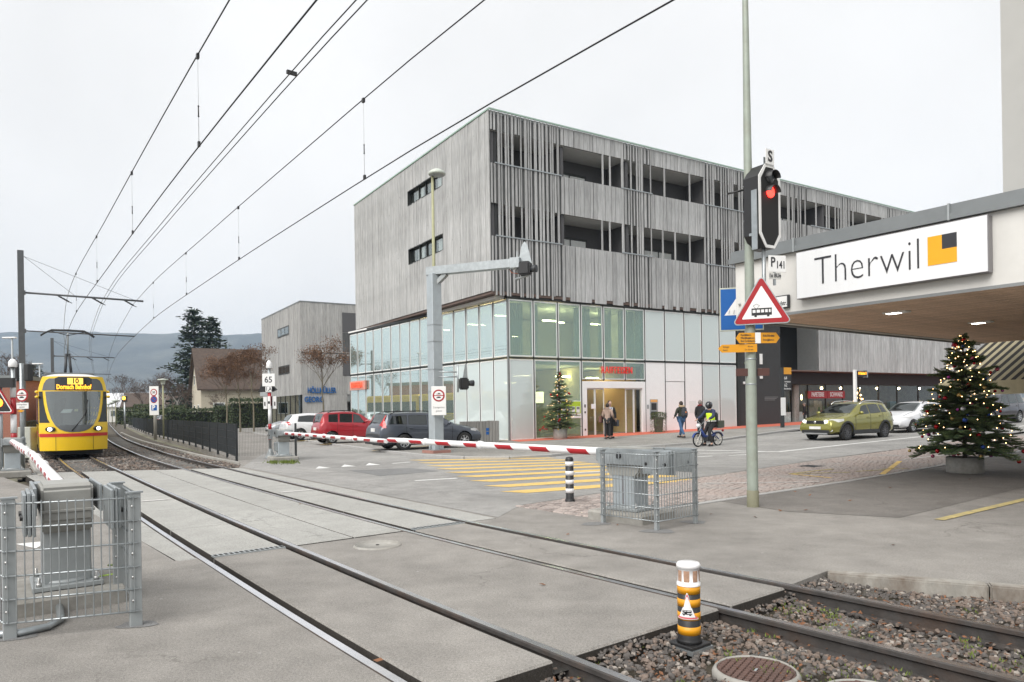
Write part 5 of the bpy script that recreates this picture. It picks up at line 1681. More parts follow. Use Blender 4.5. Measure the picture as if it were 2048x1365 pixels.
barR = barrier(pR, heading(pR, tipE), (tipE - pR).length, 0.955, 1.02, 'red and white crossing barrier with grey drive inside the mesh guard by the sign pole', 0.75, 0.82)
barM = barrier(pM, heading(pM, tipE), (tipE - pM).length - 0.15, 0.92, 0.99, 'red and white crossing barrier beside the 65 signal post at the track fence', 0.7, 0.95, r0=0.058)
barL = barrier(pL, heading(pL, tipW), (tipW - pL).length - 0.3, 0.955, 1.0, 'crossing barrier whose grey drive stands in the mesh guard near the lower left corner', 0.9, 0.82, post_grey='galv_dull')
barF = barrier(pF, heading(pF, tipW), (tipW - pF).length - 0.3, 0.93, 0.97, 'far crossing barrier in front of the flashing light at the left edge', 0.9, 0.9, r0=0.075)
# small control cabinet on the barrier by the 65 signal
b = MB(); b.box((0.02, -0.23, 0.47), (0.2, 0.1, 0.3)); b.build('control_box', MAT['galv'], barM, 0.01)
# earth lead and conduit at the near left barrier
b = MB()
inv = barL.matrix_basis.inverted()
b.tube([inv @ G(118, 1222, 0) + Vector((0, 0, 0.05)), inv @ G(122, 1246) + Vector((0, 0, 0.03)), inv @ G(95, 1262) + Vector((0, 0, 0.03)), inv @ G(40, 1274) + Vector((0, 0, 0.03)), inv @ G(-30, 1280) + Vector((0, 0, 0.03))], 0.028, 8)
b.build('cable_conduit', MAT['galv'], barL)
b = MB(); b.tube([(-0.2, -0.24, 0.2), (-0.28, -0.36, 0.22), (-0.2, -0.42, 0.28), (-0.05, -0.32, 0.26)], 0.008, 6); b.build('earth_lead', M('lead_green', (0.35, 0.5, 0.1), 0.5), barL)
# ---- wire mesh guards
def guard(posts, panels, h_, label, pw=0.065, wp=0.052, rw=0.0052):
 root_p = posts[0]
 o = empty('mesh_guard', (root_p.x, root_p.y, 0), 0, label, 'fence')
 inv = Matrix.Translation((-root_p.x, -root_p.y, 0))
 ctr = sum((Vector((p.x, p.y, 0)) for p in posts), Vector()) / len(posts)
 for p in posts:
  a = math.atan2(p.y - ctr.y, p.x - ctr.x)
  q = inv @ Vector((p.x, p.y, 0))
  b = MB(); b.box((q.x, q.y, h_ / 2), (pw, 0.045, h_ + 0.04), AT0); ps = b.build('post', MAT['galv_dull'], o, 0.004)
  b = MB(); b.box((q.x, q.y, h_ + 0.025), (pw + 0.03, 0.06, 0.012), AT0); b.build('post_cap', MAT['galv'], ps)
  for z in (0.16, 0.34, 0.52, 0.70, 0.88):
   b = MB(); b.ball((q.x, q.y - 0.03, z * h_ + 0.04), 0.012, 6, 4); b.build('bolt', MAT['bolt'], ps)
 for i, j in panels:
  a, c = inv @ Vector((posts[i].x, posts[i].y, 0)), inv @ Vector((posts[j].x, posts[j].y, 0))
  d = (c - a); L = d.length; d.normalize()
  off = Vector((d.y, -d.x, 0)) * 0.035
  if (a + off - inv @ ctr).length < (a - off - inv @ ctr).length: off = -off
  for z in (0.12, 0.29, 0.46, 0.64, 0.81, 0.985):
   for e_ in ((0.0, 0.012) if z > 0 else (0,)):
    pass
   b = MB(); b.tube([a + off + Vector((0, 0, z * h_)) - d * 0.03, c + off + Vector((0, 0, z * h_)) + d * 0.03], 0.0075, 6); b.build('rail_wire', MAT['galv'], o)
  b = MB()
  k = int(L / wp)
  for t in range(k + 1):
   q = a + off * 1.15 + d * (L * t / k)
   b.tube([q + Vector((0, 0, 0.12 * h_)), q + Vector((0, 0, 0.985 * h_ + 0.02))], rw, 4, caps=False)
  tag(b.build('wire_grid', MAT['galv'], o), kind='stuff')
 return o
guard([G(1207, 1046), G(1314, 1061), G(1391, 1047)], [(0, 1), (1, 2)], 1.0, 'galvanised wire mesh guard round the barrier drive by the sign pole')
gp = [G(20, 1278), G(272, 1252), G(238, 1199), G(-60, 1215)]
guard(gp, [(0, 1), (1, 2), (3, 0)], 1.0, 'galvanised wire mesh guard round the barrier drive near the lower left corner', pw=0.085)
# ---- fence along the outer track
ft = empty('track_fence', SN(24, 8, 0), 0, 'long dark grey mesh fence running along the outer track behind the crossing', 'fence')
fp = spline([(a, c) for a, c in fence_sn])
s = 25.0
prev = None
inv = Matrix.Translation(-SN(24, 8, 0))
while s < 112:
 q = inv @ SN(s, fp(s) - 0.05, 0)
 b = MB(); b.box((q.x, q.y, 0.6), (0.07, 0.07, 1.3), AT0); b.build('post', MAT['anthracite'], ft)
 if prev is not None:
  d = (q - prev)
  if s < 100:
   for z in ((0.15, 0.42, 0.7, 0.97, 1.22) if s < 60 else (0.2, 0.7, 1.2)):
    b = MB(); b.bar(prev + Vector((0, 0, z)), q + Vector((0, 0, z)), 0.012, 0.014); b.build('rail_wire', MAT['anthracite'], ft)
   b = MB()
   k = int(d.length / (0.05 if s < 50 else 0.09))
   for t in range(k):
    w = prev + d * (t / k)
    b.tube([w + Vector((0, 0, 0.12)), w + Vector((0, 0, 1.24))], 0.0055 if s < 50 else 0.012, 3, caps=False)
   tag(b.build('wire_grid', MAT['anthracite'], ft), kind='stuff')
 prev = q
 s += 2.5 if s < 60 else 4
# stub towards the barrier
q0, q1 = inv @ SN(25.0, fp(25) - .05, 0), inv @ G(592, 915)
b = MB()
d = q1 - q0
k = int(d.length / 0.05)
for t in range(k):
 w = q0 + d * (t / k); b.tube([w + Vector((0, 0, .12)), w + Vector((0, 0, 1.2))], 0.004, 3, caps=False)
tag(b.build('wire_grid', MAT['anthracite'], ft), kind='stuff')
b = MB(); b.box((q1.x, q1.y, 0.6), (0.06, 0.06, 1.24)); b.build('post', MAT['anthracite'], ft)
fl = empty('low_fence', SN(44, T1(44) - 1.75, 0), 0, 'dark fence left of the tram on a low concrete wall', 'fence')
inv = Matrix.Translation(-SN(44, T1(44) - 1.75, 0))
s, prev = 40.0, None
while s < 66:
 q = inv @ SN(s, T1(s) - 1.85, 0)
 b = MB(); b.box((q.x, q.y, 0.7), (0.08, 0.08, 1.3)); b.build('post', MAT['anthracite'], fl)
 if prev is not None:
  d = q - prev
  for t in range(14):
   w = prev + d * (t / 14)
   b = MB(); b.box((w.x, w.y, 0.75), (0.05, 0.05, 1.1), AT0); b.build('picket', MAT['anthracite'], fl)
 prev = q
 s += 2.2
# ================================================================== STATION CANOPY
def hit(u, v, A, hd):
 """pixel ray against the vertical plane through A with heading hd -> (distance along, height)"""
 d = ray(u, v)
 dx, dy = math.cos(hd), math.sin(hd)
 det = d.x * (-dy) + dx * d.y
 k = (A[0] * (-dy) + dx * A[1]) / det
 t = (d.x * A[1] - d.y * A[0]) / det
 t = -t if False else t
 px, py = d.x * k, k
 return ((px - A[0]) * dx + (py - A[1]) * dy, EYE + d.z * k)
C0 = (4.45, 14.10)
HC = math.atan2(-0.805, 0.593)
can = empty('station_canopy', (C0[0], C0[1], 0), HC, 'white station canopy with grey edge, timber underside and large town sign', 'canopy')
ZB, ZF, ZC = 3.30, 4.40, 4.64
b = MB(); b.span(0, 16, 0, 0.16, ZB, ZF); b.span(0, 0.16, 0.16, 11.5, ZB, ZF); b.build('fascia', MAT['render_white'], can, 0.006)
b = MB(); b.span(-0.10, 16, -0.09, 0.02, ZF, ZF + 0.10); b.span(-0.07, 16, -0.05, 0.02, ZF + 0.10, ZC); b.span(-0.10, 0.02, 0.02, 11.5, ZF, ZF + 0.1); b.span(-0.07, 0.02, 0.02, 11.5, ZF + 0.1, ZC); b.build('coping', MAT['grey_coping'], can)
for q in (1.3, 3.9, 6.5):
 b = MB(); b.span(q, q + 0.03, -0.10, 0.0, ZF - 0.01, ZC + 0.006); b.build('coping_joint', MAT['galv_dull'], can)
b = MB(); b.span(0.02, 16, 0.02, 11.5, ZC - 0.15, ZC - 0.03); b.build('roof', MAT['grey_coping'], can)
pl = {}
y = 0.17
k = 0
while y < 11.4:
 w = 0.14
 mid_y = y + w / 2
 L0 = 0.17
 if 'm' not in pl: pl['m'] = MB().box((0, 0, 0), (15.8, 0.132, 0.03)).mesh('soffit_plank', MAT['wood_soffit'])
 link('soffit_plank', pl['m'], can, (L0 + 7.9, mid_y, ZB + 0.035 + 0.002 * (k % 2)))
 y += w; k += 1
b = MB(); b.span(0.16, 16, 0.16, 11.4, ZB + 0.06, ZB + 0.075); b.build('soffit_backing', MAT['black_matte'], can)
b = MB(); b.span(0, 16, -0.004, 0.0, ZB - 0.03, ZB + 0.02); b.span(0.0, 0.03, 0.0, 11.5, ZB - 0.04, ZB); b.build('drip_edge', MAT['frame_grey'], can)
for (u, v) in ((1793, 626), (1962, 646)):
 d = ray(u, v); t = (ZB - EYE) / d.z
 p = can.matrix_basis.inverted() @ Vector((d.x * t, t, ZB))
 b = MB(); b.box((p.x, p.y, ZB + 0.008), (0.42, 0.24, 0.03)); dl = b.build('downlight', MAT['frame_white'], can, 0.004)
 b = MB(); b.box((p.x - 0.05, p.y, ZB - 0.010), (0.22, 0.15, 0.006)); b.build('lamp_glass', MAT['lamp_white'], dl)
# town sign
x0, zt_ = hit(1602, 507, C0, HC); _, zb_ = hit(1602, 600, C0, HC)
x1, zt1 = hit(1985, 433, C0, HC); _, zb1 = hit(1985, 548, C0, HC)
zt_, zb_ = (zt_ + zt1) / 2, (zb_ + zb1) / 2
b = MB(); b.span(x0, x1, -0.16, -0.006, zb_, zt_); sg = b.build('town_sign', MAT['sign_side'], can, 0.006)
b = MB(); b.span(x0 + 0.012, x1 - 0.012, -0.168, -0.16, zb_ + 0.012, zt_ - 0.012); b.build('sign_face', MAT['sign_white_face'], sg)
M('letter_black', (0.03, 0.03, 0.035), 0.4)
xa, za = hit(1640, 555, C0, HC); xb, _ = hit(1848, 505, C0, HC)
tx = text('lettering', 'Therwil', 0.5, MAT['letter_black'], sg, None, 0.003, bold=-0.0105)
bb = [v.co for v in tx.data.vertices]
mn, mxx = min(c.x for c in bb), max(c.x for c in bb)
lo, hi = min(c.z for c in bb), max(c.z for c in bb)
sc_ = (xb - xa) / (mxx - mn)
_, zlo = hit(1655, 570, C0, HC); _, zhi = hit(1848, 480, C0, HC)
szc = (zhi - zlo) / (hi - lo)
tx.data.transform(Matrix.Translation((xa, -0.172, zlo)) @ Matrix.Diagonal((sc_, 1, szc, 1)) @ Matrix.Translation((-mn, 0, -lo)))
la, lzt = hit(1865, 478, C0, HC); lb, _ = hit(1923, 470, C0, HC); _, lzb = hit(1865, 535, C0, HC)
lm = (la + lb) / 2; lzm = (lzt + lzb) / 2
b = MB(); b.prism([(la, lzb), (lb, lzb), (lb, lzm), (lm, lzm), (lm, lzt), (la, lzt)], 0.168, 0.174, axis='Y'); b.build('emblem_yellow', MAT['sign_yellow_face'], sg)
b = MB(); b.span(lm, lb, -0.1735, -0.168, lzm, lzt); b.build('emblem_black', MAT['letter_black'], sg)
# street name plate, small fittings
xs, zs_ = hit(1560, 606, C0, HC)
b = MB(); b.span(xs - 0.20, xs + 0.22, -0.07, -0.012, zs_ - 0.12, zs_ + 0.12); ns = b.build('street_name_plate', MAT['dark_metal'], can, 0.006)
b = MB(); b.span(xs - 0.18, xs + 0.19, -0.075, -0.07, zs_ - 0.10, zs_ + 0.10); b.build('plate_face', MAT['white_paint'], ns)
text('lettering', 'Bahnhofstr.', 0.11, MAT['letter_black'], ns, Matrix.Translation((xs, -0.077, zs_ - 0.03)), 0.001, sx=0.75, bold=0.002)
xs, zs_ = hit(1476, 610, C0, HC)
b = MB(); b.ball((xs + 0.05, -0.02, zs_), 0.025, 8, 6); b.build('wall_fitting', MAT['sign_back'], can)
# upper storeys of the station building above the canopy
tw = (C0[0], C0[1])
q = AT(2006, 380, 14.2)
p = can.matrix_basis.inverted() @ q
b = MB(); b.span(0, 9, 0, 7, ZC - 0.1, 16)
tag(b.build('station_tower', M('tower_render', (0.42, 0.415, 0.395), 0.85, var=0.04, scale=2), None, 0.0, loc=(q.x, q.y, 0), rz=HC), 'plain off-white upper wall of the station building above the canopy', 'building')
# ground floor of the station under the canopy, out to the right
b = MB(); b.span(14, 16, 4.0, 11, 0, ZB); b.build('station_wall', MAT['render_white'], can)
# ================================================================== SIGN POLE WITH SIGNAL
pp = G(1506, 1014)
pole = empty('sign_pole', (pp.x, pp.y, 0), 0, 'tall grey green lamp pole carrying signal, warning triangle and yellow hiking signs', 'pole')
b = MB(); b.lathe([(0.088, 0), (0.086, 0.30), (0.082, 2.0), (0.066, 5.0), (0.046, 8.0), (0.036, 10.5)], 20); b.build('shaft', MAT['pole_green'], pole)
b = MB(); b.lathe([(0.094, 0), (0.092, 0.26), (0.087, 0.265)], 20, caps=False); b.build('base_collar', M('pole_base', (0.20, 0.195, 0.13), 0.7, var=0.15), pole)
for z in (1.95, 2.35, 2.55, 3.05, 4.55, 5.1):
 b = MB(); b.lathe([(0.083, z - 0.012), (0.087, z), (0.083, z + 0.012)], 20, caps=False) if z < 4 else b.lathe([(0.074, z - 0.012), (0.076, z), (0.074, z + 0.012)], 20, caps=False); b.build('strap', MAT['galv'], pole)
b = MB(); b.tube([(-0.04, 0, 5.05), (-0.32, 0.05, 5.0)], 0.016, 6); b.build('bracket_stub', MAT['black_plastic'], pole)
for q in (-1, 1):
 b = MB(); b.box((q * 0.17 + 0.02, -0.02, 2.14), (0.18, 0.06, 0.12)); b.build('brown_plate', MAT['brown_sign'], pole, 0.004)
def ZP(v, Y=None): return EYE + (VH - ROLL * (1506 - 1024) - v) / F * (Y or pp.y)
# signal head
sh = empty('tram_signal', (pp.x + 0.26, pp.y - 0.20, 0), R(32), 'black octagonal signal head with one red light and letter S plate', 'signal')
zt_, zb_ = ZP(332, 11.2), ZP(498, 11.2)
W2 = 0.255
oct_ = [(-W2, zb_ + 0.20), (-W2 + 0.15, zb_), (W2 - 0.15, zb_), (W2, zb_ + 0.20), (W2, zt_ - 0.20), (W2 - 0.15, zt_), (-W2 + 0.15, zt_), (-W2, zt_ - 0.20)]
oi_ = [(x * 0.80, (zt_ + zb_) / 2 + (z - (zt_ + zb_) / 2) * 0.93) for x, z in oct_]
b = MB(); b.prism(oct_, -0.28, 0.0, axis='Y'); b.build('housing', MAT['black_plastic'], sh)
b = MB()
n_ = 8
vs = [(x, -0.012, z) for x, z in oct_] + [(x, -0.012, z) for x, z in oi_] + [(x, -0.001, z) for x, z in oct_]
b.add(vs, [(i, (i + 1) % 8, 8 + (i + 1) % 8, 8 + i) for i in range(8)] + [(16 + i, 16 + (i + 1) % 8, (i + 1) % 8, i) for i in range(8)])
b.build('white_border', MAT['white_paint'], sh)
b = MB(); b.prism(oi_, 0.003, 0.008, axis='Y'); b.build('face', MAT['black_matte'], sh)
for v, lit in ((356, False), (385, True)):
 z = ZP(v, 11.15)
 m = Matrix.Translation((0, -0.02, z)) @ Matrix.Rotation(PI / 2, 4, 'X')
 # visor: three quarter tube
 vs, fs = [], []
 for i in range(15):
  a = R(0) + R(180) * i / 14
  for yy, rr in ((0.0, 0.105), (-0.13, 0.112), (-0.13, 0.106), (0.0, 0.098)):
   vs.append((rr * math.cos(a), yy - 0.01, z + rr * math.sin(a) + yy * 0.15))
 for i in range(14):
  for kk in range(3):
   a = i * 4 + kk
   fs.append((a, a + 1, a + 5, a + 4))
 b = MB(); b.add(vs, fs, 0, True); vz = b.build('visor', MAT['black_plastic'], sh)
 b = MB(); b.lathe([(0.09, 0.0), (0.085, 0.02), (0.05, 0.035), (0.0001, 0.04)], 18, mat=m, caps=False); b.build('lamp_lens', MAT['signal_red'] if lit else M('lens_dark', (0.06, 0.065, 0.07), 0.2), vz)
z = ZP(317, 11.2)
b = MB(); b.span(-0.10, 0.10, -0.03, -0.018, z - 0.12, z + 0.12); pt = b.build('letter_plate', MAT['white_paint'], sh, 0.003)
text('lettering', 'S', 0.235, MAT['letter_black'], pt, Matrix.Translation((0, -0.032, z)), 0.001, bold=0.008)
b = MB(); b.span(-0.09, 0.0, 0.02, 0.03, zt_ - 0.02, z); b.build('plate_arm', MAT['galv'], sh)
b = MB(); b.span(-0.30, -0.285, 0.0, 0.10, ZP(508), ZP(392)); b.span(-0.30, -0.05, 0.1, 0.15, ZP(480), ZP(475)); b.build('mounting_rail', MAT['galv'], sh)
b = MB(); b.tube([(-0.05, 0.08, ZP(650)), (-0.05, 0.08, ZP(490))], 0.03, 10); b.build('support_tube', MAT['galv'], sh)
# number plate P 141
pm = Matrix.Translation((pp.x + 0.20, pp.y - 0.28, 0))
p141 = empty('number_plate', (pp.x + 0.335, pp.y - 0.30, 0), R(10), 'white plate reading P 141 under the signal', 'sign')
z0, z1 = ZP(546, 11.1), ZP(513, 11.1)
b = MB(); b.span(-0.145, 0.145, 0, 0.012, z0, z1); b.build('plate', MAT['white_paint'], p141, 0.003)
text('lettering', 'P', 0.21, MAT['letter_black'], p141, Matrix.Translation((-0.075, -0.003, (z0 + z1) / 2 + 0.02)), 0.001, sx=0.75, bold=0.004)
text('lettering', '141', 0.16, MAT['letter_black'], p141, Matrix.Translation((0.055, -0.003, (z0 + z1) / 2 - 0.02)), 0.001, sx=0.68, bold=0.003)
b = MB(); b.span(-0.135, 0.06, 0.005, 0.017, z0 - 0.11, z0 - 0.01); b2 = b.build('sub_plate', M('plate_grey', (0.5, 0.5, 0.48), 0.6), p141, 0.002)
text('lettering', '1x BUe', 0.085, MAT['letter_black'], b2, Matrix.Translation((-0.04, 0.002, z0 - 0.055)), 0.001, sx=0.8, bold=0.002)
b = MB(); b.span(-0.05, -0.02, 0.012, 0.05, z0 - 0.2, z0 + 0.2); b.build('clamp', MAT['galv'], p141)
def rtri(cx, zc, side, r_):
 """rounded triangle pointing up, in x,z"""
 h_ = side * math.sqrt(3) / 2
 cs = [(cx - side / 2, zc - h_ / 3), (cx + side / 2, zc - h_ / 3), (cx, zc + 2 * h_ / 3)]
 out = []
 for i, (x, z) in enumerate(cs):
  ang = math.atan2(z - zc, x - cx)
  ix, iz = x - 2 * r_ * math.cos(ang), z - 2 * r_ * math.sin(ang)
  for k in range(-3, 4):
   a = ang + R(60) * k / 3
   out.append((ix + r_ * math.cos(a), iz + r_ * math.sin(a)))
 return out
def tram_pictogram(parent, s, mtx):
 """little tram silhouette, about 1 wide"""
 def P(mb, name, mt=MAT['black_sign']):
  me_ = mb.mesh(name, mt); me_.transform(mtx @ Matrix.Diagonal((s, s, s, 1))); link(name, me_, parent)
 b = MB(); b.span(-0.5, 0.5, -0.01, 0, -0.2, -0.06); b.span(-0.5, 0.5, -0.01, 0, 0.10, 0.17)
 for x in (-0.5, -0.3, -0.08, 0.12, 0.3, 0.44): b.span(x, x + 0.05, -0.01, 0, -0.06, 0.10)
 for x in (-0.36, 0.26): b.span(x, x + 0.12, -0.01, 0, -0.28, -0.2)
 P(b, 'pictogram')
 b = MB(); b.bar((-0.3, -0.005, 0.17), (-0.42, -0.005, 0.3), 0.02, 0.01); b.bar((-0.42, -0.005, 0.3), (-0.25, -0.005, 0.4), 0.02, 0.01); b.bar((-0.25, -0.005, 0.4), (-0.1, -0.005, 0.3), 0.02, 0.01); b.bar((-0.1, -0.005, 0.3), (-0.22, -0.005, 0.17), 0.02, 0.01)
 P(b, 'pictogram_pantograph')
tri = empty('warning_sign', (pp.x + 0.13, pp.y - 0.16, 0), R(-20), 'red bordered triangular tram warning sign on the tall pole', 'sign')
zc = ZP(617, 11.25)
b = MB(); b.prism(rtri(0, zc, 0.90, 0.05), -0.0, 0.035, axis='Y'); b.build('frame', MAT['galv'], tri)
b = MB(); b.prism(rtri(0, zc, 0.845, 0.035), 0.035, 0.039, axis='Y'); b.build('red_border', MAT['red_sign'], tri)
b = MB(); b.prism(rtri(0, zc - 0.0, 0.60, 0.012), 0.039, 0.042, axis='Y'); fc = b.build('white_field', MAT['white_paint'], tri)
tram_pictogram(fc, 0.30, Matrix.Translation((0, -0.042, zc - 0.06)))
b = MB(); b.span(-0.03, 0.03, 0.0, 0.1, zc - 0.2, zc + 0.2); b.build('bracket', MAT['galv'], tri)
def arrow_sign(name, x0, x1, zc, h_, dirn, lines, label, dy, rz=0):
 o = empty(name, (pp.x, pp.y - dy, 0), rz, label, 'sign', 'yellow hiking signs on the pole')
 tip = 0.06
 if dirn < 0: poly = [(x0, zc), (x0 + tip, zc - h_ / 2), (x1, zc - h_ / 2), (x1, zc + h_ / 2), (x0 + tip, zc + h_ / 2)]
 elif dirn > 0: poly = [(x0, zc - h_ / 2), (x1 - tip, zc - h_ / 2), (x1, zc), (x1 - tip, zc + h_ / 2), (x0, zc + h_ / 2)]
 b = MB(); b.prism(poly, 0, 0.012, axis='Y'); b.build('board', MAT['yellow_sign'], o)
 for i, (l, r_) in enumerate(lines):
  z = zc + h_ / 2 - h_ * (i + 0.75) / (len(lines) + 0.5)
  text('lettering', l, h_ * 0.30, MAT['letter_black'], o, Matrix.Translation((x0 + (0.075 if dirn < 0 else 0.03), -0.014, z)), 0.0006, align='LEFT', sx=0.8)
  if r_: text('lettering', r_, h_ * 0.30, MAT['letter_black'], o, Matrix.Translation((x1 - (0.06 if dirn < 0 else 0.09), -0.014, z)), 0.0006, align='RIGHT', sx=0.8)
 return o
z1, z2 = ZP(677, 11.3), ZP(697, 11.3)
arrow_sign('hiking_sign', -0.275, 0.03, z1, 0.165, -1, [('Reinach', '20 min'), ('Münchenstein', '1 h 30 min'), ('Bad Schönenbuch', '2 h')], 'upper yellow hiking board pointing left on the tall pole', 0.11, R(3))
arrow_sign('hiking_sign', 0.125, 0.43, z1, 0.165, 1, [('Biel-Benken', '1 h 15 min'), ('Ettingen', '50 min')], 'yellow hiking board pointing right on the tall pole', 0.11, R(3))
b = MB(); b.span(pp.x + 0.035, pp.x + 0.12, pp.y - 0.128, pp.y - 0.112, z1 - 0.085, z1 + 0.085); wp_ = tag(b.build('name_plate', MAT['white_paint']), 'small white place plate between the yellow hiking boards', 'sign')
arrow_sign('hiking_sign', -0.54, 0.06, z2, 0.125, -1, [('Ettingen', '40 min'), ('Aesch', '2 h 10 min')], 'lower yellow hiking board pointing left on the tall pole', 0.115, R(-6))
# blue pedestrian crossing sign behind the canopy corner
bs_ = AT(1483, 620, 15.6)
o = empty('crossing_sign', (bs_.x, bs_.y, 0), R(-14), 'blue square pedestrian crossing sign half hidden behind the canopy corner', 'sign')
z0, z1 = AT(1470, 662, 15.6).z, AT(1470, 575, 15.6).z
w = 0.46
b = MB(); b.span(-w, w, 0, 0.03, z0, z1); b.build('panel', M('sign_olive_edge', (0.45, 0.47, 0.38), 0.5), o, 0.008)
b = MB(); b.span(-w + 0.025, w - 0.025, -0.004, 0, z0 + 0.03, z1 - 0.03); b.build('blue_field', MAT['blue_sign'], o)
zc = (z0 + z1) / 2 + 0.03
b = MB(); b.prism([(-0.36, zc - 0.16), (0.36, zc - 0.16), (0.0, zc + 0.36)], 0.004, 0.007, axis='Y'); b.build('white_triangle', MAT['white_paint'], o)
for k in range(6):
 b = MB(); b.bar((-0.27 + k * 0.1, -0.009, zc - 0.13), (-0.25 + k * 0.1, -0.009, zc - 0.05), 0.03, 0.003); b.build('stripe', MAT['black_sign'], o)
b = MB(); b.tube([(0.1, 0.08, 0), (0.1, 0.08, z1)], 0.04, 10); b.build('post', MAT['galv'], o)
# ================================================================== PORTAL COLUMN WITH SIGNAL ARM
gp_ = G(873, 906, 0.07)
gan = empty('signal_column', (gp_.x, gp_.y, 0.07), R(38), 'pale grey steel column with long arm over the crossing', 'column')
hcol = 6.45
b = MB(); b.span(-0.2, 0.2, -0.2, 0.2, 0.1, hcol); b.build('shaft', MAT['steel_blue'], gan, 0.02)
b = MB(); b.box((0, 0, 0.05), (0.75, 0.75, 0.1)); b.build('footing', M('footing_red', (0.33, 0.17, 0.14), 0.9, var=0.2), gan)
b = MB(); b.box((0, 0, 0.115), (0.62, 0.62, 0.03)); b.build('base_plate', MAT['galv'], gan)
for k in range(4):
 a = k * PI / 2
 b = MB(); b.add([(0.2, -0.01, 0.13), (0.3, -0.01, 0.13), (0.2, -0.01, 0.42), (0.2, 0.01, 0.13), (0.3, 0.01, 0.13), (0.2, 0.01, 0.42)], [(0, 1, 2), (5, 4, 3), (0, 3, 4, 1), (1, 4, 5, 2)], mat=Matrix.Rotation(a, 4, 'Z')); b.build('gusset', MAT['galv'], gan)
inv = gan.matrix_basis.inverted()
ae = inv @ AT(1032, 521, 24.6)
a0 = Vector((0, 0, hcol + 0.1)); d = (ae - a0); d.z = 0
ae = a0 + d
dn_ = d.normalized()
b = MB(); b.bar(a0 - dn_ * 0.25, ae, 0.30, 0.30); b.build('arm', MAT['galv'], gan, 0.01)
b = MB(); b.bar(a0 + Vector((0, 0, -0.55)), a0 + dn_ * 0.5 + Vector((0, 0, -0.14)), 0.2, 0.14); b.build('brace', MAT['galv_dull'], gan)
b = MB(); b.box((ae.x, ae.y, ae.z), (0.36, 0.36, 0.36), math.atan2(d.y, d.x)); b.build('arm_clamp', MAT['galv'], gan, 0.01)
for z in (3.0, 4.0, 4.6, 2.2):
 b = MB(); b.box((0, 0, z), (0.412, 0.412, 0.03)); b.build('strap', MAT['galv'], gan)
sgd = math.atan2(d.y, d.x)
so = empty('arm_signal', gan.matrix_basis @ (ae + dn_ * 0.30) , R(38) + sgd, 'small black signal lamp hung at the tip of the long arm', 'signal')
b = MB(); b.box((0.05, -0.05, -0.22), (0.42, 0.36, 0.46)); b.build('housing', MAT['black_plastic'], so, 0.05, 2)
b = MB(); b.lathe([(0.11, 0), (0.13, 0.22)], 14, mat=Matrix.Translation((0.25, -0.05, -0.25)) @ Matrix.Rotation(PI / 2, 4, 'Y')); b.build('visor', MAT['dark_metal'], so)
b = MB(); b.prism([(-0.22, 0.0), (0.28, -0.05), (0.12, 0.62), (0.02, 0.72), (-0.08, 0.6)], -0.01, 0.01, axis='Y'); b.build('back_plate', MAT['galv'], so)
b = MB(); b.tube([(-0.3, -0.05, -0.55), (0.2, -0.05, -0.45)], 0.04, 8); b.tube([(-0.25, -0.02, 0.4), (-0.25, -0.02, -0.6)], 0.03, 8); b.build('hanger', MAT['galv_dull'], so)
b = MB(); b.tube([(-0.55, 0, -0.18), (-0.45, -0.05, -0.32), (-0.2, -0.05, -0.38)], 0.012, 6); b.build('cable', M('cable_red', (0.35, 0.10, 0.05)), so)
# signal on a bracket lower down
s2 = AT(932, 768, gp_.y - 0.3)
o = empty('bracket_signal', s2, R(20), 'small black signal lamp on a bracket beside the steel column', 'signal')
b = MB(); b.box((-0.08, 0, 0), (0.30, 0.32, 0.42)); b.build('housing', MAT['black_plastic'], o, 0.04, 2)
b = MB(); b.lathe([(0.09, 0), (0.11, 0.24)], 12, mat=Matrix.Translation((0.05, 0, 0.02)) @ Matrix.Rotation(PI / 2, 4, 'Y')); b.build('visor', MAT['dark_metal'], o)
b = MB(); b.prism([(-0.12, 0.2), (0.06, 0.2), (0.04, 0.7), (-0.02, 0.72)], -0.01, 0.01, axis='Y'); b.build('back_plate', MAT['galv'], o)
for z in (0.25, 0.42):
 b = MB(); b.tube([(-0.95, 0.15, z), (-0.28, 0.02, z)], 0.025, 6); b.build('bracket', MAT['galv'], o)
b = MB(); b.tube([(-0.3, 0, -0.3), (-0.3, 0, 0.7)], 0.03, 8); b.build('upright', MAT['galv'], o)
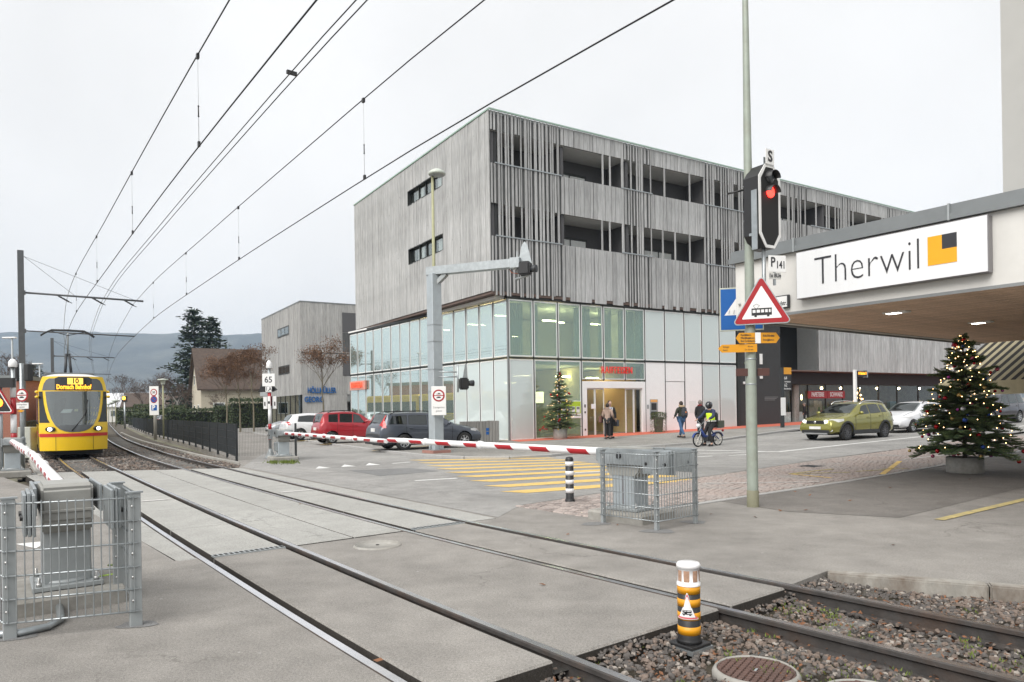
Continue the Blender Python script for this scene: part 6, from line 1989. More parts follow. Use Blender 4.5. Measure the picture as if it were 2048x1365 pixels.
def disc_sign(o, zc, r_, y0=0.0, x=0.0, kind='noentry'):
 def D(rr, ya, yb, mt, name):
  b = MB(); b.lathe([(rr, ya), (rr, yb)], 28, mat=Matrix.Translation((x, y0, zc)) @ Matrix.Rotation(PI / 2, 4, 'X')); return b.build(name, MAT[mt], o)
 D(r_, 0.0, 0.006, 'red_sign', 'red_ring')
 if kind == 'noentry':
  D(r_ * 0.76, 0.006, 0.009, 'white_paint', 'white_disc')
  b = MB(); b.span(x - r_ * 0.8, x + r_ * 0.8, y0 - 0.013, y0 - 0.009, zc - r_ * 0.07, zc + r_ * 0.07); b.build('bar', MAT['red_sign'], o)
  b = MB(); b.span(x - r_ * 0.36, x + r_ * 0.36, y0 - 0.012, y0 - 0.009, zc - r_ * 0.42, zc - r_ * 0.28); b.span(x - r_ * 0.2, x + r_ * 0.2, y0 - 0.012, y0 - 0.009, zc - r_ * 0.28, zc - r_ * 0.18); b.build('car_symbol', MAT['black_sign'], o)
  b = MB(); b.span(x - r_ * 0.36, x + r_ * 0.36, y0 - 0.012, y0 - 0.009, zc + r_ * 0.2, zc + r_ * 0.28); b.span(x - r_ * 0.1, x + r_ * 0.2, y0 - 0.012, y0 - 0.009, zc + r_ * 0.28, zc + r_ * 0.42); b.build('motorbike_symbol', MAT['black_sign'], o)
 elif kind == 'speed':
  D(r_ * 0.74, 0.006, 0.009, 'white_paint', 'white_disc')
  text('lettering', '30', r_ * 0.85, MAT['black_sign'], o, Matrix.Translation((x, y0 - 0.011, zc)), 0.001, bold=0.006)
 else:
  D(r_ * 0.78, 0.006, 0.009, 'blue_sign', 'blue_disc')
  b = MB(); b.bar((x - r_ * .5, y0 - 0.011, zc + r_ * .5), (x + r_ * .5, y0 - 0.011, zc - r_ * .5), r_ * .2, 0.003, up=(0, 1, 0)); b.build('bar', MAT['red_sign'], o)
sp_ = AT(877.5, 802, gp_.y - 0.35)
o = empty('no_vehicles_sign', (sp_.x, sp_.y, 0), R(2), 'white board with red ring no vehicles sign on the steel column', 'sign')
z0, z1 = AT(877, 831, gp_.y - .35).z, AT(877, 773, gp_.y - .35).z
b = MB(); b.span(-0.26, 0.26, 0, 0.02, z0, z1); b.build('panel', MAT['white_paint'], o, 0.008)
disc_sign(o, z0 + (z1 - z0) * 0.68, 0.215)
text('lettering', 'Zubringerdienst', 0.09, M('text_grey', (0.25, 0.25, 0.25)), o, Matrix.Translation((0, -0.003, z0 + (z1 - z0) * 0.27)), 0.0008, sx=0.7)
text('lettering', 'gestattet', 0.09, MAT['text_grey'], o, Matrix.Translation((0, -0.003, z0 + (z1 - z0) * 0.15)), 0.0008, sx=0.7)
# street lamp behind the column
lp = Vector((gp_.x - 0.1, gp_.y + 1.0, 0.07))
o = empty('street_lamp', lp, R(20), 'slim olive street lamp with flat round head before the timber wall', 'street lamp')
ztl = EYE + (VH + 2.4 - 352) / F * lp.y
b = MB(); b.lathe([(0.09, 0), (0.085, 3), (0.065, 6), (0.05, ztl - 0.1)], 14); b.build('shaft', MAT['pole_olive'], o)
b = MB(); b.lathe([(0.05, ztl - 0.12), (0.12, ztl - 0.06), (0.30, ztl - 0.05), (0.33, ztl), (0.26, ztl + 0.10), (0.12, ztl + 0.17), (0.001, ztl + 0.19)], 22, mat=Matrix.Translation((0.16, -0.05, 0)) @ Matrix.Diagonal((1.0, 1, 1, 1)), caps=False); lh = b.build('lamp_head', M('lamp_shell', (0.48, 0.52, 0.46), 0.4, var=0.08), o)
b = MB(); b.lathe([(0.27, ztl - 0.055), (0.2, ztl - 0.09), (0.001, ztl - 0.1)], 18, mat=Matrix.Translation((0.16, -0.05, 0)), caps=False); b.build('lamp_glass', MAT['galv_dull'], lh)
# ================================================================== SIGNAL POST 65 BY THE MIDDLE BARRIER
sp_ = G(541, 917)
Y0 = sp_.y
o = empty('crossing_signal_post', (sp_.x, sp_.y, 0), 0, 'red and white signal post with 65 plate beside the crossing barrier', 'signal post')
def zz(v): return EYE + (VH + 7.4 - v) / F * Y0
b = MB(); b.tube([(0, 0, 0), (0, 0, zz(735))], 0.05, 12); b.build('shaft', MAT['galv'], o)
b = MB(); b.lathe([(0.2, 0.0), (0.2, 0.03), (0.1, 0.2), (0.06, 0.34)], 14); b.build('foot', MAT['galv_dull'], o)
for va, vb, mt in ((812, 848, 'white_gloss'), (848, 862, 'red_gloss'), (786, 812, 'red_gloss'), (874, 880, 'red_gloss')):
 b = MB(); b.tube([(0, 0, zz(vb)), (0, 0, zz(va))], 0.058, 12); b.build('band', MAT[mt], o)
b = MB(); b.lathe([(0.085, zz(737)), (0.1, zz(735)), (0.09, zz(727)), (0.05, zz(722)), (0.001, zz(721))], 14, caps=False); b.build('cap', MAT['white_gloss'], o)
b = MB(); b.span(-0.22, 0.22, -0.09, -0.075, zz(773), zz(748)); pt = b.build('number_plate', MAT['white_paint'], o, 0.003)
text('lettering', '65', 0.30, MAT['letter_black'], pt, Matrix.Translation((0, -0.093, (zz(773) + zz(748)) / 2)), 0.001, sx=0.95, bold=0.004)
b = MB(); b.span(-0.11, 0.11, -0.09, -0.075, zz(784), zz(773.5)); pt = b.build('number_plate', MAT['white_paint'], o, 0.003)
text('lettering', '1.A', 0.19, MAT['letter_black'], pt, Matrix.Translation((0, -0.093, (zz(784) + zz(773.5)) / 2)), 0.001, sx=0.8, bold=0.003)
for sd in (-1, 1):
 b = MB(); b.span(sd * 0.155 - 0.075, sd * 0.155 + 0.075, 0.02, 0.035, zz(818), zz(793)); pt = b.build('side_plate', MAT['white_paint'], o, 0.003)
 b = MB(); b.span(sd * 0.175 - 0.02, sd * 0.175 + 0.02, 0.012, 0.018, zz(812), zz(804)); b.build('lamp_symbol', MAT['black_sign'], pt)
 b = MB(); b.span(sd * 0.07 - 0.022, sd * 0.07 + 0.022, 0.0, 0.016, zz(818), zz(793)); b.build('dark_strip', MAT['black_plastic'], o)
b = MB(); b.span(-0.05, 0.05, -0.075, -0.06, zz(818), zz(793)); b.build('label_strip', MAT['white_paint'], o)
b = MB(); b.span(-0.035, 0.035, -0.08, -0.075, zz(808), zz(803)); b.build('label_mark', MAT['black_sign'], o)
b = MB(); b.prism([(-0.42, zz(784)), (-0.05, zz(784)), (-0.05, zz(748)), (-0.16, zz(752))], -0.22, -0.05, axis='Y'); b.build('signal_hood', MAT['black_plastic'], o)
b = MB(); b.prism([(0.05, zz(784)), (0.22, zz(780)), (0.05, zz(770))], -0.22, -0.05, axis='Y'); b.build('signal_hood', MAT['black_plastic'], o)
b = MB(); b.box((-0.2, 0.1, zz(789)), (0.28, 0.2, 0.14)); b.build('junction_box', MAT['galv_dull'], o, 0.01)
# ================================================================== LEFT EDGE SIGNALS
Y0 = 19.6
lp_ = AT(27, 830, Y0)
o = empty('crossing_signal_post', (lp_.x, lp_.y, 0), 0, 'red and white signal post with rounded cap at the left edge beside the tram', 'signal post')
def zz(v): return EYE + (833.0 - v) / F * Y0
b = MB(); b.tube([(0, 0, 0), (0, 0, zz(735))], 0.05, 12); b.build('shaft', MAT['galv'], o)
for va, vb, mt in ((758, 795, 'white_gloss'), (796, 829, 'red_gloss'), (830, 866, 'white_gloss'), (867, 884, 'red_gloss')):
 b = MB(); b.tube([(0, 0, zz(vb)), (0, 0, zz(va))], 0.072, 12); b.build('band', MAT[mt], o)
b = MB(); b.lathe([(0.09, zz(735)), (0.11, zz(733)), (0.10, zz(724)), (0.05, zz(719)), (0.001, zz(718))], 14, caps=False); b.build('cap', MAT['white_gloss'], o)
tz = AT(-4, 803, Y0 - 0.25)
o = empty('flashing_light', (tz.x, tz.y, 0), R(4), 'dark triangular flashing light, lit orange red, cut by the left edge', 'signal')
b = MB(); b.prism(rtri(0, zz(808), 0.92, 0.05), 0, 0.03, axis='Y'); b.build('border', MAT['red_sign'], o)
b = MB(); b.prism(rtri(0, zz(808), 0.80, 0.04), 0.03, 0.036, axis='Y'); b.build('white_edge', MAT['white_paint'], o)
b = MB(); b.prism(rtri(0, zz(808), 0.72, 0.03), 0.036, 0.04, axis='Y'); b.build('face', MAT['black_plastic'], o)
b = MB(); b.lathe([(0.12, 0.04), (0.11, 0.06), (0.0001, 0.075)], 18, mat=Matrix.Translation((0.03, 0, zz(806))) @ Matrix.Rotation(PI / 2, 4, 'X'), caps=False); b.build('lamp_lens', M('signal_flash', (0.9, 0.15, 0.02), 0.4, emit=4.0, emitc=(1.0, 0.13, 0.01)), o)
b = MB(); b.span(-0.2, 0.4, -0.02, 0.12, zz(776), zz(757)); b.build('upper_box', MAT['black_plastic'], o)
b = MB(); b.tube([(0, 0.1, 0), (0, 0.1, zz(760))], 0.05, 10); b.build('post', MAT['galv'], o)
rp = AT(41, 830, 20.6)
o = empty('no_vehicles_sign', (rp.x, rp.y, 0), R(-4), 'round red ringed no vehicles sign on a grey post at the left edge', 'sign')
def zz(v): return EYE + (832.8 - v) / F * 20.6
b = MB(); b.tube([(0, 0.06, 0), (0, 0.06, zz(727))], 0.055, 12); b.build('post', MAT['galv'], o)
disc_sign(o, zz(791), 0.19, 0.0, 0.05)
b = MB(); b.span(-0.14, 0.24, -0.0, 0.02, zz(818), zz(806)); pt = b.build('text_plate', MAT['white_paint'], o)
text('lettering', 'Zubringerdienst', 0.06, MAT['text_grey'], pt, Matrix.Translation((0.05, -0.003, zz(809.5))), 0.0008, sx=0.75)
text('lettering', 'gestattet', 0.06, MAT['text_grey'], pt, Matrix.Translation((0.05, -0.003, zz(814.5))), 0.0008, sx=0.75)
b = MB(); b.prism([(-0.09, zz(822.5)), (0.02, zz(825.5)), (0.13, zz(822.5)), (0.02, zz(819.5))], 0, 0.015, axis='Y'); b.build('yellow_lozenge', MAT['yellow_sign'], o)
for sd in (-1, 1):
 b = MB(); b.box((sd * 0.17, 0.12, zz(745)), (0.16, 0.2, 0.5)); b.build('signal_back', MAT['black_plastic'], o, 0.03)
b = MB(); b.box((-0.1, 0.6, 0.6), (0.5, 0.4, 1.2)); tag(b.build('relay_cabinet', M('cabinet', (0.40, 0.41, 0.36), 0.6), None, 0.02, loc=AT(38, 840, 27).xy.to_3d()), 'pale grey relay cabinet behind the round sign at the left edge', 'cabinet')
# ================================================================== PARKING SIGN AND LINESIDE SIGNAL
pz = G(309, 880)
o = empty('parking_sign', (pz.x, pz.y, 0), R(-8), 'tall white board with speed, no parking and P signs behind the track fence', 'sign')
def zz(v): return EYE + (828.7 - v) / F * pz.y
b = MB(); b.tube([(0, 0.1, 0), (0, 0.1, zz(775))], 0.10, 10); b.build('post', M('post_grey', (0.40, 0.39, 0.35), 0.8, var=0.1), o)
b = MB(); b.span(-0.32, 0.32, 0, 0.03, zz(831), zz(773)); b.build('panel', MAT['white_paint'], o, 0.01)
disc_sign(o, zz(785.5), 0.23, kind='speed'); disc_sign(o, zz(799.5), 0.23, kind='noparking')
b = MB(); b.span(-0.18, 0.2, -0.008, 0, zz(821.5), zz(810.5)); pt = b.build('parking_field', MAT['blue_sign'], o)
text('lettering', 'P', 0.40, MAT['white_paint'], pt, Matrix.Translation((-0.02, -0.011, zz(816))), 0.001, bold=0.015)
lo = empty('street_lamp', (pz.x, pz.y + 1.2, 0), 0, 'mushroom shaped street lamp behind the parking board', 'street lamp')
b = MB(); b.tube([(0, 0, 0), (0, 0, zz(770))], 0.05, 8); b.build('shaft', MAT['pole_olive'], lo)
b = MB(); b.lathe([(0.12, zz(768)), (0.15, zz(760)), (0.35, zz(759)), (0.30, zz(757.5)), (0.001, zz(756))], 16, caps=False); b.build('lamp_head', MAT['lamp_shell'], lo)
ys = G(250, 858)
o = empty('lineside_signal', (ys.x, ys.y, 0), 0, 'lineside signal with one amber light at the bend of the track', 'signal')
def zz(v): return EYE + (829.7 - v) / F * ys.y
b = MB(); b.tube([(0, 0, 0), (0, 0, zz(803))], 0.1, 8); b.build('post', MAT['galv'], o)
b = MB(); b.span(-0.26, 0.26, -0.1, 0.1, zz(805), zz(793)); b.build('housing', MAT['black_plastic'], o)
b = MB(); b.span(-0.3, 0.3, -0.3, 0.1, zz(793), zz(791.5)); b.build('hood', MAT['galv_dull'], o)
b = MB(); b.ball((0, -0.14, zz(797)), 0.19, 12, 8, sc=(1, .4, 1)); b.build('lamp_lens', MAT['signal_amber'], o)
for i, (u, v, Y) in enumerate(((231, 802, 95), (224, 806, 118), (217, 809, 140), (212, 812, 165))):
 t = AT(u, v, Y)
 o = empty('street_lamp', (t.x, t.y, 0), 0, '%s of the row of far street lamps along the track path' % ('nearest', 'second', 'third', 'farthest')[i], 'street lamp', 'street lamps along the far path')
 b = MB(); b.tube([(0, 0, 0), (0, 0, t.z)], 0.06, 6); b.build('shaft', MAT['pole_olive'], o)
 b = MB(); b.lathe([(0.1, t.z - .25), (0.55, t.z), (0.3, t.z + 0.15), (0.001, t.z + .2)], 10, caps=False); b.build('lamp_head', MAT['lamp_shell'], o)
for i, (u, v, Y) in enumerate(((24, 676, 58), (79, 728, 75))):
 t = AT(u, v, Y)
 o = empty('street_lamp', (t.x, t.y, 0), 0, ('tall street lamp left of the catenary mast', 'street lamp just left of the tram roof')[i], 'street lamp')
 b = MB(); b.tube([(0, 0, 0), (0, 0, t.z)], 0.07, 6); b.build('shaft', MAT['galv_dull'], o)
 b = MB(); b.box((-0.2, 0, t.z), (1.1, 0.3, 0.12)); b.build('lamp_head', MAT['white_paint'], o, 0.04)
# ================================================================== BOLLARDS
p = G(1140, 1005)
o = empty('bollard', (p.x, p.y, p.z), 0.3, 'black and white banded bollard between barrier and crosswalk', 'bollard')
b = MB(); b.lathe([(0.085, 0), (0.085, 0.05), (0.075, 0.06), (0.070, 0.06), (0.070, 0.74), (0.055, 0.775), (0.001, 0.785)], 20, caps=False); b.build('shaft', MAT['black_plastic'], o)
for z in (0.165, 0.315, 0.465, 0.625):
 b = MB(); b.lathe([(0.070, z), (0.0725, z), (0.0725, z + 0.075), (0.070, z + 0.075)], 20, caps=False); b.build('white_band', MAT['white_gloss'], o)
p = G(1379, 1294, -0.09)
o = empty('marker_bollard', (p.x, p.y, -0.09), R(38), 'yellow and black marker bollard with white lantern top and tram triangle', 'bollard')
hb = 0.60
b = MB(); b.box((0, 0, 0.0), (0.235, 0.235, 0.03)); b.build('base_frame', MAT['galv'], o)
b = MB(); b.box((0, 0, 0.027), (0.215, 0.215, 0.022)); b.build('base_plate', MAT['black_plastic'], o, 0.004)
b = MB(); b.lathe([(0.09, 0.038), (0.083, 0.06), (0.079, 0.07), (0.079, 0.44)], 28); b.build('shaft', MAT['black_plastic'], o)
for z0, z1 in ((0.10, 0.158), (0.205, 0.258), (0.298, 0.352), (0.388, 0.442)):
 b = MB(); b.lathe([(0.079, z0), (0.0805, z0), (0.0805, z1), (0.079, z1)], 28, caps=False); b.build('yellow_band', MAT['yellow_sign'], o)
b = MB(); b.lathe([(0.083, 0.442), (0.083, 0.46), (0.076, 0.462), (0.076, 0.565), (0.084, 0.57), (0.084, 0.59), (0.075, 0.602), (0.001, 0.607)], 28, caps=False); ln = b.build('lantern', MAT['white_gloss'], o)
for k in range(4):
 a = R(-90 - 38 - 24) + k * PI / 2
 for q in range(1):
  vs, fs = [], []
  for i in range(6):
   t = a + R(-15) + R(30) * i / 5
   for z in (0.475, 0.553): vs.append((0.0775 * math.cos(t), 0.0775 * math.sin(t), z))
  fs = [(2 * i, 2 * i + 2, 2 * i + 3, 2 * i + 1) for i in range(5)]
  m = MB(); m.add(vs, fs); m.build('lens', M('lens_amber', (0.42, 0.26, 0.18), 0.3, var=0.3, scale=40), ln)
  m2 = MB(); m2.add([(math.cos(R(48)) * x - math.sin(R(48)) * y_, math.sin(R(48)) * x + math.cos(R(48)) * y_, z) for x, y_, z in vs], fs); m2.build('lens', MAT['lens_amber'], ln)
# triangle sticker wrapped on the shaft
def wrap(poly_rows, rr, mat, name, par):
 vs, fs = [], []
 n_ = 10
 for z, xl, xr in poly_rows:
  for i in range(n_ + 1):
   t = R(-90 - 38 - 22) + (xl + (xr - xl) * i / n_) / rr
   vs.append((rr * math.cos(t), rr * math.sin(t), z))
 for j in range(len(poly_rows) - 1):
  for i in range(n_):
   a = j * (n_ + 1) + i
   fs.append((a, a + 1, a + n_ + 2, a + n_ + 1))
 m = MB(); m.add(vs, fs, 0, True)
 return m.build(name, mat, par)
st = wrap([(0.215, -0.088, 0.088), (0.40, -0.004, 0.004)], 0.0822, MAT['white_gloss'], 'triangle_sign', o)
wrap([(0.219, -0.080, 0.080), (0.392, -0.003, 0.003)], 0.0830, M('red_faded', (0.62, 0.14, 0.15), 0.5, var=0.3, scale=9), 'red_border', st)
wrap([(0.231, -0.062, 0.058), (0.375, -0.003, 0.003)], 0.0838, MAT['white_gloss'], 'white_field', st)
for z0, z1, xl, xr in ((0.262, 0.272, -0.034, 0.030), (0.25, 0.256, -0.038, 0.034), (0.243, 0.25, -0.03, -0.018), (0.243, 0.25, 0.014, 0.026), (0.277, 0.281, -0.034, 0.03), (0.256, 0.262, -0.02, 0.0), (0.272, 0.277, -0.034, -0.03), (0.272, 0.277, -0.005, 0.0), (0.272, 0.277, 0.026, 0.03)):
 wrap([(z0, xl, xr), (z1, xl, xr)], 0.0845, MAT['black_sign'], 'pictogram', st)
# ================================================================== BUS STOP, BOARDS, AWNING
p = G(1565, 858)
o = empty('bus_stop_sign', (p.x, p.y, p.z), TH, 'slim dark bus stop post with yellow head before the dark wall', 'bus stop')
h_ = EYE + (809 - 735) / F * p.y - p.z
b = MB(); b.span(-0.12, 0.12, -0.05, 0.05, 0, h_); b.build('post', MAT['anthracite'], o)
b = MB(); b.span(0.14, 0.80, -0.04, 0.04, h_ - 0.38, h_); b.build('yellow_head', MAT['yellow_sign'], o)
b = MB(); b.span(0.14, 0.80, -0.03, 0.03, h_ - 1.3, h_ - 0.4); pl_ = b.build('line_plate', MAT['black_plastic'], o)
text('lettering', '64', 0.26, MAT['white_paint'], pl_, Matrix.Translation((0.3, -0.034, h_ - 0.6)), 0.002)
text('lettering', 'Arlesheim', 0.13, MAT['white_paint'], pl_, Matrix.Translation((0.46, -0.034, h_ - 0.80)), 0.002)
text('lettering', '62', 0.26, MAT['white_paint'], pl_, Matrix.Translation((0.3, -0.034, h_ - 1.0)), 0.002)
text('lettering', 'Biel-Benken', 0.13, MAT['white_paint'], pl_, Matrix.Translation((0.46, -0.034, h_ - 1.2)), 0.002)
b = MB(); b.span(-0.18, 0.22, -0.07, -0.05, 0.75, 1.75); b.build('timetable', MAT['white_paint'], o)
p = G(1711, 858)
p = AT(1711, 830, 39.5)
o = empty('departure_display', (p.x, p.y, zg(p.x, p.y)), TH, 'white post with lit orange departure display in front of the shop', 'display')
zt_ = EYE + (807 - 740) / F * 39.5 - o.location.z
b = MB(); b.span(-0.07, 0.07, -0.07, 0.07, 0, zt_); b.build('post', MAT['white_paint'], o)
b = MB(); b.span(0.08, 0.95, -0.12, 0.12, zt_ - 0.36, zt_ - 0.06); dd = b.build('display_box', MAT['black_plastic'], o)
text('display_text', '64 Bahnhof 3', 0.20, MAT['led_orange'], dd, Matrix.Translation((0.52, -0.124, zt_ - 0.2)), 0.002, sx=0.72, bold=0.008)
b = MB(); b.span(0.95, 1.05, -0.12, 0.12, zt_ - 0.42, zt_ + 0.0); b.build('bracket', MAT['galv'], o)
# striped awning at the right edge
aw = AT(1958, 764, 21)
o = empty('striped_awning', (aw.x, aw.y, 0), R(-82), 'brown and cream striped awning under the canopy at the right edge', 'awning')
M('awning_cream', (0.42, 0.37, 0.24), 0.9); M('awning_brown', (0.035, 0.032, 0.028), 0.9)
zlow, ztop, yd = aw.z, aw.z + 1.75, 2.3
for i in range(26):
 b = MB()
 x0, x1 = -1.6 + i * 0.17, -1.6 + (i + 1) * 0.17 - 0.004
 b.add([(x0, 0, zlow), (x1, 0, zlow), (x1, yd, ztop), (x0, yd, ztop), (x0, 0, zlow + .02), (x1, 0, zlow + .02), (x1, yd, ztop + .02), (x0, yd, ztop + .02)], [(3, 2, 1, 0), (4, 5, 6, 7), (0, 1, 5, 4), (1, 2, 6, 5), (2, 3, 7, 6), (3, 0, 4, 7)])
 b.build('fabric_stripe', MAT['awning_cream' if i % 2 else 'awning_brown'], o)
b = MB(); b.add([(2.82, 0, zlow - .38), (2.82, yd, zlow - .38), (2.82, yd, zlow), (2.82, 0, zlow)], [(0, 1, 2, 3)]); b.span(-1.6, 2.82, -0.02, 0.0, zlow - 0.38, zlow + 0.01); b.build('valance', MAT['awning_cream'], o)
b = MB(); b.tube([(2.7, yd, 0), (2.7, yd, ztop)], .04, 8); b.build('support_post', MAT['frame_grey'], o)
# timber enclosure and electric box by the bank corner
o = empty('bin_enclosure', BL(-1.3, -0.9, 0.07), TH, 'low grey timber enclosure with small blue labels at the bank corner', 'enclosure')
for k in range(12):
 b = MB(); b.span(-1.0 + k * 0.17, -1.0 + k * 0.17 + 0.15, -0.02, 0.02, 0, 1.0); b.build('board', MAT['wood_box'], o)
 if k < 6:
  b = MB(); b.span(1.04, 1.08, k * 0.17 + 0.03, k * 0.17 + 0.18, 0, 1.0); b.build('board', MAT['wood_box'], o)
for z in (0.38, 0.55):
 b = MB(); b.span(0.35, 0.5, -0.03, -0.02, z, z + 0.13); b.build('label_plate', MAT['blue_sign'], o)
# ================================================================== CARS
glass('car_glass', (0.30, 0.33, 0.33), refl=0.06, ior=1.45)
M('car_lamp', (0.75, 0.76, 0.77), 0.15, var=0.05, coat=0.5)
M('tail_red', (0.45, 0.02, 0.02), 0.2, var=0.05, coat=0.5)
M('rim', (0.50, 0.51, 0.52), 0.3, 0.7, var=0.1)
M('rim_dark', (0.10, 0.10, 0.105), 0.35, 0.6, var=0.1)
M('plate_white', (0.72, 0.72, 0.70), 0.5)
M('cladding', (0.025, 0.026, 0.027), 0.6)
M('chrome', (0.7, 0.7, 0.7), 0.15, 1.0)
M('seat_dark', (0.05, 0.05, 0.055), 0.9)
def paint(name, c, metal=0.0, rough=0.28):
 return M(name, c, rough, metal, var=0.03, scale=2, coat=0.8, dirt=tuple(x * 0.8 for x in c), dscale=3, damount=0.2)
def lin(pts):
 def f(x):
  if x <= pts[0][0]: return pts[0][1]
  for (a, b), (c, d) in zip(pts, pts[1:]):
   if x <= c:
    t = (x - a) / (c - a)
    t2 = t * t * (3 - 2 * t) * 0.35 + t * 0.65
    return b + (d - b) * t2
  return pts[-1][1]
 return f
def make_car(name, label, P, mat, lights_on=False):
 L, W = P['L'], P['W']
 top, belt = lin(P['top']), lin(P['belt'])
 wb, fo, wr = P['wb'], P['fo'], P['wr']
 root = empty(name, (0, 0, 0), 0, label, 'car')
 sill = P.get('sill', 0.24)
 def hw(x):
  t = 2 * x / L - 1
  return W / 2 * (1 - 0.13 * abs(t) ** 5 - 0.05 * abs(t) ** 14)
 gh = P['gh']                     # x of cowl and of the rear end of the greenhouse
 def wt(x):
  r_ = P.get('roofw', 0.77)
  if x < gh[0]: k = 0.82
  elif x > gh[1]: k = 0.84
  else:
   a = min(1, (x - gh[0]) / 0.7, (gh[1] - x) / 0.35 + 0.2)
   k = 0.86 + (r_ - 0.86) * max(0, min(1, a))
  return hw(x) * k
 def zb(x): return min(belt(x), top(x) - 0.05)
 def section(x):
  w, zt, b_ = hw(x), top(x), zb(x)
  lo = sill + (0.06 if x < 0.12 or x > L - 0.12 else 0)
  return [(0.0, lo), (w * 0.84, lo), (w * 0.965, lo + 0.07), (w, lo + (b_ - lo) * 0.45), (w * 0.99, b_ - 0.06), (w * 0.955, b_), (wt(x) + (w * 0.955 - wt(x)) * 0.5, b_ + (zt - 0.055 - b_) * 0.5), (wt(x), zt - 0.055), (wt(x) * 0.9, zt - 0.022), (wt(x) * 0.55, zt - 0.004), (0.0, zt)]
 xs = sorted(set([0.0, 0.02, 0.06, 0.12, 0.2] + [L * i / 34 for i in range(1, 34)] + [p[0] for p in P['top']] + [L - 0.12, L - 0.05, L - 0.015, L]))
 xs = [x for i, x in enumerate(xs) if i == 0 or x - xs[i - 1] > 0.012]
 vs, fs = [], []
 secs = []
 for x in xs:
  sec = section(x)
  full = sec + [(-y, z) for y, z in reversed(sec[1:-1])]
  secs.append(len(full))
  vs += [(L / 2 - x, y, z) for y, z in full]
 n = secs[0]
 for i in range(len(xs) - 1):
  for k in range(n):
   k2 = (k + 1) % n
   fs.append((i * n + k, (i + 1) * n + k, (i + 1) * n + k2, i * n + k2))
 fs.append(tuple(range(n)))
 fs.append(tuple(range((len(xs) - 1) * n, len(xs) * n))[::-1])
 b = MB(); b.add(vs, fs, 0, True)
 me_ = b.mesh('body', mat)
 tmp = bpy.data.objects.new('tmp', me_); col.objects.link(tmp)
 c = MB()
 for xw in (fo, fo + wb):
  c.lathe([(wr + 0.055, -W), (wr + 0.055, W)], 26, mat=Matrix.Translation((L / 2 - xw, 0, wr)) @ Matrix.Rotation(PI / 2, 4, 'X'))
 cut = bpy.data.objects.new('cut', c.mesh('cut', mat)); col.objects.link(cut)
 md = tmp.modifiers.new('b', 'BOOLEAN'); md.operation = 'DIFFERENCE'; md.object = cut; md.solver = 'EXACT'
 bpy.context.view_layer.update()
 body_me = bpy.data.meshes.new_from_object(tmp.evaluated_get(bpy.context.evaluated_depsgraph_get()))
 bpy.data.objects.remove(tmp); bpy.data.objects.remove(cut)
 body_me.materials.clear(); body_me.materials.append(mat)
 try:
  body_me.set_sharp_from_angle(angle=R(38))
 except Exception:
  pass
 body = link('body', body_me, root)
 def side_y(x, z):
  w = hw(x); b_ = zb(x); zt = top(x) - 0.055
  if z <= b_:
   s = section(x)
   for (y0, z0), (y1, z1) in zip(s[1:6], s[2:6]):
    if z0 <= z <= z1: return y0 + (y1 - y0) * (z - z0) / max(1e-4, z1 - z0)
   return w * 0.98
  t = min(1, (z - b_) / max(0.02, zt - b_))
  return w * 0.955 + (wt(x) - w * 0.955) * t
 def side_patch(xa0, xb0, xa1, xb1, z0f, z1f, nx=8, nz=3, off=0.006):
  out = []
  for sd in (-1, 1):
   vs, fs = [], []
   for j in range(nz + 1):
    t = j / nz
    for i in range(nx + 1):
     s = i / nx
     x = (xa0 + (xa1 - xa0) * t) + ((xb0 + (xb1 - xb0) * t) - (xa0 + (xa1 - xa0) * t)) * s
     z = z0f(x) + (z1f(x) - z0f(x)) * t
     vs.append((L / 2 - x, sd * (side_y(x, z) + off), z))
   for j in range(nz):
    for i in range(nx):
     a = j * (nx + 1) + i
     q = (a, a + nx + 1, a + nx + 2, a + 1)
     fs.append(q if sd > 0 else q[::-1])
   m = MB(); m.add(vs, fs, 0, True)
   out.append(m)
  return out
 zlow = lambda x: zb(x) + 0.035
 zhi = lambda x: top(x) - 0.13
 for w_ in P['win']:
  for m in side_patch(*w_, zlow, zhi):
   o = m.build('side_window', MAT['car_glass'], root)
  for m in side_patch(w_[0] - 0.015, w_[1] + 0.015, w_[2] - 0.015, w_[3] + 0.015, lambda x: zlow(x) - 0.015, lambda x: zhi(x) + 0.015, off=0.003):
   m.build('window_dark_backing', MAT['black_plastic'], o)  # black sheet behind the glass: rubber rim and painted cabin dark
 def top_patch(xa, xb, wa, wb_, off=0.008, nx=6, ny=10):
  vs, fs = [], []
  for i in range(nx + 1):
   x = xa + (xb - xa) * i / nx
   ww = wa + (wb_ - wa) * i / nx
   for j in range(ny + 1):
    t = -1 + 2 * j / ny
    y = t * ww
    k = abs(y) / wt(x)
    zz_ = top(x) - (0.004 * k / 0.55 if k < 0.55 else 0.004 + 0.018 * (k - 0.55) / 0.35 if k < 0.9 else 0.022 + 0.033 * (k - 0.9) / 0.1)
    sl = (top(x + 0.02) - top(x - 0.02)) / 0.04
    nn = math.sqrt(1 + sl * sl)
    vs.append((L / 2 - x + off * sl / nn, y, zz_ + off / nn))
  for i in range(nx):
   for j in range(ny):
    a = i * (ny + 1) + j
    fs.append((a, a + ny + 1, a + ny + 2, a + 1))
  m = MB(); m.add(vs, fs, 0, True)
  return m
 a, c_ = P['ws']
 top_patch(a, c_, wt(a) * 0.92, wt(c_) * 0.90).build('windscreen', MAT['car_glass'], root)
 top_patch(a - 0.03, c_ + 0.03, wt(a) * 0.95, wt(c_) * 0.93, 0.004).build('windscreen_dark_backing', MAT['black_plastic'], root)  # black sheet paints the dark cabin behind the windscreen, its edge the rubber
 a, c_ = P['rw']
 top_patch(a, c_, wt(a) * 0.86, wt(c_) * 0.84).build('rear_window', MAT['car_glass'], root)
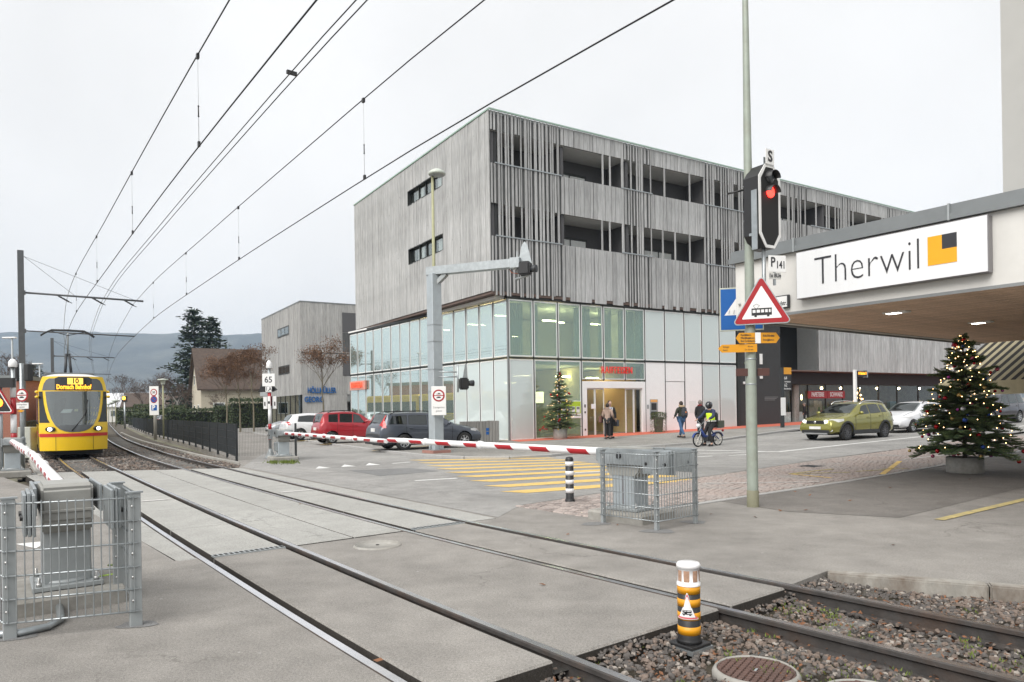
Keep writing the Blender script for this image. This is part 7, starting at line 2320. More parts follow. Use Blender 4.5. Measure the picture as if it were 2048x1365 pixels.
 top_patch(a - 0.02, c_ + 0.02, wt(a) * 0.9, wt(c_) * 0.88, 0.004).build('window_dark_backing', MAT['black_plastic'], root)  # same black sheet for the cabin dark behind the rear window
 # black floor pan, widened to darken under the car, and dark cabin block
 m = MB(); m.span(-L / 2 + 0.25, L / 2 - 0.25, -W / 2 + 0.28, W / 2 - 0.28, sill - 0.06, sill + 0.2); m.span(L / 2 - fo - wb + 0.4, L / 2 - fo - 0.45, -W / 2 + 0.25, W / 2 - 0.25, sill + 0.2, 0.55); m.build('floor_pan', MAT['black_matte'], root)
 # wheels
 wm = MB(); wm.lathe([(wr * 0.62, -0.10), (wr * 0.9, -0.105), (wr, -0.08), (wr, 0.08), (wr * 0.9, 0.105), (wr * 0.62, 0.10)], 26, mat=Matrix.Rotation(PI / 2, 4, 'X'), caps=False)
 tyre = wm.mesh('tyre', MAT['rubber'])
 rm = MB(); rm.lathe([(wr * 0.66, 0.10), (wr * 0.63, 0.105), (wr * 0.6, 0.06), (0.001, 0.055)], 22, mat=Matrix.Rotation(PI / 2, 4, 'X'), caps=False)
 rm.lathe([(wr * 0.66, -0.10), (wr * 0.63, -0.105), (wr * 0.6, -0.06), (0.001, -0.055)], 22, mat=Matrix.Rotation(PI / 2, 4, 'X'), caps=False)
 disc = rm.mesh('rim_disc', MAT['black_plastic'])
 sp = MB()
 for k in range(P.get('spokes', 7)):
  t = 2 * PI * k / P.get('spokes', 7)
  for sd in (-1, 1):
   sp.bar((0.04 * math.cos(t), sd * 0.085, 0.04 * math.sin(t)), (wr * 0.62 * math.cos(t), sd * 0.095, wr * 0.62 * math.sin(t)), 0.05, 0.02, up=(0, 1, 0))
 for sd in (-1, 1):
  sp.lathe([(0.06, 0.0), (0.05, 0.02), (0.001, 0.025)], 12, mat=Matrix.Translation((0, sd * 0.085, 0)) @ Matrix.Rotation(-sd * PI / 2, 4, 'X'), caps=False)
  sp.lathe([(wr * 0.66, -0.004), (wr * 0.58, 0.0), (wr * 0.58, -0.02)], 22, mat=Matrix.Translation((0, sd * 0.104, 0)) @ Matrix.Rotation(-sd * PI / 2, 4, 'X'), caps=False)
 rim = sp.mesh('rim', MAT[P.get('rimmat', 'rim')])
 for xw in (fo, fo + wb):
  for sd in (-1, 1):
   o = empty('wheel', (L / 2 - xw, sd * (W / 2 - 0.125), wr), parent=root)
   link('tyre', tyre, o); link('rim', rim, o); link('rim_disc', disc, o)
 # lamps
 hx, hz, hl, hh = P['head']
 for sd in (-1, 1):
  m = MB()
  vs, fs = [], []
  nn = 8
  for i in range(nn + 1):
   t = i / nn
   x = hx + hl * t
   y = sd * (hw(x) * 0.55 + (hw(x) * 0.985 + 0.012 - hw(x) * 0.55) * min(1, t * 1.7) ** 0.7)
   for j in range(4):
    q = j / 3
    z = hz + hh * (q - 0.5) * (1 - 0.55 * t) + 0.06 * t
    z = min(z, top(max(x, 0.1)) - 0.02)
    xx = x - 0.012 if t < 0.45 else x
    vs.append((L / 2 - xx + 0.02 * (1 - t), y, z))
  for i in range(nn):
   for j in range(3):
    a = i * 4 + j
    fs.append((a, a + 4, a + 5, a + 1))
  m.add(vs, fs, 0, True)
  hlm = m.build('headlight', MAT['car_lamp'], root)
  if lights_on:
   m = MB(); m.ball((L / 2 - hx + 0.03, sd * hw(0.05) * 0.66, hz), 0.07, 10, 6, sc=(.5, 1.1, .9)); m.build('bulb', MAT['head_lamp'], hlm)
  tx_, tz0, tz1, tw_ = P['tail']
  m = MB()
  vs, fs = [], []
  for i in range(5):
   z = tz0 + (tz1 - tz0) * i / 4
   for q in (0, 1, 2):
    x = tx_ + (L - tx_) * q / 2
    k = [p for p in P['rear']]
    xr = min(x, lin(P['rear'])(z) + 0.012) if P.get('rear') else x
    vs.append((L / 2 - xr, sd * (side_y(min(xr, L - 0.01), z) + 0.012 - (0.0 if q < 2 else tw_)), z))
  for i in range(4):
   for q in range(2):
    a = i * 3 + q
    fs.append((a, a + 1, a + 4, a + 3) if sd > 0 else (a + 3, a + 4, a + 1, a))
  m.add(vs, fs, 0, True)
  m.build('taillight', MAT['tail_red'], root)
  # mirror
  mx = P['ws'][0] + 0.38
  m = MB(); m.ball((L / 2 - mx, sd * (hw(mx) + 0.10), zb(mx) + 0.10), 0.11, 10, 6, sc=(.6, 1.0, .65)); m.tube([(L / 2 - mx, sd * (hw(mx) * .95), zb(mx) + .04), (L / 2 - mx, sd * (hw(mx) + .08), zb(mx) + .07)], 0.025, 6); m.build('mirror', mat if P.get('mirror_body', True) else MAT['black_plastic'], root)
  # door seams and handles
  for xd in P['doors']:
   m = MB()
   pts = [(L / 2 - xd, sd * (side_y(xd, z) + 0.004), z) for z in (sill + 0.12, sill + 0.3, zb(xd) - 0.06, zb(xd) - 0.005)]
   for p0, p1 in zip(pts, pts[1:]): m.bar(p0, p1, 0.012, 0.006)
   m.build('door_seam', MAT['black_matte'], root)
  for xd in P['handles']:
   z = zb(xd) - 0.11
   m = MB(); m.box((L / 2 - xd, sd * (side_y(xd, z) + 0.015), z), (0.17, 0.03, 0.035)); m.build('door_handle', mat, root, 0.008)
  if P.get('clad'):
   for xw in (fo, fo + wb):
    m = MB()
    pts = []
    for k in range(13):
     t = PI * k / 12
     x, z = xw + (wr + 0.085) * math.cos(t), wr + (wr + 0.085) * math.sin(t)
     if z > sill: pts.append((L / 2 - x, sd * (side_y(min(max(x, .05), L - .05), z) + 0.008), z))
    for p0, p1 in zip(pts, pts[1:]): m.bar(p0, p1, 0.075, 0.03, up=(0, sd, 0))
    m.build('arch_trim', MAT['cladding'], root)
   m = MB(); m.span(L / 2 - fo - wb + wr + .08, L / 2 - fo - wr - .08, sd * (W / 2 - 0.05), sd * (W / 2 + 0.006), sill - 0.03, sill + 0.13); m.build('sill_trim', MAT['cladding'], root, 0.01)
  if P.get('rails'):
   m = MB()
   ra, rb_ = P['rails']
   pts = [(L / 2 - (ra + (rb_ - ra) * k / 8), sd * wt(ra + (rb_ - ra) * k / 8) * 0.97, top(ra + (rb_ - ra) * k / 8) + (0.035 if 0 < k < 8 else -0.03)) for k in range(9)]
   m.tube(pts, 0.02, 6); m.build('roof_rail', MAT[P.get('railmat', 'rim')], root)
 # bonnet shut line and shoulder crease
 for sd in (-1, 1):
  m = MB()
  pts = [(L / 2 - x, sd * wt(x) * 0.93, top(x) - 0.028 + 0.006) for x in (0.18, 0.4, 0.7, P['ws'][0] - 0.06)]
  for p0, p1 in zip(pts, pts[1:]): m.bar(p0, p1, 0.010, 0.008)
  m.build('bonnet_seam', MAT['black_matte'], root)
  m = MB()
  pts = [(L / 2 - x, sd * (side_y(x, zb(x) - 0.17) + 0.004), zb(x) - 0.17) for x in (fo + wr + .1, L * .4, L * .55, L * .7, fo + wb - wr - .05)]
  for p0, p1 in zip(pts, pts[1:]): m.bar(p0, p1, 0.012, 0.012)
  m.build('side_crease', mat, root)
  if P.get('clad'):
   m = MB(); m.ball((L / 2 - 0.06, sd * W * 0.36, sill + 0.13), 0.075, 10, 6, sc=(.5, 1.6, .8)); m.build('fog_lamp', MAT['car_lamp'], root)
 if P.get('clad'):
  m = MB(); m.span(L / 2 - 0.05, L / 2 + 0.02, -W * 0.30, W * 0.30, sill - 0.03, sill + 0.03); m.build('skid_plate', MAT['rim'], root, 0.01)
 # front: grille, bumper, plate
 g0, g1, gw = P['grille']
 m = MB(); m.span(L / 2 - 0.03, L / 2 + 0.016, -gw, gw, g0, g1); gr = m.build('grille', MAT['black_plastic'], root, 0.01)
 for k in range(3):
  m = MB(); m.span(L / 2 + 0.016, L / 2 + 0.022, -gw * .95, gw * .95, g0 + (g1 - g0) * (k + .5) / 3 - .006, g0 + (g1 - g0) * (k + .5) / 3 + .006); m.build('bar', MAT['dark_metal'], gr)
 m = MB(); m.lathe([(0.055, 0), (0.05, 0.015), (0.001, 0.02)], 12, mat=Matrix.Translation((L / 2 + 0.018, 0, (g0 + g1) / 2)) @ Matrix.Rotation(PI / 2, 4, 'Y'), caps=False); m.build('badge', MAT['chrome'], gr)
 m = MB(); m.span(L / 2 - 0.06, L / 2 + 0.012, -W * 0.36, W * 0.36, sill + 0.02, sill + 0.15); m.build('lower_intake', MAT['cladding'], root, 0.01)
 m = MB(); m.span(L / 2 + 0.012, L / 2 + 0.03, -0.26, 0.26, sill + 0.18, sill + 0.29); m.build('number_plate', MAT['plate_white'], root)
 m = MB(); m.span(-L / 2 - 0.014, -L / 2 + 0.05, -W * 0.42, W * 0.42, sill, sill + (0.2 if P.get('clad') else 0.1)); m.build('rear_bumper_trim', MAT['cladding'], root, 0.01)
 pz_ = P.get('plate_z', 0.75)
 xr = lin(P['rear'])(pz_)
 m = MB(); m.span(L / 2 - xr - 0.02, L / 2 - xr + 0.02, -0.2, 0.2, pz_ - 0.07, pz_ + 0.07); m.build('number_plate', MAT['plate_white'], root)
 if P.get('wiper', True):
  xw_ = (P['rw'][0] + P['rw'][1]) / 2 + .1
  m = MB(); m.bar((L / 2 - P['rw'][1] - 0.02, 0, top(P['rw'][1]) + 0.02), (L / 2 - xw_ - 0.02, 0.3, top(xw_) + 0.02), 0.02, 0.015); m.build('wiper', MAT['black_plastic'], root)
 return root
ESTATE = dict(L=4.47, W=1.84, wb=2.64, fo=0.86, wr=0.315, gh=(1.15, 4.4), sill=0.24,
    top=[(0, .58), (.06, .70), (.3, .82), (1.0, .965), (1.2, 1.0), (2.02, 1.40), (2.35, 1.465), (3.0, 1.485), (3.9, 1.455), (4.1, 1.42), (4.30, 1.08), (4.40, .97), (4.47, .62)],
    belt=[(0, .60), (1.1, .90), (2.5, .95), (4.2, 1.0), (4.47, .8)], rear=[(.3, 4.44), (.6, 4.47), (.95, 4.40), (1.1, 4.29), (1.42, 4.1)],
    ws=(1.24, 2.0), rw=(4.12, 4.30), win=[(1.72, 2.45, 2.1, 2.42), (2.53, 3.3, 2.50, 3.24), (3.38, 4.12, 3.34, 3.92)],
    doors=(1.42, 2.49, 3.42), handles=(2.3, 3.22), head=(0.02, .68, .55, .17), tail=(4.22, .88, 1.36, .12), grille=(.56, .66, .35), plate_z=.80, rails=(2.2, 4.0), railmat='black_plastic', roofw=.76)
HATCH = dict(ESTATE, L=4.2, W=1.78, wb=2.58, top=[(0, .58), (.06, .70), (.3, .82), (1.0, .965), (1.2, 1.0), (2.0, 1.38), (2.35, 1.45), (2.9, 1.475), (3.6, 1.42), (3.75, 1.39), (4.02, 1.06), (4.12, .97), (4.2, .62)],
    belt=[(0, .60), (1.1, .90), (2.5, .95), (3.9, 1.0), (4.2, .8)], rear=[(.3, 4.17), (.6, 4.2), (.95, 4.12), (1.06, 4.02), (1.39, 3.75)], gh=(1.15, 4.1), ws=(1.24, 1.98), rw=(3.78, 4.02),
    win=[(1.72, 2.45, 2.1, 2.42), (2.53, 3.55, 2.50, 3.45)], doors=(1.42, 2.49), handles=(2.3,), tail=(3.95, .84, 1.02, .32), plate_z=.62, rails=None)
PANDA = dict(ESTATE, L=3.65, W=1.64, wb=2.30, fo=0.74, wr=0.29, top=[(0, .58), (.05, .74), (.25, .88), (.8, 1.0), (.95, 1.03), (1.6, 1.44), (1.9, 1.53), (2.5, 1.55), (3.2, 1.52), (3.38, 1.46), (3.52, 1.05), (3.60, .9), (3.65, .6)],
    belt=[(0, .62), (.9, .93), (2.2, .98), (3.4, 1.03), (3.65, .8)], rear=[(.3, 3.62), (.6, 3.65), (.9, 3.60), (1.05, 3.53), (1.46, 3.38)], gh=(.9, 3.6), ws=(1.0, 1.6), rw=(3.39, 3.51),
    win=[(1.38, 1.98, 1.66, 1.95), (2.06, 2.66, 2.03, 2.62), (2.76, 3.2, 2.74, 3.16)], doors=(1.1, 2.02, 2.78), handles=(1.85, 2.6), tail=(3.45, 1.0, 1.44, .08), plate_z=.72, rails=(1.8, 3.2), railmat='black_plastic', roofw=.82)
SUV = dict(ESTATE, L=4.3, W=1.765, wb=2.6, fo=.86, wr=.335, sill=.29, top=[(0, .66), (.06, .84), (.25, .94), (1.0, 1.06), (1.18, 1.10), (1.95, 1.48), (2.3, 1.555), (2.9, 1.575), (3.6, 1.53), (3.8, 1.48), (4.10, 1.12), (4.2, 1.02), (4.3, .68)],
   belt=[(0, .68), (1.1, .99), (2.5, 1.05), (4.0, 1.12), (4.3, .85)], rear=[(.35, 4.27), (.7, 4.3), (1.0, 4.21), (1.12, 4.1), (1.48, 3.8)], gh=(1.15, 4.2), ws=(1.22, 1.94), rw=(3.84, 4.08),
   win=[(1.66, 2.38, 2.02, 2.36), (2.46, 3.2, 2.43, 3.12), (3.28, 3.66, 3.24, 3.46)], doors=(1.4, 2.42, 3.3), handles=(2.22, 3.1), head=(.02, .78, .62, .19), tail=(4.0, .95, 1.16, .2), grille=(.69, .82, .42), clad=True, rails=(2.0, 3.7), railmat='chrome', plate_z=.7, rimmat='rim_dark', spokes=10)
WAGON = dict(ESTATE, L=4.1, W=1.68, wb=2.5, fo=.82, wr=.295, top=[(0, .55), (.06, .66), (.3, .8), (.95, .97), (1.15, 1.0), (1.9, 1.38), (2.2, 1.43), (2.8, 1.45), (3.5, 1.42), (3.7, 1.38), (3.95, 1.0), (4.02, .9), (4.1, .6)],
    rear=[(.3, 4.07), (.6, 4.1), (.9, 4.02), (1.0, 3.95), (1.38, 3.7)], belt=[(0, .57), (1.1, .88), (2.5, .93), (3.9, .98), (4.1, .8)], gh=(1.1, 4.0), ws=(1.2, 1.88), rw=(3.73, 3.93), win=[(1.62, 2.32, 1.98, 2.3), (2.4, 3.1, 2.37, 3.02), (3.18, 3.6, 3.14, 3.42)], doors=(1.35, 2.36, 3.2), handles=(2.15, 3.0), head=(.02, .66, .75, .16), tail=(3.86, .85, 1.3, .1), rails=(1.9, 3.5))
MPV = dict(ESTATE, L=4.82, W=1.9, wb=2.85, fo=.95, wr=.335, top=[(0, .62), (.06, .78), (.3, .92), (.95, 1.08), (1.15, 1.14), (2.0, 1.58), (2.4, 1.68), (3.2, 1.72), (4.2, 1.68), (4.42, 1.62), (4.68, 1.12), (4.76, 1.0), (4.82, .65)],
   rear=[(.3, 4.8), (.65, 4.82), (1.0, 4.76), (1.12, 4.68), (1.62, 4.42)], belt=[(0, .64), (1.1, .98), (2.5, 1.04), (4.6, 1.1), (4.82, .85)], gh=(1.1, 4.7), ws=(1.2, 1.98), rw=(4.45, 4.66), win=[(1.8, 2.65, 2.2, 2.6), (2.74, 3.6, 2.7, 3.54), (3.7, 4.42, 3.66, 4.24)], doors=(1.4, 2.7, 3.64), handles=(2.5, 3.45), head=(.02, .76, .6, .18), tail=(4.58, .95, 1.3, .12), rails=(2.3, 4.3), roofw=.8)
def place_car(car, P, wheel, which, hd, z=None):
 """put wheel contact point ('fl','fr','rl','rr') on the surveyed spot"""
 L, W = P['L'], P['W']
 x = L / 2 - P['fo'] if which[0] == 'f' else L / 2 - P['fo'] - P['wb']
 y = (W / 2 - 0.1) * (1 if which[1] == 'l' else -1)
 c, s = math.cos(hd), math.sin(hd)
 car.location = (wheel.x - (c * x - s * y), wheel.y - (s * x + c * y), zg(wheel.x, wheel.y) + (z or 0))
 car.rotation_euler = (0, 0, hd)
c1 = make_car('estate_car', 'dark grey estate car parked nearest the bank behind the barrier', ESTATE, paint('paint_slate', (0.065, 0.075, 0.095), 0.35))
place_car(c1, ESTATE, G(808, 901, .07), 'rr', TH, .07)
c2 = make_car('small_car', 'red small car parked between the white hatchback and the grey estate', PANDA, paint('paint_red', (0.36, 0.012, 0.022), 0.15))
place_car(c2, PANDA, G(664, 888, .07), 'rr', TH, .07)
c3 = make_car('hatchback', 'white hatchback parked behind the red small car', HATCH, paint('paint_white_car', (0.74, 0.75, 0.76)))
place_car(c3, HATCH, G(600, 881, .07), 'rr', TH, .07)
c4 = make_car('parked_car', 'silver grey car peeping out behind the 65 signal post', HATCH, paint('paint_silver', (0.42, 0.45, 0.48), 0.5))
place_car(c4, HATCH, G(556, 870, .07), 'fr', TH + R(180), .07)
c5 = make_car('crossover_car', 'olive green crossover car with lit headlights in the street', SUV, paint('paint_olive', (0.25, 0.235, 0.045), 0.5, 0.22), True)
place_car(c5, SUV, G(1692, 881.5), 'fl', TH + R(180) - R(1))
c6 = make_car('station_wagon', 'white estate car queuing behind the olive green crossover', WAGON, paint('paint_white2', (0.70, 0.71, 0.73)), True)
place_car(c6, WAGON, G(1824, 866), 'fl', TH + R(180) - R(1))
c7 = make_car('people_carrier', 'dark people carrier with roof rails behind the decorated tree', MPV, paint('paint_dark', (0.04, 0.038, 0.05), 0.35))
place_car(c7, MPV, G(2037, 846), 'rl', TH + R(180) - R(2))
for i, (u, v, nm) in enumerate(((352, 856, 'dark car with red taillight parked at the hedge end behind the fence'), (378, 853, 'dark estate car parked against the clipped hedge'))):
 cc = make_car('parked_car', nm, (HATCH, ESTATE)[i], (MAT['paint_dark'], MAT['paint_slate'])[i])
 p = AT(u, v, 76 + 2 * i)
 cc.location = (p.x, p.y, 0.07); cc.rotation_euler = (0, 0, TH + R(8))
# ================================================================== TREES AND BACKGROUND
rt = random.Random(99)
M('bark', (0.085, 0.070, 0.055), 0.9, var=0.3, scale=6, bump=0.4)
M('bark_young', (0.17, 0.15, 0.105), 0.9, var=0.25, scale=6)
M('bark_birch', (0.50, 0.48, 0.45), 0.9, var=0.3, scale=5, stretch=(1, 1, 4), dirt=(0.12, 0.1, 0.09), dscale=4, damount=0.7)
M('twig', (0.10, 0.075, 0.06), 0.9, var=0.2)
M('twig_red', (0.125, 0.092, 0.075), 0.9, var=0.2)
M('dry_leaf', (0.17, 0.095, 0.055), 0.85, var=0.45, scale=3)
M('needle', (0.095, 0.150, 0.062), 0.75, var=0.45, scale=5)
M('needle_light', (0.18, 0.24, 0.09), 0.75, var=0.35, scale=5)
M('needle_far', (0.022, 0.040, 0.026), 0.85, var=0.4, scale=2)
M('needle_far2', (0.045, 0.065, 0.038), 0.85, var=0.4, scale=2)
M('hedge_leaf', (0.030, 0.050, 0.018), 0.7, var=0.4, scale=3)
M('hedge_leaf2', (0.065, 0.085, 0.032), 0.7, var=0.4, scale=3)
M('shrub_leaf', (0.085, 0.105, 0.035), 0.7, var=0.4, scale=3)
def limb(mb, p, q, r0, r1, n=5, bend=0.06, r=rt):
 m = p.lerp(q, 0.5) + Vector((r.uniform(-1, 1), r.uniform(-1, 1), r.uniform(-.5, .5))) * (q - p).length * bend
 mb.tube([p, m, q], [r0, (r0 + r1) / 2, r1], n, caps=False)
 return m
def bare_tree(name, loc, h, spread, label, bark='bark', twig='twig', leaves=0, group=None, levels=4, trunk=0.35, seed=1, first=6, r0=None, up=0.9):
 r = random.Random(seed)
 o = empty(name, loc, r.uniform(0, 6), label, 'tree', group)
 wood, twg = MB(), MB()
 tips = []
 R0 = r0 or h * 0.014
 def grow(p, d, L, rad, lev):
  q = p + d * L
  limb(wood if lev < 2 else twg, p, q, rad, rad * 0.62, 6 if lev == 0 else (4 if lev < 2 else 3), 0.05, r)
  if lev >= levels:
   tips.append(q)
   return
  k = r.choice((2, 3, 3)) if lev else first
  for i in range(k):
   t = r.uniform(0.45, 1.0) if lev else 0.55 + 0.45 * i / k
   a = r.uniform(0, 2 * PI)
   sp = r.uniform(0.45, 0.95)
   nd_ = (d * (1.0 - sp * 0.3) + Vector((math.cos(a), math.sin(a), r.uniform(0.0, up) * 0.6)) * sp * spread).normalized()
   grow(p.lerp(q, t), nd_, L * r.uniform(0.55, 0.8), rad * (0.5 if lev else 0.42), lev + 1)
  if lev: grow(q, (d + Vector((r.uniform(-.3, .3), r.uniform(-.3, .3), r.uniform(0, .3)))).normalized(), L * 0.6, rad * 0.55, lev + 1)
 th = h * trunk
 wood.tube([(0, 0, -0.1), (r.uniform(-.05, .05), 0, th * .5), (0, 0, th)], [R0 * 1.3, R0, R0 * 0.85], 8, caps=False)
 grow(Vector((0, 0, th)), Vector((r.uniform(-.08, .08), r.uniform(-.08, .08), 1)).normalized(), h * 0.36, R0 * 0.8, 0)
 wood.build('trunk', MAT[bark], o)
 zmax = max(t.z for t in tips)
 twg_o = twg.build('twigs', MAT[twig], o)
 fine = MB()
 for t in tips:
  for _ in range(5):
   e = t + Vector((r.uniform(-1, 1), r.uniform(-1, 1), r.uniform(-.3, 1.0))) * h * 0.055
   w = h * (0.0011 if leaves else 0.0022)
   fine.add([t + Vector((w, 0, 0)), t - Vector((w, 0, 0)), e], [(0, 1, 2)])
   fine.add([t + Vector((0, w, 0)), t - Vector((0, w, 0)), e], [(0, 1, 2)])
 fine.build('fine_twigs', MAT[twig], o)
 if leaves:
  lm = MB()
  for _ in range(leaves):
   t = r.choice(tips) + Vector((r.gauss(0, 1), r.gauss(0, 1), r.gauss(0, 1))) * h * 0.028
   s_ = h * r.uniform(0.006, 0.012)
   a = Vector((r.uniform(-1, 1), r.uniform(-1, 1), r.uniform(-1, 1))).normalized() * s_
   b_ = a.orthogonal().normalized() * s_ * 0.7
   lm.add([t - a, t + b_, t + a, t - b_], [(0, 1, 2, 3)])
  lm.build('crown', MAT['dry_leaf'], o)
 k = h / max(1e-3, zmax)
 o.scale = (k, k, k)
 return o
def conifer(name, loc, h, rad, label, mats, seed=1, tiers=26, per=9, gap=0.1, group=None, droop=0.25, cards=26):
 r = random.Random(seed)
 o = empty(name, loc, r.uniform(0, 6), label, 'tree', group)
 b = MB(); b.tube([(0, 0, -0.2), (0, 0, h * 0.5), (0, 0, h)], [h * 0.02, h * 0.012, 0.02], 7, caps=False); b.build('trunk', MAT['bark'], o)
 cr = MB(); br = MB()
 for t in range(tiers):
  f = t / (tiers - 1)
  z = h * (gap + (0.99 - gap) * f)
  L = rad * (1 - f) ** 0.62 * r.uniform(0.7, 1.15) + 0.12 * rad * (1 - f)
  for k in range(per):
   if r.random() < 0.12: continue
   a = 2 * PI * (k + r.uniform(-.4, .4)) / per + t
   l_ = L * r.uniform(0.55, 1.15)
   d = Vector((math.cos(a), math.sin(a), 0))
   p0 = Vector((0, 0, z))
   p1 = p0 + d * l_ + Vector((0, 0, -l_ * droop * r.uniform(.5, 1.3) + l_ * 0.12))
   br.tube([p0, p1], [0.03 * h / 15 + .01, 0.008], 3, caps=False)
   for c in range(int(cards * (0.4 + 0.6 * l_ / rad))):
    s_ = r.uniform(0.2, 1.0)
    q = p0.lerp(p1, s_) + Vector((r.gauss(0, .10), r.gauss(0, .10), r.gauss(0, .05))) * rad * (1.2 - s_ * .6)
    e = (d + Vector((r.uniform(-.9, .9), r.uniform(-.9, .9), r.uniform(-.5, .4)))).normalized() * rad * r.uniform(.07, .16)
    w = e.cross(Vector((r.uniform(-1, 1), r.uniform(-1, 1), 1))).normalized() * rad * 0.034
    cr.add([q - w, q + w, q + e + w * .3, q + e - w * .3], [(0, 1, 2, 3)], 0 if r.random() < .68 else 1)
 br.build('branches', MAT['bark'], o)
 cr.build('crown', [MAT[m] for m in mats], o)
 return o
# ---- decorated fir trees
def fir(loc, h, rad, label, planter_r, planter_h, n_bulb, n_ball, colours, seed, tiers=11, twigs=9, needles=16):
 r = random.Random(seed)
 pl_ = empty('concrete_planter', loc, 0, 'round concrete planter under the ' + ('large' if planter_h < .4 else 'small') + ' decorated fir', 'planter')
 m = MB(); m.lathe([(planter_r * 0.94, 0), (planter_r, 0.02), (planter_r, planter_h), (planter_r * 0.9, planter_h), (planter_r * 0.88, planter_h - 0.06)], 32); m.build('drum', MAT['concrete'], pl_)
 m = MB(); m.lathe([(planter_r * 0.88, planter_h - 0.05), (0.001, planter_h - 0.03)], 24, caps=False); m.build('soil', MAT['dirt'], pl_)
 o = empty('decorated_fir', (loc[0], loc[1], loc[2] + planter_h - 0.05), r.uniform(0, 6), label, 'fir tree')
 H = h - planter_h
 m = MB(); m.tube([(0, 0, 0), (0, 0, H * .5), (0, 0, H)], [0.05, 0.03, 0.008], 8, caps=False); m.build('trunk', MAT['bark'], o)
 br, cr = MB(), MB()
 spots = []
 def twig(p, q, nn, ln):
  d = (q - p)
  for i in range(nn):
   t = (i + 0.5) / nn
   c = p.lerp(q, t)
   for sd in (-1, 1, 0):
    side = d.cross(Vector((0, 0, 1)))
    side = side.normalized() if side.length > 1e-5 else Vector((1, 0, 0))
    e = (d.normalized() * 0.5 + side * sd * 0.9 + Vector((0, 0, 0.55 if sd == 0 else r.uniform(-.1, .3)))).normalized() * ln * r.uniform(.75, 1.2)
    w = d.normalized() * ln * 0.2
    cr.add([c - w, c + w, c + e], [(0, 1, 2)], 0 if r.random() < .72 else 1)
 for t in range(tiers):
  f = t / (tiers - 1)
  z = H * (0.06 + 0.9 * f ** 0.92)
  L = rad * (1 - f) ** 0.88 + 0.07
  per = max(5, int(12 * (1 - 0.5 * f)))
  for k in range(per):
   a = 2 * PI * (k + r.uniform(-.35, .35)) / per + t * 0.7
   l_ = L * r.uniform(0.5, 1.25)
   d = Vector((math.cos(a), math.sin(a), 0))
   p0 = Vector((0, 0, max(.05, z + r.uniform(-.11, .11))))
   pm = p0 + d * l_ * 0.55 + Vector((0, 0, l_ * (0.10 * r.uniform(-1, 1) + 0.02 + 0.25 * f)))
   p1 = p0 + d * l_ + Vector((0, 0, l_ * (0.16 * r.uniform(-1, 1) - 0.04 + 0.42 * f)))
   br.tube([p0, pm, p1], [0.014, 0.009, 0.003], 4, caps=False)
   nn = max(3, int(twigs * (0.4 + 0.7 * l_ / rad)))
   twig(p0.lerp(pm, .2), pm, int(needles * .8), 0.065); twig(pm, p1, needles, 0.06)
   for j in range(nn):
    s_ = 0.22 + 0.75 * j / nn
    c = (p0.lerp(pm, s_ / .55) if s_ < .55 else pm.lerp(p1, (s_ - .55) / .45))
    for sd in (-1, 1):
     side = Vector((-d.y, d.x, 0)) * sd
     tl = l_ * 0.46 * (1.05 - s_) + 0.06
     e = c + (d * 0.75 + side * 0.8 + Vector((0, 0, r.uniform(-.25, .12)))).normalized() * tl
     br.tube([c, e], [0.004, 0.002], 3, caps=False)
     twig(c, e, max(4, int(needles * tl / 0.24)), 0.056)
     if s_ > 0.5: spots.append(e)
   spots.append(p1); spots.append(p1)
 br.build('branches', MAT['bark'], o)
 cr.build('crown', [MAT['needle'], MAT['needle_light']], o)
 bm_ = MB().ball((0, 0, 0), 0.009, 6, 4).mesh('light_bulb', MAT['bulb'])
 # strings of lights wind round the crown
 for i in range(n_bulb):
  f = (i / n_bulb) ** 0.85
  z = H * (0.08 + 0.9 * f)
  a = i * 0.61 + r.uniform(-.2, .2)
  rr = (rad * (1 - f) ** 0.88 + 0.05) * r.uniform(0.72, 1.02)
  link('light_bulb', bm_, o, (rr * math.cos(a), rr * math.sin(a), z + r.uniform(-.06, .06)))
 mats = [M('bauble_%d_%d' % (seed, i), c, 0.14, 0.5, var=0.05) for i, c in enumerate(colours)]
 mm = [MB().ball((0, 0, 0), 0.043, 10, 7).mesh('bauble', m_) for m_ in mats]
 for i in range(n_ball):
  e = r.choice(spots)
  b_ = link('bauble', mm[r.randrange(len(mm))], o, e + Vector((0, 0, -0.06)))
  s_ = r.uniform(0.7, 1.25)
  b_.scale = (s_, s_, s_)
 return o
p = G(1930, 946)
fir((p.x, p.y, p.z), 3.22, 1.12, 'large decorated fir with fairy lights and coloured baubles at the forecourt edge', 0.375, 0.36, 170, 95,
 [(0.45, 0.01, 0.02), (0.5, 0.02, 0.03), (0.6, 0.6, 0.62), (0.45, 0.12, 0.2), (0.03, 0.08, 0.35), (0.4, 0.05, 0.3), (0.55, 0.4, 0.15), (0.5, 0.02, 0.02)], 3, tiers=22, twigs=10, needles=15)
p = BL(3.15, -1.05, 0.076)
fir((p.x, p.y, p.z + .004), 3.35, 0.86, 'small decorated fir with red and gold baubles beside the bank entrance', 0.34, 0.52, 70, 46,
 [(0.5, 0.01, 0.015), (0.55, 0.02, 0.02), (0.6, 0.45, 0.1), (0.45, 0.01, 0.01)], 8, tiers=16, twigs=7, needles=9)
p = BL(33.2, 2.2, 0.3)
o = conifer('decorated_fir', (p.x, p.y, 0.4), 2.3, 0.7, 'fir covered in warm lights inside the shop window', ('needle', 'needle_light'), 12, 12, 7, 0.08, cards=10)
bm_ = MB().ball((0, 0, 0), 0.045, 6, 4).mesh('light_bulb', MAT['bulb'])
for i in range(60):
 f = i / 60; a = i * .7
 link('light_bulb', bm_, o, ((.7 * (1 - f) + .05) * math.cos(a), (.7 * (1 - f) + .05) * math.sin(a), 0.2 + 2.0 * f))
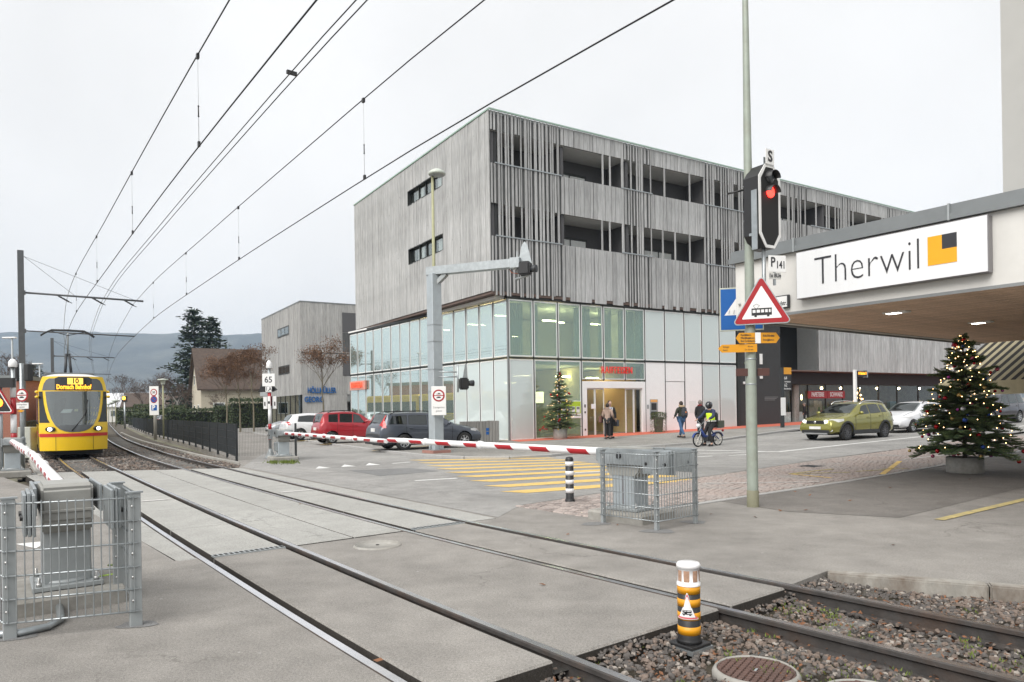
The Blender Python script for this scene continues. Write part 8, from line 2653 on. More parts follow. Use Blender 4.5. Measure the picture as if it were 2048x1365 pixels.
# ---- plant pot by the bank door
p = BL(9.95, -0.75, 0.076)
o = empty('potted_plant', p, 0, 'tall grey pot with trailing green heather at the bank door', 'plant')
m = MB(); m.lathe([(0.24, 0), (0.33, 0.95), (0.30, 0.95), (0.29, 0.9)], 4, mat=Matrix.Rotation(PI / 4, 4, 'Z'), smooth=False); m.build('pot', M('pot_grey', (0.11, 0.10, 0.09), 0.6), o)
m = MB()
for _ in range(2600):
 a = rt.uniform(0, 2 * PI); f = rt.random()
 rr = 0.36 + 0.1 * rt.random(); z = 1.25 - 1.1 * f ** 1.3 if math.cos(a - 4.2) > -.2 else 1.25 - 0.4 * f
 q = Vector((rr * math.cos(a) * (1 if f > .1 else rt.random()), rr * math.sin(a), z))
 e = Vector((math.cos(a) * .5, math.sin(a) * .5, rt.uniform(-1, .3))) * 0.10
 w = Vector((-math.sin(a), math.cos(a), 0)) * 0.012
 m.add([q - w, q + w, q + e], [(0, 1, 2)], 0 if rt.random() < .6 else 1)
m.build('foliage', [MAT['shrub_leaf'], MAT['hedge_leaf']], o)
# ---- street trees with a few brown leaves left
for i, (u, v, Y, h, lab, lv) in enumerate(((648, 868, 52, 6.9, 'bare young street tree with brown leaves in front of the blue lettering', 2200), (455, 866, 62, 6.6, 'brown leaved young tree before the gabled house, first of three', 4200), (481, 866, 60, 6.4, 'brown leaved young tree before the gabled house, middle of three', 4200), (508, 866, 58, 7.0, 'brown leaved young tree beside the rear timber building', 3600))):
 p = AT(u, v, Y)
 bare_tree('street_tree', (p.x, p.y, 0.05), h, 0.75, lab, 'bark_young', 'twig_red', lv, 'young street trees', 4, 0.36, 31 + i, 7, r0=0.085)
# ---- dark conifers and the background wood edge
for i, (u, v, Y, h, rad, lab) in enumerate(((388, 622, 112, None, 5.2, 'tall dark conifer rising behind the gabled house'), (424, 637, 108, None, 4.2, 'slightly lower dark conifer beside the tall one'))):
 t = AT(u, v, Y)
 conifer('conifer', (t.x, t.y, 0), t.z, rad, lab, ('needle_far', 'needle_far2'), 41 + i, 20, 8, 0.10, cards=44, droop=0.25)
t = AT(66, 732, 92)
conifer('conifer', (t.x, t.y, 0), t.z, 3.0, 'dark conifer behind the tram at the left', ('needle_far', 'needle_far2'), 50, 16, 8, 0.2, cards=26)
t = AT(222, 798, 180)
conifer('conifer', (t.x, t.y, 0), t.z + 1, 2.4, 'small far conifer right of the tram', ('needle_far', 'needle_far2'), 51, 14, 7, 0.15, cards=16)
bg = [(246, 750, 150, 'bark', 'twig', 'bare round tree beyond the bend of the track'), (285, 762, 120, 'bark', 'twig_red', 'bare reddish tree behind the parking board'), (328, 752, 105, 'bark_birch', 'twig', 'pale birch with bare twigs left of the conifers'), (345, 745, 96, 'bark', 'twig_red', 'bare spreading tree in front of the conifers'), (412, 770, 90, 'bark_birch', 'twig', 'pale leaning birch below the conifers'), (372, 768, 92, 'bark', 'twig_red', 'bushy bare tree behind the clipped hedge'), (8, 700, 66, 'bark', 'twig_red', 'bare tree at the left edge above the brick house'), (300, 770, 135, 'bark', 'twig', 'far bare tree behind the track fence'), (265, 775, 170, 'bark', 'twig', 'small far bare tree beyond the bend'), (205, 790, 200, 'bark', 'twig', 'faint far bare tree beside the tram'), (487, 700, 96, 'bark', 'twig', 'bare tree over the roof of the gabled house'), (440, 780, 82, 'bark', 'twig_red', 'bare shrub like tree before the gabled house'), (232, 768, 160, 'bark', 'twig_red', 'bare tree directly right of the amber signal'), (312, 758, 112, 'bark', 'twig_red', 'bare reddish tree right above the parking board'), (355, 760, 100, 'bark_birch', 'twig', 'second pale birch left of the conifers'), (398, 775, 95, 'bark', 'twig_red', 'low bare tree under the tall conifer'), (275, 790, 140, 'bark', 'twig_red', 'low bare tree before the white house'), (30, 728, 85, 'bark', 'twig', 'bare tree beside the catenary mast')]
for i, (u, v, Y, bk, tw, lab) in enumerate(bg):
 t = AT(u, v, Y)
 bare_tree('bare_tree', (t.x, t.y, 0), max(3.0, t.z), 0.85, lab, bk, tw, 0, 'bare trees behind the track', 4, 0.22, 60 + i, 6)
# ---- hedge and shrubs
def leafy(name, boxes, label, cat, mats, n, size, seed, kindname='foliage'):
 r = random.Random(seed)
 o = empty(name, boxes[0][0], 0, label, cat)
 o0 = Vector(boxes[0][0])
 m = MB(); core = MB()
 tot = sum(b_[1][0] * b_[1][2] for b_ in boxes)
 for c, d, rz in boxes:
  c = Vector(c) - o0
  core.box((c.x, c.y, c.z + d[2] * .45), (d[0] * .92, d[1] * .8, d[2] * .85), rz)
  M_ = Matrix.Translation(c) @ Matrix.Rotation(rz, 4, 'Z')
  for _ in range(int(n * d[0] * d[2] / tot)):
   fce = r.random()
   x, y, z = r.uniform(-.5, .5) * d[0], r.uniform(-.5, .5) * d[1], r.uniform(0, 1) * d[2]
   if fce < .55: y = -d[1] / 2 + r.gauss(0, .1)
   elif fce < .85: z = d[2] + r.gauss(0, .09)
   else: x = r.choice((-1, 1)) * d[0] / 2 + r.gauss(0, .08)
   q = M_ @ Vector((x, y, z))
   a = Vector((r.uniform(-1, 1), r.uniform(-1, 1), r.uniform(-1, 1))).normalized() * size * r.uniform(.6, 1.3)
   b_ = a.orthogonal().normalized() * size * .6
   m.add([q - a, q + b_, q + a, q - b_], [(0, 1, 2, 3)], r.randrange(len(mats)))
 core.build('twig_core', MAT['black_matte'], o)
 m.build('foliage', [MAT[k] for k in mats], o)
 return o
h0 = AT(390, 850, 72); h1 = AT(516, 848, 70)
leafy('hedge', [((h0.x, h0.y, 0), (5.6, 1.3, 2.0), TH), ((h0.x + 4.2, h0.y - .3, 0), (4.0, 1.4, 2.2), TH + .1), ((h1.x - 1.2, h1.y + 1.0, 0), (3.6, 1.4, 2.9), TH)], 'dark green clipped hedge behind the track fence', 'hedge', ('hedge_leaf', 'hedge_leaf', 'hedge_leaf2'), 9000, 0.085, 4)
for i, (u, Y, w, h, lab) in enumerate(((268, 118, 5, 2.6, 'dark shrub left of the parking board'), (335, 100, 4, 2.2, 'green shrub behind the parked dark car'), (298, 108, 5, 1.8, 'low green shrub behind the parking board'), (84, 70, 2.0, 1.6, 'green shrub left of the tram behind the dark fence'))):
 q = AT(u, 840, Y)
 leafy('shrub', [((q.x, q.y, 0), (w, 2, h), 0.2 * i), ((q.x + w * .3, q.y + .5, 0), (w * .6, 1.6, h * 1.2), 0.5)], lab, 'shrub', ('shrub_leaf', 'hedge_leaf2', 'hedge_leaf'), 2600, 0.14, 70 + i)
# ---- houses
def house(loc, rz, w, d, eave, ridge, label, wall, roof_c, wins, gable=True, chim=False):
 o = empty('house', loc, rz, label, 'house')
 m = MB(); m.span(-w / 2, w / 2, -d / 2, d / 2, 0, eave)
 m.add([(-w / 2, -d / 2, eave), (-w / 2, d / 2, eave), (-w / 2, 0, ridge), (w / 2, -d / 2, eave), (w / 2, d / 2, eave), (w / 2, 0, ridge)], [(0, 2, 1), (3, 4, 5)])
 m.build('wall', wall, o)
 m = MB(); ov = 0.45
 sl_ = (ridge - eave) / (d / 2)
 for sd in (-1, 1):
  y1, z1 = sd * (d / 2 + ov), eave - ov * sl_
  vs = [(-w / 2 - ov, 0, ridge + .03), (w / 2 + ov, 0, ridge + .03), (w / 2 + ov, y1, z1), (-w / 2 - ov, y1, z1)]
  vs += [(a, b_, c + .18) for a, b_, c in vs]
  m.add(vs, [(0, 1, 2, 3), (7, 6, 5, 4), (0, 4, 5, 1), (1, 5, 6, 2), (2, 6, 7, 3), (3, 7, 4, 0)])
 rf = m.build('roof', roof_c, o)
 if chim:
  m = MB(); m.box((w * .2, d * .12, ridge + .3), (.7, .7, 1.4)); m.build('chimney', wall, rf)
 for (fx, x, z, ww, hh) in wins:
  if fx == 'f': m = MB(); m.span(x - ww / 2, x + ww / 2, -d / 2 - .04, -d / 2 + .02, z, z + hh)
  else: m = MB(); m.span(-w / 2 - .04, -w / 2 + .02, x - ww / 2, x + ww / 2, z, z + hh)
  win = m.build('window', MAT['frame_white'], o)
  m = MB()
  if fx == 'f': m.span(x - ww / 2 + .1, x + ww / 2 - .1, -d / 2 - .06, -d / 2 - .04, z + .1, z + hh - .1)
  else: m.span(-w / 2 - .06, -w / 2 - .04, x - ww / 2 + .1, x + ww / 2 - .1, z + .1, z + hh - .1)
  m.build('pane', MAT['pane_dark'], win)
 return o
M('roof_brown', (0.080, 0.058, 0.046), 0.9, var=0.35, scale=3, bump=0.4, bscale=12)
M('roof_pale', (0.62, 0.63, 0.65), 0.8, var=0.15)
M('house_cream', (0.46, 0.42, 0.33), 0.9, var=0.1)
M('brick_red', (0.30, 0.13, 0.09), 0.9, var=0.25, scale=12)
M('render_grey', (0.33, 0.35, 0.37), 0.9, var=0.08)
q = AT(478, 850, 92)
house((q.x, q.y, 0), R(30), 10, 9.5, 4.8, 9.6, 'gabled house with steep brown tiled roof behind the brown leaved trees', MAT['house_cream'], MAT['roof_brown'], [('s', -1.6, 5.2, 1.0, 1.3), ('s', 1.6, 5.2, 1.0, 1.3), ('s', -2.2, 1.2, 1.2, 1.5), ('s', 1.8, 1.2, 1.2, 1.5), ('f', -3, 1.4, 1.3, 1.5), ('f', 2.5, 1.4, 1.3, 1.5)], chim=False)
q = AT(268, 830, 165)
house((q.x, q.y, 0), R(12), 11, 9, 3.6, 6.4, 'white house with pale roof beyond the bend of the track', MAT['render_white'], MAT['roof_pale'], [('f', -3, 1.2, 1.2, 1.4), ('f', 2, 1.2, 1.2, 1.4)])
q = AT(330, 842, 128)
house((q.x, q.y, 0), R(20), 12, 8, 3.0, 5.2, 'low pale house behind the shrubs and the parking board', MAT['render_white'], MAT['roof_brown'], [('f', -3, 1.0, 1.4, 1.2), ('f', 2.5, 1.0, 1.4, 1.2)])
q = AT(-12, 830, 52)
o = empty('brick_house', (q.x, q.y, 0), R(10), 'red brick house at the left edge behind the flashing light', 'house')
m = MB(); m.span(-5, 1.7, 0, 8, 0, 4.3); m.build('wall', MAT['brick_red'], o)
m = MB(); m.span(-5.2, 1.9, -.2, 8.2, 4.3, 4.6); m.build('roof', MAT['grey_coping'], o)
m = MB(); m.span(-1.2, 0.5, -.05, .02, 2.2, 3.8); m.build('window', MAT['frame_dark'], o)
q = AT(62, 840, 78)
o = empty('grey_house', (q.x, q.y, 0), R(35), 'plain grey rendered house between the catenary mast and the tram', 'house')
m = MB(); m.span(-3.2, 2.2, 0, 4, 0, 4.0); m.add([(-3.2, 0, 4.0), (2.2, 0, 4.0), (-1.2, 0, 6.0), (-3.2, 4, 4), (2.2, 4, 4), (-1.2, 4, 6)], [(0, 1, 2), (1, 4, 5, 2), (0, 2, 5, 3), (3, 5, 4)]); m.build('wall', MAT['render_grey'], o)
m = MB(); m.span(-3.5, 2.5, -.1, .0, 0, .8); m.build('plinth', MAT['concrete'], o)
# ---- wooded ridge on the horizon
M('hill_wood', (0.050, 0.052, 0.042), 0.95, var=0.5, scale=0.014, dirt=(0.20, 0.20, 0.17), dscale=0.006, damount=0.45)
ridge_px = [(-700, 690), (-300, 672), (0, 667), (90, 663), (200, 665), (300, 669), (350, 668), (420, 672), (520, 668), (640, 676), (800, 690), (1100, 705), (1500, 690), (2000, 700), (2700, 690)]
DR = 2300.0
me = bpy.data.meshes.new('hill')
vs, fs = [], []
NA, NB = 260, 16
for j in range(NB + 1):
 f = j / NB
 for i in range(NA + 1):
  u = -700 + 3400 * i / NA
  for (a, b_), (c, d_) in zip(ridge_px, ridge_px[1:]):
   if a <= u <= c: vv = b_ + (d_ - b_) * (u - a) / (c - a)
  d0 = ray(u, vv)
  dist = DR * (0.62 + 0.38 * f)
  if j == NB: dist = DR
  ang = Vector((d0.x, 1.0)).normalized()
  zt = EYE + d0.z * DR
  z = zt * (f ** 1.15) + (mnoise.noise((u * .01, f * 4, 1)) * 16 + mnoise.noise((u * .05, f * 9, 5)) * 7) * (1 if 0 < j < NB else 0)
  if j == NB: z += mnoise.noise((u * .09, 2, 2)) * 3 + abs(mnoise.noise((u * .6, 2, 8))) * 5
  vs.append((d0.x * dist, dist, max(z, -3) if j else -6))
for j in range(NB):
 for i in range(NA):
  a = j * (NA + 1) + i
  fs.append((a, a + 1, a + NA + 2, a + NA + 1))
m = MB(); m.add(vs, fs, 0, True)
tag(m.build('hill', MAT['hill_wood']), kind='structure')
# ================================================================== PEOPLE AND MOPED
M('skin', (0.46, 0.29, 0.22), 0.6, var=0.06)
M('hair_dark', (0.03, 0.022, 0.018), 0.7, var=0.3, scale=40)
M('hair_grey', (0.22, 0.19, 0.17), 0.7, var=0.2, scale=40)
M('shoe', (0.02, 0.018, 0.017), 0.6)
M('jeans', (0.045, 0.10, 0.20), 0.9, var=0.2, scale=14)
M('trousers_dark', (0.020, 0.020, 0.022), 0.9, var=0.15)
M('coat_beige', (0.36, 0.26, 0.21), 0.9, var=0.10, scale=10, bump=0.2)
M('coat_black', (0.018, 0.018, 0.020), 0.85, var=0.15)
M('parka', (0.032, 0.036, 0.026), 0.9, var=0.2, scale=10, bump=0.2)
M('fur', (0.36, 0.27, 0.18), 0.95, var=0.3, scale=60, bump=0.8)
M('shirt', (0.72, 0.73, 0.76), 0.8)
M('tie', (0.03, 0.05, 0.16), 0.6)
M('bag_dark', (0.05, 0.055, 0.065), 0.8, var=0.15)
M('bag_brown', (0.12, 0.05, 0.035), 0.7)
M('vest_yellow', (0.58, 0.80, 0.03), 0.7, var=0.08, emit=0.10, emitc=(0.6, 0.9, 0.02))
M('reflective', (0.70, 0.71, 0.70), 0.3, 0.3)
M('jacket_navy', (0.025, 0.035, 0.075), 0.85, var=0.15)
M('helmet', (0.012, 0.012, 0.014), 0.12, coat=0.6)
M('visor_dark', (0.05, 0.055, 0.06), 0.08)
M('jacket_red', (0.18, 0.02, 0.025), 0.85)
M('moped_blue', (0.02, 0.05, 0.22), 0.3, coat=0.5)
M('mag_white', (0.62, 0.60, 0.55), 0.5)
def skin_mesh(name, verts, edges, mat, parent, sub=1, root=0):
 """verts: (x,y,z,r[,r2]) ; grows one continuous surface over the stick figure"""
 me_ = bpy.data.meshes.new(name)
 me_.from_pydata([v[:3] for v in verts], edges, [])
 tmp = bpy.data.objects.new('tmp', me_); col.objects.link(tmp)
 md = tmp.modifiers.new('skin', 'SKIN'); md.use_smooth_shade = True; md.branch_smoothing = 0.4
 sv = me_.skin_vertices[0].data
 for i, v in enumerate(verts):
  sv[i].radius = (v[3], v[4] if len(v) > 4 else v[3])
  sv[i].use_root = (i == root)
 if sub:
  ms_ = tmp.modifiers.new('sub', 'SUBSURF'); ms_.levels = sub; ms_.render_levels = sub
 bpy.context.view_layer.update()
 out = bpy.data.meshes.new_from_object(tmp.evaluated_get(bpy.context.evaluated_depsgraph_get()))
 bpy.data.objects.remove(tmp); bpy.data.meshes.remove(me_)
 out.materials.clear(); out.materials.append(mat)
 out.name = name
 for p_ in out.polygons: p_.use_smooth = True
 return link(name, out, parent)
def person(loc, rz, H, label, J, clothes, hair='hair_dark', hat=None, group=None):
 """J: joints by name in metres for a 1.70 m figure, facing -y. Body is one continuous mesh, clothes are children."""
 k = H / 1.70
 o = empty('person', loc, rz, label, 'person', group)
 base = dict(pelvis=(0, 0, .93), chest=(0, 0, 1.28), neck=(0, 0, 1.45), head=(0, -.01, 1.56), shl=(.19, 0, 1.38), shr=(-.19, 0, 1.38), ell=(.24, .02, 1.10), elr=(-.24, .02, 1.10), hal=(.25, -.06, .86), har=(-.25, -.06, .86),
    hil=(.09, 0, .90), hir=(-.09, 0, .90), knl=(.10, -.02, .50), knr=(-.10, -.02, .50), anl=(.10, .02, .09), anr=(-.10, .02, .09), tol=(.11, -.14, .04), tor=(-.11, -.14, .04))
 base.update(J)
 P = {n: Vector(v) * k for n, v in base.items()}
 V, E, idx = [], [], {}
 def vtx(n, r_, p_=None):
  idx[n] = len(V); q = p_ if p_ is not None else P[n]
  V.append((q.x, q.y, q.z, r_ * k))
 for n, r_ in (('pelvis', .13), ('chest', .135), ('neck', .055), ('head', .075), ('shl', .06), ('shr', .06), ('ell', .042), ('elr', .042), ('hal', .03), ('har', .03), ('hil', .09), ('hir', .09), ('knl', .058), ('knr', .058), ('anl', .04), ('anr', .04), ('tol', .035), ('tor', .035)): vtx(n, r_)
 E = [('pelvis', 'chest'), ('chest', 'neck'), ('neck', 'head'), ('chest', 'shl'), ('chest', 'shr'), ('shl', 'ell'), ('shr', 'elr'), ('ell', 'hal'), ('elr', 'har'), ('pelvis', 'hil'), ('pelvis', 'hir'), ('hil', 'knl'), ('hir', 'knr'), ('knl', 'anl'), ('knr', 'anr'), ('anl', 'tol'), ('anr', 'tor')]
 E = [(idx[a], idx[b_]) for a, b_ in E]
 for sd in ('l', 'r'):          # fingers and thumb
  e_, h_ = P['el' + sd], P['ha' + sd]
  d = (h_ - e_).normalized()
  s_ = Vector((0, 1, 0)) if abs(d.y) < .8 else Vector((1, 0, 0))
  for f in range(5):
   off = s_ * (f - 1.6) * 0.016 * k
   ln_ = (.055, .07, .075, .07, .055)[f] * k if f else .05 * k
   i0 = len(V); q = h_ + d * .035 * k + off
   V.append((q.x, q.y, q.z, .011 * k)); q = q + d * ln_ + Vector((0, -.012 * k, 0)); V.append((q.x, q.y, q.z, .008 * k))
   E += [(idx['ha' + sd], i0), (i0, i0 + 1)]
 skin_mesh('body', V, E, MAT['skin'], o)
 hd_ = P['head']
 # face: nose, ears, eyes, hair
 m = MB(); m.ball(hd_ + Vector((0, -.01, .03)) * k, .098 * k, 14, 10, sc=(.84, 1.0, 1.22)); face = m.build('head', MAT['skin'], o)
 m = MB(); m.ball(hd_ + Vector((0, -.112, .015)) * k, .018 * k, 6, 5, sc=(.8, 1, 1.4)); m.build('nose', MAT['skin'], face)
 for sx in (-1, 1):
  m = MB(); m.ball(hd_ + Vector((sx * .034, -.094, .042)) * k, .011 * k, 6, 5); m.build('eye', MAT['hair_dark'], face)
  m = MB(); m.ball(hd_ + Vector((sx * .084, .0, .025)) * k, .024 * k, 6, 5, sc=(.5, 1, 1.3)); m.build('ear', MAT['skin'], face)
 m = MB(); m.box(hd_ + Vector((0, -.103, -.03)) * k, (.04 * k, .006 * k, .008 * k)); m.build('mouth', M('lip', (0.3, 0.12, 0.1)) if 'lip' not in MAT else MAT['lip'], face)
 if hat != 'helmet':
  m = MB(); m.ball(hd_ + Vector((0, .016, .052)) * k, .104 * k, 14, 9, sc=(.88, 1.0, 1.12)); m.build('hair', MAT[hair], o)
 # clothes
 cl = clothes
 m_leg = MAT[cl['legs']]
 lv = [(*P['pelvis'], .145 * k)]; le = []
 for sd in ('l', 'r'):
  i0 = len(lv)
  kn, an, hi_ = P['kn' + sd], P['an' + sd], P['hi' + sd]
  lv += [(*hi_, .105 * k), (*hi_.lerp(kn, .5), .088 * k), (*kn, .072 * k), (*kn.lerp(an, .5), .066 * k), (*(an + Vector((0, 0, .02))), .056 * k)]
  le += [(0, i0), (i0, i0 + 1), (i0 + 1, i0 + 2), (i0 + 2, i0 + 3), (i0 + 3, i0 + 4)]
 skin_mesh('trousers', lv, le, m_leg, o)
 for sd in ('l', 'r'):
  a, t = P['an' + sd], P['to' + sd]
  d = (t - a); d.z = 0
  m = MB(); m.ball((a + d * .42) * 1.0 + Vector((0, 0, t.z - a.z + .005)), .055 * k, 10, 6, sc=(1, 1, .9))
  m = MB(); sk = math.atan2(d.y, d.x)
  m.box((a.x + d.x * .45, a.y + d.y * .45, t.z + .015 * k), (.27 * k, .095 * k, .085 * k), sk, taper=(.8, .8)); m.build('shoe', MAT['shoe'], o, .02 * k, 2)
 hem = cl.get('hem', .80)
 cv = [(*(P['pelvis'] + Vector((0, 0, (hem - .93) * k))), cl.get('hem_r', .19) * k, .15 * k), (*P['pelvis'].lerp(P['chest'], .35), .165 * k, .135 * k), (*P['chest'], .185 * k, .14 * k), (*P['chest'].lerp(P['neck'], .7), .12 * k, .10 * k), (*P['neck'], .075 * k)]
 ce = [(0, 1), (1, 2), (2, 3), (3, 4)]
 for sd in ('l', 'r'):
  i0 = len(cv)
  sh_, el_, ha_ = P['sh' + sd], P['el' + sd], P['ha' + sd]
  cv += [(*sh_, .085 * k), (*el_, .066 * k), (*el_.lerp(ha_, .85), .052 * k)]
  ce += [(3, i0), (i0, i0 + 1), (i0 + 1, i0 + 2)]
 coat = skin_mesh('coat', cv, ce, MAT[cl['coat']], o, 1, 2)
 return o, P, k, coat
# woman in a beige coat, seen from behind
p = G(1216, 879, .076); p.z += .08
o, P, k, coat = person(p, R(150), 1.66, 'person in beige coat and dark trousers with shoulder bag at the bank door', dict(elr=(-.26, .03, 1.12), har=(-.22, -.18, 1.02), ell=(.25, .04, 1.1), hal=(.18, -.2, 1.0), knl=(.10, .03, .5), anl=(.09, .1, .09), tol=(.1, -.05, .04)), dict(coat='coat_beige', legs='trousers_dark', hem=.72, hem_r=.2))
m = MB(); m.box((.33, .02, .92), (.14, .36, .32), .1, taper=(.9, .8)); bg_ = m.build('shoulder_bag', MAT['bag_brown'], o, .03, 2)
m = MB(); m.tube([(.32, -.1, 1.05), (.2, -.05, 1.42), (.2, .08, 1.42), (.32, .12, 1.05)], .012, 5); m.build('bag_strap', MAT['bag_brown'], bg_)
m = MB(); m.lathe([(.10, 0), (.115, .03), (.09, .07)], 14, mat=Matrix.Translation((0, .04, 1.40))); m.build('hood', MAT['coat_beige'], o)
# man in dark coat facing the street
q = p + Vector((math.cos(TH), math.sin(TH), 0)) * .42 + Vector((-math.sin(TH), math.cos(TH), 0)) * .35
q.z = zg(q.x, q.y) + .08
o, P, k, coat = person(q, TH - R(15), 1.76, 'person in dark open coat with white shirt and tie in the bank doorway', dict(elr=(-.27, .0, 1.1), har=(-.24, -.1, .86), ell=(.27, 0, 1.1), hal=(.25, -.1, .86)), dict(coat='coat_black', legs='trousers_dark', hem=.62, hem_r=.2))
m = MB(); m.box((0, -.158, 1.30), (.15, .02, .34), 0, taper=(1.2, 1)); sh2 = m.build('shirt', MAT['shirt'], o, .008)
m = MB(); m.box((0, -.172, 1.26), (.05, .012, .38), 0, taper=(.7, 1)); m.build('tie', MAT['tie'], sh2)
m = MB(); m.box((.32, -.02, .72), (.10, .34, .3), .2); m.build('briefcase', MAT['bag_dark'], o, .02)
# walker with backpack
p = G(1363, 877, .07); p.z += .074
o, P, k, coat = person(p, R(205), 1.66, 'person in dark parka and blue jeans walking away with a grey backpack', dict(knl=(.10, .10, .51), anl=(.10, .33, .14), tol=(.11, .2, .06), knr=(-.10, -.12, .50), anr=(-.10, -.22, .09), tor=(-.1, -.38, .05), ell=(.26, -.05, 1.12), hal=(.22, -.22, .98), elr=(-.26, .1, 1.12), har=(-.25, .0, .9)), dict(coat='parka', legs='jeans', hem=.78, hem_r=.19))
m = MB(); m.box((0, .22, 1.20), (.30, .16, .44), 0, taper=(.8, .75)); bp_ = m.build('backpack', MAT['bag_dark'], o, .05, 3)
m = MB(); m.box((0, .315, 1.12), (.22, .06, .2), 0); m.build('backpack_pocket', MAT['bag_dark'], bp_, .02)
m = MB(); m.lathe([(.035, 0), (.03, .006)], 12, mat=Matrix.Translation((0, .345, 1.18)) @ Matrix.Rotation(-PI / 2, 4, 'X')); m.build('badge', M('badge_orange', (.7, .2, .04)), bp_)
m = MB(); m.lathe([(.115, -.03), (.15, 0), (.14, .05), (.10, .06)], 16, mat=Matrix.Translation((0, .05, 1.44)) @ Matrix.Rotation(-.3, 4, 'X')); m.build('fur_collar', MAT['fur'], o)
# person half hidden behind the rider
p = G(1411, 877, .07); p.z += .074
p = p + Vector((0.1, 1.2, 0))
o, P, k, coat = person(p, R(130), 1.70, 'person in dark jacket with red collar walking behind the moped rider', dict(), dict(coat='coat_black', legs='trousers_dark', hem=.80), 'hair_grey')
m = MB(); m.lathe([(.10, -.02), (.12, .01), (.10, .05)], 14, mat=Matrix.Translation((0, .02, 1.46))); m.build('scarf', MAT['jacket_red'], o)
# figure at the shop door
p = BL(24.9, 0.9, .25)
o, P, k, coat = person(p, R(240), 1.45, 'person in dark jacket standing at the shop door behind the olive car', dict(), dict(coat='coat_black', legs='trousers_dark', hem=.80), 'hair_grey')
# ---- moped and rider
HM = TH + R(180)
pf = G(1396, 894.5)
mp_ = empty('moped', (pf.x - .0, pf.y, pf.z), HM, 'blue moped with pale wheels waiting at the kerb line', 'moped')
# front wheel at x=0, rear wheel at x=-1.1
RW = 0.275
def mwheel(x, nm):
 w = empty(nm, (x, 0, RW), parent=mp_)
 m = MB()
 vs = []
 for i in range(28):
  a = 2 * PI * i / 28
  vs.append((math.cos(a) * (RW - .03), 0, math.sin(a) * (RW - .03)))
 m.tube(vs + [vs[0]], .03, 8, caps=False); m.build('tyre', MAT['rubber'], w)
 m = MB()
 m.tube([(v[0] * .88, 0, v[2] * .88) for v in vs] + [(vs[0][0] * .88, 0, vs[0][2] * .88)], .014, 6, caps=False)
 for i in range(6):
  a = 2 * PI * i / 6
  m.bar((0, 0, 0), (math.cos(a) * RW * .8, 0, math.sin(a) * RW * .8), .03, .02, up=(0, 1, 0))
 m.lathe([(.04, -.04), (.04, .04)], 10, mat=Matrix.Rotation(PI / 2, 4, 'X')); m.build('rim', MAT['mag_white'], w)
mwheel(0, 'wheel'); mwheel(-1.1, 'wheel')
m = MB(); m.tube([(-.1, 0, .62), (-.18, 0, .80)], .03, 8); m.tube([(0, .07, RW), (-.1, .07, .62)], .018, 6); m.tube([(0, -.07, RW), (-.1, -.07, .62)], .018, 6); m.build('fork', MAT['galv'], mp_)
m = MB(); m.tube([(-.13, 0, .70), (-.35, 0, .42), (-.62, 0, .36), (-.9, 0, .46)], [.045, .06, .07, .05], 10); m.tube([(-.62, 0, .36), (-.74, 0, .72)], .03, 8); m.tube([(-.75, 0, .62), (-1.1, .06, RW)], .018, 6); m.tube([(-.75, 0, .62), (-1.1, -.06, RW)], .018, 6); m.build('frame', MAT['moped_blue'], mp_)
m = MB(); m.box((-.58, 0, .30), (.30, .2, .2)); m.tube([(-.5, -.1, .24), (-.8, -.12, .2), (-1.2, -.12, .24)], .03, 8); m.build('engine', MAT['dark_metal'], mp_, .03)
m = MB(); m.box((-.80, 0, .78), (.46, .2, .08)); m.build('seat', MAT['black_plastic'], mp_, .03, 2)
m = MB(); m.tube([(-.2, -.3, 1.0), (-.2, -.2, 1.02), (-.18, 0, .85), (-.2, .2, 1.02), (-.2, .3, 1.0)], .014, 6); m.build('handlebar', MAT['galv'], mp_)
m = MB(); m.ball((-.03, 0, .82), .085, 10, 7); m.build('headlight', MAT['car_lamp'], mp_)
for x in (0, -1.1):
 m = MB()
 pts = [(x + (RW + .02) * math.cos(a), 0, RW + (RW + .02) * math.sin(a)) for a in [R(20) + R(140) * i / 8 for i in range(9)]]
 for a_, b_ in zip(pts, pts[1:]): m.bar(a_, b_, .09, .012)
 m.build('mudguard', MAT['moped_blue'], mp_)
m = MB(); m.box((-1.15, 0, .70), (.36, .22, .02)); m.build('luggage_rack', MAT['galv'], mp_)
m = MB(); m.box((-1.18, 0, .86), (.34, .30, .28)); m.build('crate', M('crate_green', (.07, .08, .06), .8), mp_, .02)
m = MB(); m.ball((-1.40, 0, .60), .05, 8, 6); m.build('tail_lamp', MAT['tail_red'], mp_)
c, s = math.cos(HM), math.sin(HM)
rp_ = Vector((pf.x + c * -.72, pf.y + s * -.72, pf.z))
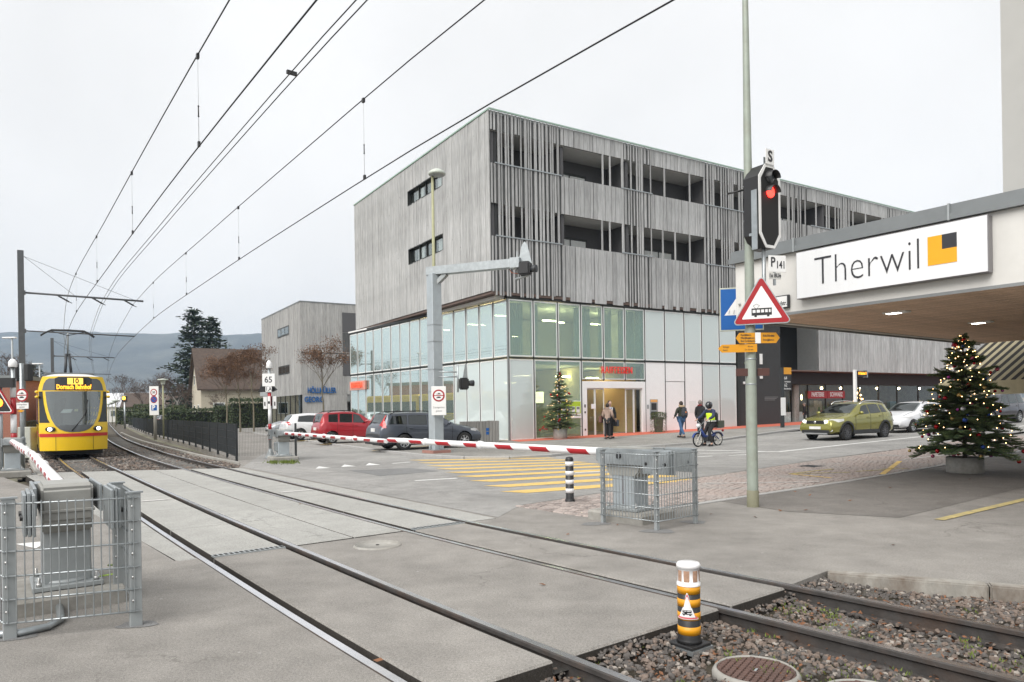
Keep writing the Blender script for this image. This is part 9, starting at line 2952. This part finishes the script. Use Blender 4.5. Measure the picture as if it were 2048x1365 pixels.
# rider faces local -y, so turn a quarter
o, P, k, coat = person(rp_, HM + PI / 2, 1.74, 'moped rider in helmet, navy jacket and yellow safety vest, foot on the ground', dict(pelvis=(0, .06, .88), chest=(0, -.02, 1.24), neck=(0, -.05, 1.42), head=(0, -.08, 1.53), shl=(.2, -.02, 1.36), shr=(-.2, -.02, 1.36), ell=(.30, -.18, 1.14), elr=(-.30, -.18, 1.14), hal=(.28, -.46, 1.02), har=(-.28, -.46, 1.02),
   hil=(.11, .02, .86), hir=(-.11, .02, .86), knl=(.17, -.28, .56), knr=(-.18, -.16, .48), anl=(.20, -.16, .11), anr=(-.24, -.05, .10), tol=(.21, -.32, .05), tor=(-.26, -.22, .05)), dict(coat='jacket_navy', legs='trousers_dark', hem=.80, hem_r=.18), hat='helmet')
hd_ = P['head']
m = MB(); m.ball(hd_ + Vector((0, 0, .04)), .142, 18, 12, sc=(.92, 1.08, 1.05)); hl_ = m.build('helmet', MAT['helmet'], o)
m = MB(); m.ball(hd_ + Vector((0, -.05, .045)), .112, 14, 8, sc=(1.0, 1.0, .45)); m.build('visor', MAT['visor_dark'], hl_)
vv = [(*(P['pelvis'] + Vector((0, -.01, -.04))), .185, .155), (*P['pelvis'].lerp(P['chest'], .4), .18, .15), (*P['chest'], .198, .155), (*P['chest'].lerp(P['neck'], .6), .15, .125)]
vest = skin_mesh('safety_vest', vv, [(0, 1), (1, 2), (2, 3)], MAT['vest_yellow'], o, 1, 1)
m = MB(); q = P['pelvis'].lerp(P['chest'], .25); m.lathe([(.205, -.025), (.207, 0), (.205, .025)], 20, mat=Matrix.Translation(q) @ Matrix.Diagonal((1, .86, 1, 1)), caps=False); m.build('reflective_band', MAT['reflective'], vest)
m = MB(); m.box((.0, .26, 1.12), (.26, .12, .4), 0); m.build('shoulder_bag', MAT['bag_dark'], o, .04, 2)
# ================================================================== HAZE
hm, hnt, hbs, hnd, hlk = principled('haze_air')
hnd.remove(hbs)
pv_ = hnd.new('ShaderNodeVolumePrincipled')
pv_.inputs['Color'].default_value = (0.56, 0.75, 1.0, 1)
pv_.inputs['Absorption Color'].default_value = (0.05, 0.05, 0.05, 1)
pv_.inputs['Density'].default_value = 0.00023
hlk.new(pv_.outputs['Volume'], hnd['Material Output'].inputs['Volume'])
m = MB(); m.span(-3060, 3060, -360, 2700, -8, 310)
tag(m.build('haze', hm), kind='stuff')
